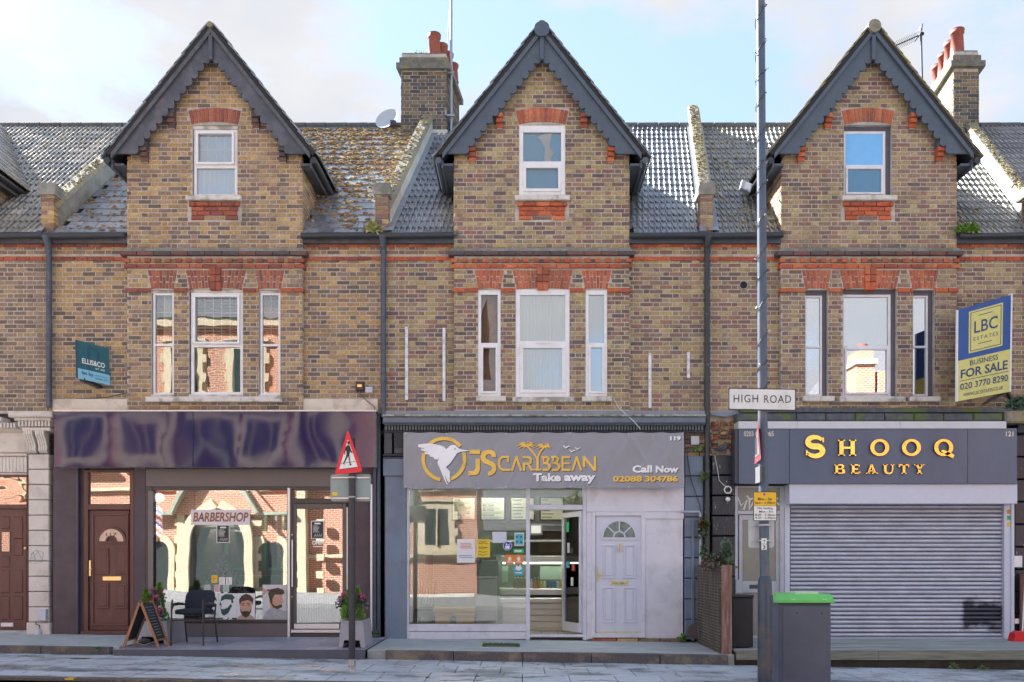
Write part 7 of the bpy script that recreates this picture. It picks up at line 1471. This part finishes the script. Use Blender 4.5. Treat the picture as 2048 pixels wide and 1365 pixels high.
one('flower', LEAFM, lambda m: leafy(m, (X(1437, -1.7), -1.7, Z(1117, -1.7)), .025, .03, .02, 14, .03, [(.35, .14, .50)]), pn)
bbx = thing('black_box', 'plain tall black box standing on the timber deck by the planter', 'box', (X(1487, -1.7), -1.5, -.02))
BBM = M('satin_black', (.014, .016, .02), rough=.4, var=.15)
one('body', BBM, lambda m: m.cbox(X(1464.5, -1.75), X(1506.5, -1.75), -1.75, -1.35, .005, Z(1196, -1.75), .01), bbx); one('lid', BBM, lambda m: m.cbox(X(1464, -1.77), X(1508, -1.77), -1.77, -1.33, Z(1196, -1.77), Z(1191, -1.77), .01), bbx)
# red dustpan and the brown board at the right edge
dp = thing('dustpan', 'bright red long handled dustpan leaning at the right edge', 'dustpan', (X(2036, -.6), -.6, -.01)); RP = M('red_plastic', (.70, .012, .02), rough=.3, var=.03)
one('pan', RP, lambda m: m.prism([(X(2025, -.6), Z(1290, -.6)), (X(2052, -.6), Z(1293, -.6)), (X(2054, -.6), Z(1264, -.6)), (X(2040, -.6), Z(1263, -.6)), (X(2031, -.6), Z(1268, -.6))], -.6, -.42), dp); one('rim', WHITE, lambda m: m.box(X(2024, -.62), X(2053, -.62), -.62, -.6, Z(1293, -.6), Z(1291, -.6)), dp)
one('handle', WHITE, lambda m: m.loft([(X(2045, -.5), -.5, Z(1264, -.5)), (X(2049, -.3), -.3, Z(1190, -.3)), (X(2052, -.15), -.15, Z(1140, -.15))], .013, n=8), dp)
tag(one('brown_panel', BROWN, lambda m: m.box(X(2041, -.12), X(2066, -.12), -.12, -.08, -.03, Z(1148, -.12))), 'brown board leaning against the dark blocks at the right edge', 'board')
# blackboard
PIN = M('blackboard_wood', (.34, .17, .085), rough=.6, var=.25, scale=8, stretch=(1, 1, .3)); CHK = M('chalkboard', (.02, .025, .032), rough=.6, var=.2)
ab = thing('blackboard_stand', 'folding wooden blackboard stand with chalk writing beside the brown door', 'blackboard', (X(292, -1.75), -1.75, 0))
# two hinged leaves seen from the side: apex line runs back from the front
A0, A1 = pp(283, 1200, -1.95), pp(306, 1198, -1.55); 
A0 = Vector((X(280.5, -1.95), -1.95, .72)); A1 = Vector((X(303.5, -1.55), -1.55, .72))
LF0 = Vector((X(247, -1.95), -1.95, .012)); LF1 = Vector((X(267, -1.55), -1.55, .012)); RF0 = Vector((X(318, -1.95), -1.95, .012)); RF1 = Vector((X(337, -1.6), -1.60, .012))
def leaf2(nm_, a0, a1, f0, f1, side):
    e0 = f0; e1 = f1; k = .84
    one('frame', PIN, lambda m: (m.bar(a0, f0, .035, .022, (0, 1, 0)), m.bar(a1, f1, .035, .022, (0, 1, 0)), m.bar(a0, a1, .035, .022), m.bar(a0+(f0-a0)*k, a1+(f1-a1)*k, .035, .022)), ab)
    n_ = (f0-a0).cross(a1-a0).normalized()
    if n_.z < 0: n_ = -n_
    q = [a0+(f0-a0)*.06+(a1-a0)*.06, a0+(f0-a0)*(k-.02)+(a1-a0)*.06+(f1-a1-f0+a0)*.05, a1+(f1-a1)*(k-.02)-(a1-a0)*.06, a1+(f1-a1)*.06-(a1-a0)*.06]
    one('panel', CHK, lambda m: m.add([v-n_*.004 for v in q]+[v+n_*.004 for v in q], [(0, 1, 2, 3), (7, 6, 5, 4), (0, 4, 5, 1), (2, 6, 7, 3)]), ab); return q, n_
leaf2('l', A0, A1, LF0, LF1, -1); q, n_ = leaf2('r', A0, A1, RF0, RF1, 1)
def chalk(m):
    for i in range(11):
        v = .12+i*.078; a = q[0]+(q[1]-q[0])*v; b = q[3]+(q[2]-q[3])*v; p = []; u = random.uniform(.1, .25)
        while u < random.uniform(.72, .92): p.append(a+(b-a)*u+n_*.006+(q[1]-q[0])*random.uniform(-.012, .012)); u += .035
        if len(p) > 2: m.loft(p, .0022, n=3)
one('chalk_writing', M('chalk', (.55, .58, .6), rough=.9), chalk, ab); one('rope', M('string', (.5, .42, .32), rough=.9), lambda m: m.loft([LF0+Vector((.04, .1, .10)), LF0*.5+RF0*.5+Vector((0, .1, .035)), RF0+Vector((-.05, .1, .10))], .005, n=5), ab)
tag(one('weight_bag', BLACKP, lambda m: m.sphere((X(292, -1.3), -1.35, .05), .09, 12, 8, (1.1, .8, .55), p=.7)), 'small black weight lying under the blackboard stand', 'weight')
# planters with conifers
PLG = M('planter_grey', (.34, .34, .38), rough=.5, var=.06)
CON = [(.13, .30, .03), (.17, .38, .04), (.10, .24, .03), (.22, .42, .06)]
def planter(px0, px1, pyt, y0, y1, label, labp, cx_list, flow, plx):
    x0, x1, zt_ = X(px0, y0), X(px1, y0), Z(pyt, y0)
    th_ = thing('planter_box', label, 'planter', ((x0+x1)/2, (y0+y1)/2, .006))
    def body(m):
        t_ = .03; bz = .12
        for (a, b, c_, d) in (((x0, y0), (x1, y0), (x0-.03, y0-.03), (x1+.03, y0-.03)),):
            m.add([(x0-.035, y0-.02, .01), (x0+.03, y0-.02, .01), (x0+.05, y0-.015, bz), (x1-.05, y0-.015, bz), (x1-.03, y0-.02, .01), (x1+.035, y0-.02, .01), (x1, y0, zt_), (x0, y0, zt_)], [(0, 1, 2, 7), (2, 3, 6, 7), (3, 4, 5, 6)])
            m.add([(x0-.035, y0-.02, .01), (x0-.035, y1, .01), (x0, y1, zt_), (x0, y0, zt_)], [(3, 2, 1, 0)]); m.add([(x1+.035, y0-.02, .01), (x1+.035, y1, .01), (x1, y1, zt_), (x1, y0, zt_)], [(0, 1, 2, 3)]); m.add([(x0-.035, y1, .01), (x1+.035, y1, .01), (x1, y1, zt_), (x0, y1, zt_)], [(3, 2, 1, 0)])
            m.frame(x0-.008, x1+.008, 0, 0, 0, 0, 0) if False else None
    one('box', PLG, body, th_); one('rim', PLG, lambda m: (m.box(x0-.01, x1+.01, y0-.012, y0+.015, zt_-.02, zt_), m.box(x0-.01, x0+.015, y0+.015, y1, zt_-.02, zt_), m.box(x1-.015, x1+.01, y0+.015, y1, zt_-.02, zt_)), th_); one('soil', M('soil', (.05, .035, .025), rough=1), lambda m: m.box(x0+.016, x1-.016, y0+.016, y1-.0, zt_-.08, zt_-.04), th_)
    pt_ = thing('conifer_plants', labp, 'plant', ((x0+x1)/2, (y0+y1)/2, zt_-.04))
    def con(m, cx_, cy_, h, r):
        for _ in range(int(900*h/.5)):
            f = random.random()**.8; a = random.uniform(0, 2*pi); rr = r*(1-f)**.75*(.55+.5*random.random())*(1+.25*sin(a*3+f*9)); p = Vector((cx_+rr*cos(a), cy_+rr*sin(a), zt_-.04+f*h)); d = Vector((cos(a)*.45, sin(a)*.45, 1)).normalized(); s_ = d.cross(Vector((sin(a), -cos(a), 0)).normalized() if random.random() < .5 else Vector((random.gauss(0, 1), random.gauss(0, 1), .1))).normalized(); L_ = random.uniform(.04, .085); c_ = random.choice(CON); k = random.uniform(.7, 1.2)
            m.add([p, p+d*L_*.5+s_*.009, p+d*L_, p+d*L_*.5-s_*.009], [(0, 1, 2, 3)], tuple(v*k for v in c_))
    for (px, y_, h, r) in cx_list: one('conifer', LEAFM, lambda m: con(m, X(px, y_), y_, h, r), pt_)
    for (px, py, y_) in flow:
        one('flower', LEAFM, lambda m: leafy(m, (X(px, y_), y_, Z(py, y_)), .05, .05, .045, 60, .035, [(.45, .06, .16), (.55, .12, .22), (.30, .05, .18), (.6, .25, .35)]), pt_)
        one('leaves', LEAFM, lambda m: leafy(m, (X(px+1, y_), y_, Z(py+12, y_)), .07, .07, .09, 60, .05, [(.06, .10, .08), (.10, .05, .07), (.12, .14, .13)]), pt_)
planter(278, 333, 1243, -1.25, -.55, 'grey plastic planter box behind the blackboard stand', 'bright green conifers with pink flowers behind the blackboard stand', [(292, -.95, .50, .12), (318, -.8, .60, .12)], [(306, 1182, -.95), (312, 1196, -1.0), (322, 1186, -.8), (311, 1216, -1.0), (320, 1222, -1.0)], 0)
one('side', PLG, lambda m: None) if False else None
planter(682, 726, 1242, -1.85, -1.2, 'grey plastic planter box beside the barber door', 'bright green conifers with pink flowers beside the barber door', [(697, -1.5, .42, .13), (714, -1.35, .50, .11)], [(690, 1192, -1.5), (680, 1200, -1.5), (719, 1193, -1.4), (727, 1198, -1.5)], 0)
# chair
ch = thing('chair', 'black padded visitor chair with tubular legs on the barber deck', 'chair', (X(378, -1.2), -1.0, .006))
CF = M('black_fabric', (.014, .02, .034), rough=.9, var=.2, scale=40, bump=.3, bscale=400); CT = M('black_tube', (.03, .028, .032), rough=.35)
cyf, cyb = -1.55, -1.0; xl_, xr_ = X(342, cyf), X(407, cyf)
one('seat', CF, lambda m: m.sphere(((xl_+xr_)/2, (cyf+cyb)/2+.02, Z(1228, cyf)+.02), 1, 20, 10, (.255, .25, .045), p=.45), ch)
def backr(m):
    c = Vector(((xl_+xr_)/2+.01, cyb+.05, Z(1200, cyb))); vs = []; nn_, mm = 20, 10
    m.sphere(c, 1, 24, 12, (.235, .035, .155), p=.5)
    m.v = [(v[0], v[1]-.10*((v[0]-c[0])/.235)**2+.05*(v[2]-c[2])/.15, v[2]) for v in m.v]
one('backrest', CF, backr, ch)
for s_, xx in ((-1, xl_+.0), (1, xr_)):
    one('leg', CT, lambda m: m.loft([(xx, cyf, .006), (xx-s_*.01, cyf, Z(1222, cyf)+.1), (xx-s_*.01, cyf+.03, Z(1203, cyf)+.02)], .014, n=8), ch); one('leg', CT, lambda m: m.loft([(xx-s_*.005, cyb+.08, .006), (xx-s_*.01, cyb-.04, .42), (xx-s_*.01, cyb+.02, .62)], .014, n=8), ch)
    one('armrest', CT, lambda m: m.loft([(xx-s_*.01, cyf-.0, .58), (xx-s_*.01, cyf+.06, .64), (xx-s_*.01, cyf+.28, .645), (xx-s_*.01, cyb+.0, .62)], [.016, .024, .024, .016], n=8), ch)
one('seat_frame', CT, lambda m: (m.bar((xl_+.01, cyf+.02, .40), (xr_-.01, cyf+.02, .40), .02, .02), m.bar((xl_+.01, cyb, .40), (xr_-.01, cyb, .40), .02, .02), m.bar(((xl_+xr_)/2, cyb+.05, .40), ((xl_+xr_)/2, cyb+.10, .62), .05, .012)), ch)
# blossom and dried plant inside the barber window
bl_t = thing('blossom_arrangement', 'tall spray of pink white blossom inside the barber window', 'plant', (X(447, .3), .3, .3))
def blossom(m):
    for _ in range(420):
        f = random.random(); a = random.uniform(-1, 1); px = 447+a*(50*(1-f)+6); py = 1187-f*80*(1-.35*abs(a)); 
        if random.random() < abs(a)*.35: continue
        p = Vector((X(px, .3), .3+random.uniform(-.12, .12), Z(py, .3)))
        for k in range(3): d = Vector((random.gauss(0, 1), random.gauss(0, 1), random.gauss(0, 1))).normalized(); s_ = d.cross(Vector((0, 1, .3))).normalized(); m.add([p, p+d*.022+s_*.016, p+d*.042, p+d*.022-s_*.016], [(0, 1, 2, 3)], random.choice([(.72, .60, .74), (.66, .5, .7), (.8, .76, .82)]))
one('blossom', LEAFM, blossom, bl_t); one('stem', BROWN, lambda m: [m.loft([(X(447, .3), .3, .35), (X(447+a*.4, .3), .3, Z(1170, .3)), (X(447+a, .3), .3, Z(b, .3))], .006, n=4) for a, b in ((-40, 1150), (-20, 1135), (0, 1110), (20, 1130), (45, 1150))], bl_t)
dr = thing('dried_plant', 'brown dried plant behind the chair inside the barber window', 'plant', (X(350, .3), .3, .3)); one('foliage', LEAFM, lambda m: leafy(m, (X(350, .3), .3, Z(1195, .3)), .09, .08, .26, 420, .05, [(.20, .12, .06), (.28, .18, .09), (.12, .07, .04)], .9), dr)
# wall battens, vent, alarm boxes, wires, floodlight, pigeon, weeds
for px, a, b, lab in ((813, 655, 801, 'white vertical batten on the brick wall nearest the downpipe'), (888, 657, 803, 'white vertical batten beside the bay of the middle house'), (1300, 708, 817, 'white vertical batten right of the bay of the middle house'), (1377, 706, 757, 'short white batten beside the black downpipe')):
    tag(one('wall_batten', M('batten_white', (.78, .77, .82), rough=.6, var=.1, scale=9, dirt=(.3, .2, .15), dscale=12, damt=.4), lambda m: m.cbox(X(px-3, -.03), X(px+3, -.03), -.035, .0, Z(b), Z(a), .004)), lab, 'batten', 'white battens on the middle house')
vt = thing('extractor_vent', 'round black vent hole in the brick wall left of the lamp post', 'vent', (X(1487), 0, Z(571))); one('ring', STEEL, lambda m: m.loft([(X(1487)+.07*cos(t*pi/10), -.01, Z(571)+.07*sin(t*pi/10)) for t in range(21)], .009, n=6), vt); one('hole', DARK, lambda m: m.loft([(X(1487), -.012, Z(571)), (X(1487), .0, Z(571))], .064, n=20), vt)
q = thing('alarm_box', 'small dark brown alarm box on the wall above the barber sign', 'alarm', (X(722), -.05, Z(782))); one('case', M('dark_brown_plastic', (.06, .025, .02), rough=.4), lambda m: m.cbox(X(713), X(729), -.07, .0, Z(783), Z(765), .008), q); one('lamp', BRASS, lambda m: m.box(X(716), X(725), -.075, -.07, Z(776), Z(771)), q)
q = thing('junction_box', 'pale grey box beside the brown alarm box above the barber sign', 'junction box', (X(738), -.05, Z(786))); one('case', MATS['box_white'], lambda m: m.cbox(X(731), X(746), -.05, .0, Z(787), Z(775), .008), q)
tag(one('wire', BLACKP, lambda m: (m.loft([(X(715), -.04, Z(783)), (X(722), -.05, Z(790)), (X(738), -.08, Z(806)), (X(750), -.08, Z(815)), (X(755), -.06, Z(840))], .006, n=4), m.loft([(X(290), -.03, Z(797)), (X(270), -.03, Z(791)), (X(256), -.02, Z(786)), (X(215), -.03, Z(796)), (X(150), -.03, Z(799))], .006, n=4))), 'thin black cable sagging along the cream band over the barber sign', 'cable')
tag(one('wire', BLACKP, lambda m: m.loft([(X(604), -.08, Z(470)), (X(606), -.08, Z(500)), (X(609), -.14, Z(520)), (X(604), -.04, Z(560)), (X(605), -.03, Z(700)), (X(606), -.03, Z(800))], .010, n=5)), 'black cable running down beside the bay of the tan house', 'cable')
tag(one('wire', GREYW, lambda m: m.loft([(X(1226), -.13, Z(800)), (X(1235), -.13, Z(818)), (X(1262), -.32, Z(848)), (X(1276), -.3, Z(864))], .006, n=4)), 'thin white cable hanging from the sill across the grey cornice', 'cable')
tag(one('wire', BLACKP, lambda m: m.loft([(X(1372), -.07, Z(905)), (X(1380), -.08, Z(960)), (X(1398), -.08, Z(1012)), (X(1405), -.08, Z(1060)), (X(1412), -.1, Z(1100))], .007, n=4)), 'dark cable looping down the old grey pilaster', 'cable')
fl_ = thing('floodlight', 'small floodlight on the roof edge left of the lamp post', 'floodlight', (X(1490, -.2), -.2, Z(380))); 
one('housing', STEEL, lambda m: m.obox((X(1491, -.2), -.2, Z(375, -.2)), (.09, .03, -.03), (0, .06, 0), (.02, 0, .07)), fl_); one('glass', M('lamp_glass', (.6, .65, .7), rough=.15), lambda m: m.obox((X(1491, -.2), -.265, Z(375, -.2)), (.07, 0, -.022), (0, .004, 0), (.015, 0, .055)), fl_); one('arm', BLACKP, lambda m: m.bar((X(1497, -.1), -.1, Z(378, -.1)), (X(1512, .2), .3, Z(370, .3)), .02, .02), fl_)
pg = thing('pigeon', 'grey pigeon perched on the ledge of bare rubble by the salon sign', 'bird', (X(1440, -.12), -.12, Z(902, -.12)))
PGM = M('pigeon_grey', (.075, .085, .11), rough=.6, var=.25, scale=30); yy_ = -.14
def pig(m):
    W_ = lambda a, b, r: ((X(1380+a/5.69, yy_), yy_, Z(820+b/5.69, yy_)), r*1.55)
    pts_ = [W_(250, 470, .006), W_(285, 462, .016), W_(320, 455, .032), W_(355, 445, .045), W_(385, 435, .048), W_(408, 418, .040), W_(418, 398, .026), W_(412, 382, .021), W_(402, 374, .020), W_(392, 374, .013), W_(384, 377, .004)]
    m.loft([p[0] for p in pts_], [p[1]*.62 for p in pts_], n=14)
one('body', PGM, pig, pg); one('wing', M('pigeon_wing', (.05, .055, .075), rough=.6, var=.2), lambda m: m.loft([pp(1380+280/5.69, 820+460/5.69, yy_-.03), pp(1380+330/5.69, 820+448/5.69, yy_-.045), pp(1380+385/5.69, 820+428/5.69, yy_-.04)], [.006, .026, .014], n=8, flat=.5), pg)
one('beak', BLK, lambda m: m.loft([pp(1380+388/5.69, 820+377/5.69, yy_), pp(1380+378/5.69, 820+381/5.69, yy_)], [.005, .001], n=5), pg); one('eye', M('pigeon_eye', (.6, .2, .03), rough=.3), lambda m: m.sphere(pp(1380+402/5.69, 820+372/5.69, yy_-.013), .004, 6, 4), pg)
for dx in (0, 8): one('leg', M('pigeon_leg', (.5, .16, .14), rough=.6), lambda m: m.loft([pp(1380+(375+dx)/5.69, 820+478/5.69, yy_-.01), pp(1380+(392+dx)/5.69, 820+500/5.69, yy_-.01), pp(1380+(386+dx)/5.69, 820+506/5.69, yy_-.02)], .004, n=5), pg)
def weed(label, px, py, y, rx, rz_, n, ls=.05, cols=G1, name='weed'):
    t_ = thing(name, label, 'plant', (X(px, y), y, Z(py, y))); one('leaves', LEAFM, lambda m: leafy(m, (X(px, y), y, Z(py, y)), rx, .07, rz_, n, ls, cols), t_)
weed('green fern growing from the black downpipe at mid height', 1408, 1062, -.18, .07, .22, 170, .09, [(.05, .09, .03), (.09, .14, .05), (.14, .08, .04)], 'fern'); weed('single pale fern leaf on the black downpipe below the sign', 1410, 958, -.15, .04, .10, 50, .09, [(.14, .2, .05)], 'fern'); weed('small plant hanging low on the black downpipe near the planter', 1406, 1108, -.18, .04, .12, 60, .06, G1, 'fern'); weed('small weed under the junction box', 1396, 902, -.1, .10, .06, 70, .05, [(.10, .2, .04), (.16, .26, .06)])
weed('tuft of grass growing in the gutter above the for sale board', 1936, 462, -.2, .22, .09, 420, .07, [(.13, .26, .03), (.20, .34, .06), (.09, .18, .03)], 'grass_tuft'); weed('bushy green weed on the ledge below the for sale board', 2034, 812, -.2, .22, .13, 420, .06, [(.05, .12, .07), (.08, .17, .09), (.04, .08, .05)]); weed('yellow green weeds sprouting at the foot of the parapet', 748, 462, -.2, .16, .12, 110, .10, [(.36, .36, .10), (.5, .48, .25), (.2, .26, .06)])
weed('small weed at the foot of the pale wall panel', 1365, 1282, -.08, .08, .10, 60, .06, [(.10, .2, .04)]); weed('weeds under the timber deck, left clump', 1907, 1338, -2.1, .09, .07, 60, .05, [(.14, .2, .06)]); weed('weeds under the timber deck, right clump', 1965, 1342, -2.1, .09, .05, 60, .05, [(.14, .2, .06)]); weed('tiny weed at the kerb of the forecourt by the brown door', 196, 1300, -2.13, .04, .04, 40, .03, [(.06, .13, .04)]); weed('small weed beside the steel conduits', 752, 1276, -.15, .05, .10, 50, .05)
def grassrim(m):
    for _ in range(620):
        s_ = random.random(); x = X(970, -1.1)+(X(1036, -1.1)-X(970, -1.1))*s_; y_ = random.choice([-.95, -.95, -1.0])+random.uniform(-.02, .05)
        if random.random() < .3: x = random.choice([X(969, -1.1), X(1037, -1.1)])+random.uniform(-.03, .02); y_ = random.uniform(-1.26, -.95)
        p = Vector((x, y_, fz(x))); d = Vector((random.gauss(0, .4), random.gauss(0, .4), 1)).normalized()*random.uniform(.02, .05); m.add([p-Vector((.006, 0, 0)), p+Vector((.006, 0, 0)), p+d], [(0, 1, 2)], random.choice([(.05, .14, .02), (.09, .2, .03), (.04, .09, .02)]))
gr = one('grass', LEAFM, grassrim); gr['kind'] = 'stuff'; gr['label'] = 'grass growing round the iron cover in the forecourt'
# ---------------------------------------------------------------- the church and houses across the road, seen mirrored in the glass
CHB = bpy.data.materials.new('church_brick'); CHB.use_nodes = True; t_ = CHB.node_tree; b_ = [n for n in t_.nodes if n.type == 'BSDF_PRINCIPLED'][0]
g_ = N(t_, 'ShaderNodeNewGeometry'); sw_ = N(t_, 'ShaderNodeMapping'); sw_.inputs['Rotation'].default_value = (pi/2, 0, 0); bt = N(t_, 'ShaderNodeTexBrick'); t_.links.new(g_.outputs['Position'], sw_.inputs[0]); t_.links.new(sw_.outputs[0], bt.inputs['Vector'])
bt.inputs['Scale'].default_value = 1; bt.inputs['Brick Width'].default_value = .24; bt.inputs['Row Height'].default_value = .085; bt.inputs['Mortar Size'].default_value = .010; bt.inputs['Color1'].default_value = (.50, .17, .085, 1); bt.inputs['Color2'].default_value = (.38, .13, .07, 1); bt.inputs['Mortar'].default_value = (.68, .58, .48, 1); t_.links.new(bt.outputs[0], b_.inputs['Base Color']); b_.inputs['Roughness'].default_value = .9
CST = M('church_stone', (.56, .47, .33), rough=.9, var=.1, scale=3); CDK = M('church_glass', (.04, .05, .05), rough=.15); CSL = M('church_slate', (.12, .12, .13), rough=.7, var=.2)
YC = -21.0
def XC(px): return (px-VX)*(D-YC)/FOC
def ZC(py): return CZ+(VY-py)*(D-YC)/FOC
cc = thing('church', 'red brick church with stone arches across the road, mirrored in the shop windows', 'church', (-10, YC, 0))
def cb(m, a, b, t, bt_, y0, y1): m.box(XC(a), XC(b), YC+y0, YC+y1, ZC(bt_), ZC(t))
one('wall', CHB, lambda m: (m.box(-26, XC(953), YC-6, YC, -.9, ZC(640)), m.box(XC(300), XC(590), YC, YC+.25, -.9, ZC(990))), cc)
one('roof', CSL, lambda m: m.add([(-26, YC+.3, ZC(640)), (XC(953)+.2, YC+.3, ZC(640)), (XC(953)+.2, YC-6, ZC(640)+2.6), (-26, YC-6, ZC(640)+2.6), (-26, YC-12, ZC(640)), (XC(953)+.2, YC-12, ZC(640))], [(0, 1, 2, 3), (3, 2, 5, 4)]), cc)
# porch gable with coping
one('porch_gable', CHB, lambda m: m.prism([(XC(335), ZC(1030)), (XC(560), ZC(1030)), (XC(500), ZC(960)), (XC(440), ZC(895)), (XC(390), ZC(960))], YC+.25, YC+.6), cc)
GRS = M('weathered_stone', (.32, .34, .27), rough=.9, var=.2, scale=3)
one('coping', GRS, lambda m: (m.bar((XC(355), YC+.65, ZC(1028)), (XC(440), YC+.65, ZC(893)), .15, .7, (0, 1, 0)), m.bar((XC(525), YC+.65, ZC(1028)), (XC(440), YC+.65, ZC(893)), .15, .7, (0, 1, 0)), cb(m, 300, 356, 1024, 1031, .2, .7), cb(m, 524, 592, 1024, 1031, .2, .7)), cc)
def parch(m, cx_, hw_, spring, apex, w_, y0, y1, foot=1230):
    zs_, za_ = ZC(spring), ZC(apex); x0 = XC(cx_); h = (XC(cx_+hw_)-x0); H = za_-zs_; R = (h*h+H*H)/(2*h); n = 12; inn = []; out = []
    for s_ in (-1, 1):
        pi_ = []; po = []
        cxx = x0-s_*(R-h); a1 = math.asin(min(1, H/R))
        for k in range(n+1):
            a = a1*k/n; pi_.append((cxx+s_*R*cos(a), zs_+R*sin(a))); po.append((cxx+s_*(R+w_)*cos(a*.97), zs_+(R+w_)*sin(a*.97)))
        for k in range(n): m.prism([pi_[k], pi_[k+1], po[k+1], po[k]], y0, y1)
        m.prism([(x0+s_*h, ZC(foot)), (x0+s_*(h+w_), ZC(foot)), (x0+s_*(h+w_), zs_), (x0+s_*h, zs_)], y0, y1)
        inn.append(pi_)
    return [(x0-h, ZC(foot))]+inn[0]+inn[1][::-1]+[(x0+h, ZC(foot))]
shapes = []
one('stone_arch', CST, lambda m: shapes.append(parch(m, 445, 52, 1090, 1018, .38, YC+.55, YC+.80)), cc)
one('stone_arch', CST, lambda m: shapes.append(parch(m, 322, 22, 1105, 1085, .28, YC+.25, YC+.45)), cc); one('stone_arch', CST, lambda m: shapes.append(parch(m, 548, 26, 1105, 1085, .28, YC+.25, YC+.45)), cc)
one('doorway', CDK, lambda m: [m.prism(s_, YC+.26, YC+(.62 if i == 0 else .3)) for i, s_ in enumerate(shapes)], cc)
one('quoin', CST, lambda m: [cb(m, a, b, t, t+14, .25, .42) for a, b in ((356, 380), (505, 528), (592, 604), (636, 652)) for t in range(1040, 1220, 34)], cc)
# mullioned windows
def cwin(a, b, t, bt_, nl=2, y0=0.0):
    one('window_surround', CST, lambda m: ([cb(m, a-13-(6 if k % 2 else 0), b+13+(6 if k % 2 else 0), t-10+k*(bt_-t+24)/6, t-10+(k+1)*(bt_-t+24)/6-.0, y0, y0+.12) for k in range(6)], cb(m, a-20, b+20, bt_+12, bt_+20, y0, y0+.3), cb(m, a-20, b+20, t-20, t-14, y0, y0+.2)), cc)
    one('window_glass', CDK, lambda m: cb(m, a, b, t, bt_, y0+.121, y0+.13), cc); one('mullion', CST, lambda m: [cb(m, a+(b-a)*k/nl-1.5, a+(b-a)*k/nl+1.5, t, bt_, y0+.131, y0+.22) for k in range(1, nl)], cc)
cwin(850, 898, 1018, 1090)
for a in (150, 270, 400, 500, 620): cwin(a, a+62, 838, 925, 3)
for a in (345, 470, 810): cwin(a, a+50, 700, 790, 2)
one('string_course', CST, lambda m: (cb(m, -200, 953, 1110, 1117, 0, .15), cb(m, -200, 953, 975, 982, 0, .15), cb(m, -200, 953, 815, 820, 0, .15), cb(m, -200, 953, 640, 655, 0, .25)), cc)
one('buttress', CST, lambda m: [cb(m, a, a+16, 660, 1230, 0, .45) for a in (362, 380, 600, 760) if a != 380], cc)
one('low_wall', M('low_wall_paint', (.75, .72, .62), rough=.8, var=.05), lambda m: m.box(XC(800), XC(953), YC+1.9, YC+2.2, -.3, ZC(1185)), cc)
hh = thing('terraced_house_opposite', 'orange brick house with a banded chimney across the road, mirrored in the upper right windows', 'house', (16, -22, 0))
one('wall', CHB, lambda m: m.box(XC(1700), XC(2300), -30, -22, -.9, ZC(790)), hh); one('roof', CSL, lambda m: m.add([(XC(1700)-.2, -21.8, ZC(795)), (XC(2300), -21.8, ZC(795)), (XC(2300), -26, ZC(640)), (XC(1780), -26, ZC(640)), (XC(1700)-.2, -30, ZC(795)), (XC(2300), -30, ZC(795))], [(0, 1, 2, 3), (0, 3, 4), (3, 2, 5, 4)]), hh)
one('chimney', CHB, lambda m: (cb(m, 1722, 1762, 722, 800, -.6, -1.8), cb(m, 1726, 1758, 692, 712, -.6, -1.8), cb(m, 1770, 1800, 735, 800, -.6, -1.8)), hh); one('chimney_band', CST, lambda m: cb(m, 1718, 1766, 712, 722, -.5, -1.9), hh)
one('chimney_pot', POTM, lambda m: m.loft([(XC(1745), YC-1.2, ZC(692)), (XC(1745), YC-1.2, ZC(676))], [.2, .24], n=12), hh)
oth = thing('hedge', 'dark clipped hedge across the road between church and house', 'hedge', (5, -21, 0)); one('foliage', M('hedge_leaf', (.03, .05, .025), rough=.9, var=.5, scale=8, bump=1), lambda m: m.box(XC(958), XC(1698), YC-.8, YC, -.9, 2.6), oth)  # unseen dark block added so the takeaway glass mirrors something dark
def tree(x, y, h, label):
    t_ = thing('street_tree', label, 'tree', (x, y, -.3)); one('trunk', BROWN, lambda m: (m.loft([(x, y, -.5), (x+.1, y, h*.35), (x-.1, y, h*.8)], [.22, .15, .05], n=8), [m.loft([(x, y, h*.35), (x+1.2*cos(a), y+1.2*sin(a), h*.7)], [.09, .03], n=5) for a in (0, 1.3, 2.6, 4, 5.2)]), t_)
    one('crown', LEAFM, lambda m: [leafy(m, (x+random.uniform(-1.2, 1.2), y+random.uniform(-1.2, 1.2), h*random.uniform(.5, .95)), .8, .8, .6, 260, .2, [(.08, .14, .04), (.12, .18, .05), (.2, .17, .06)]) for _ in range(12)], t_)
tree(3.5, -24.5, 6.0, 'bare topped street tree behind the low wall across the road')
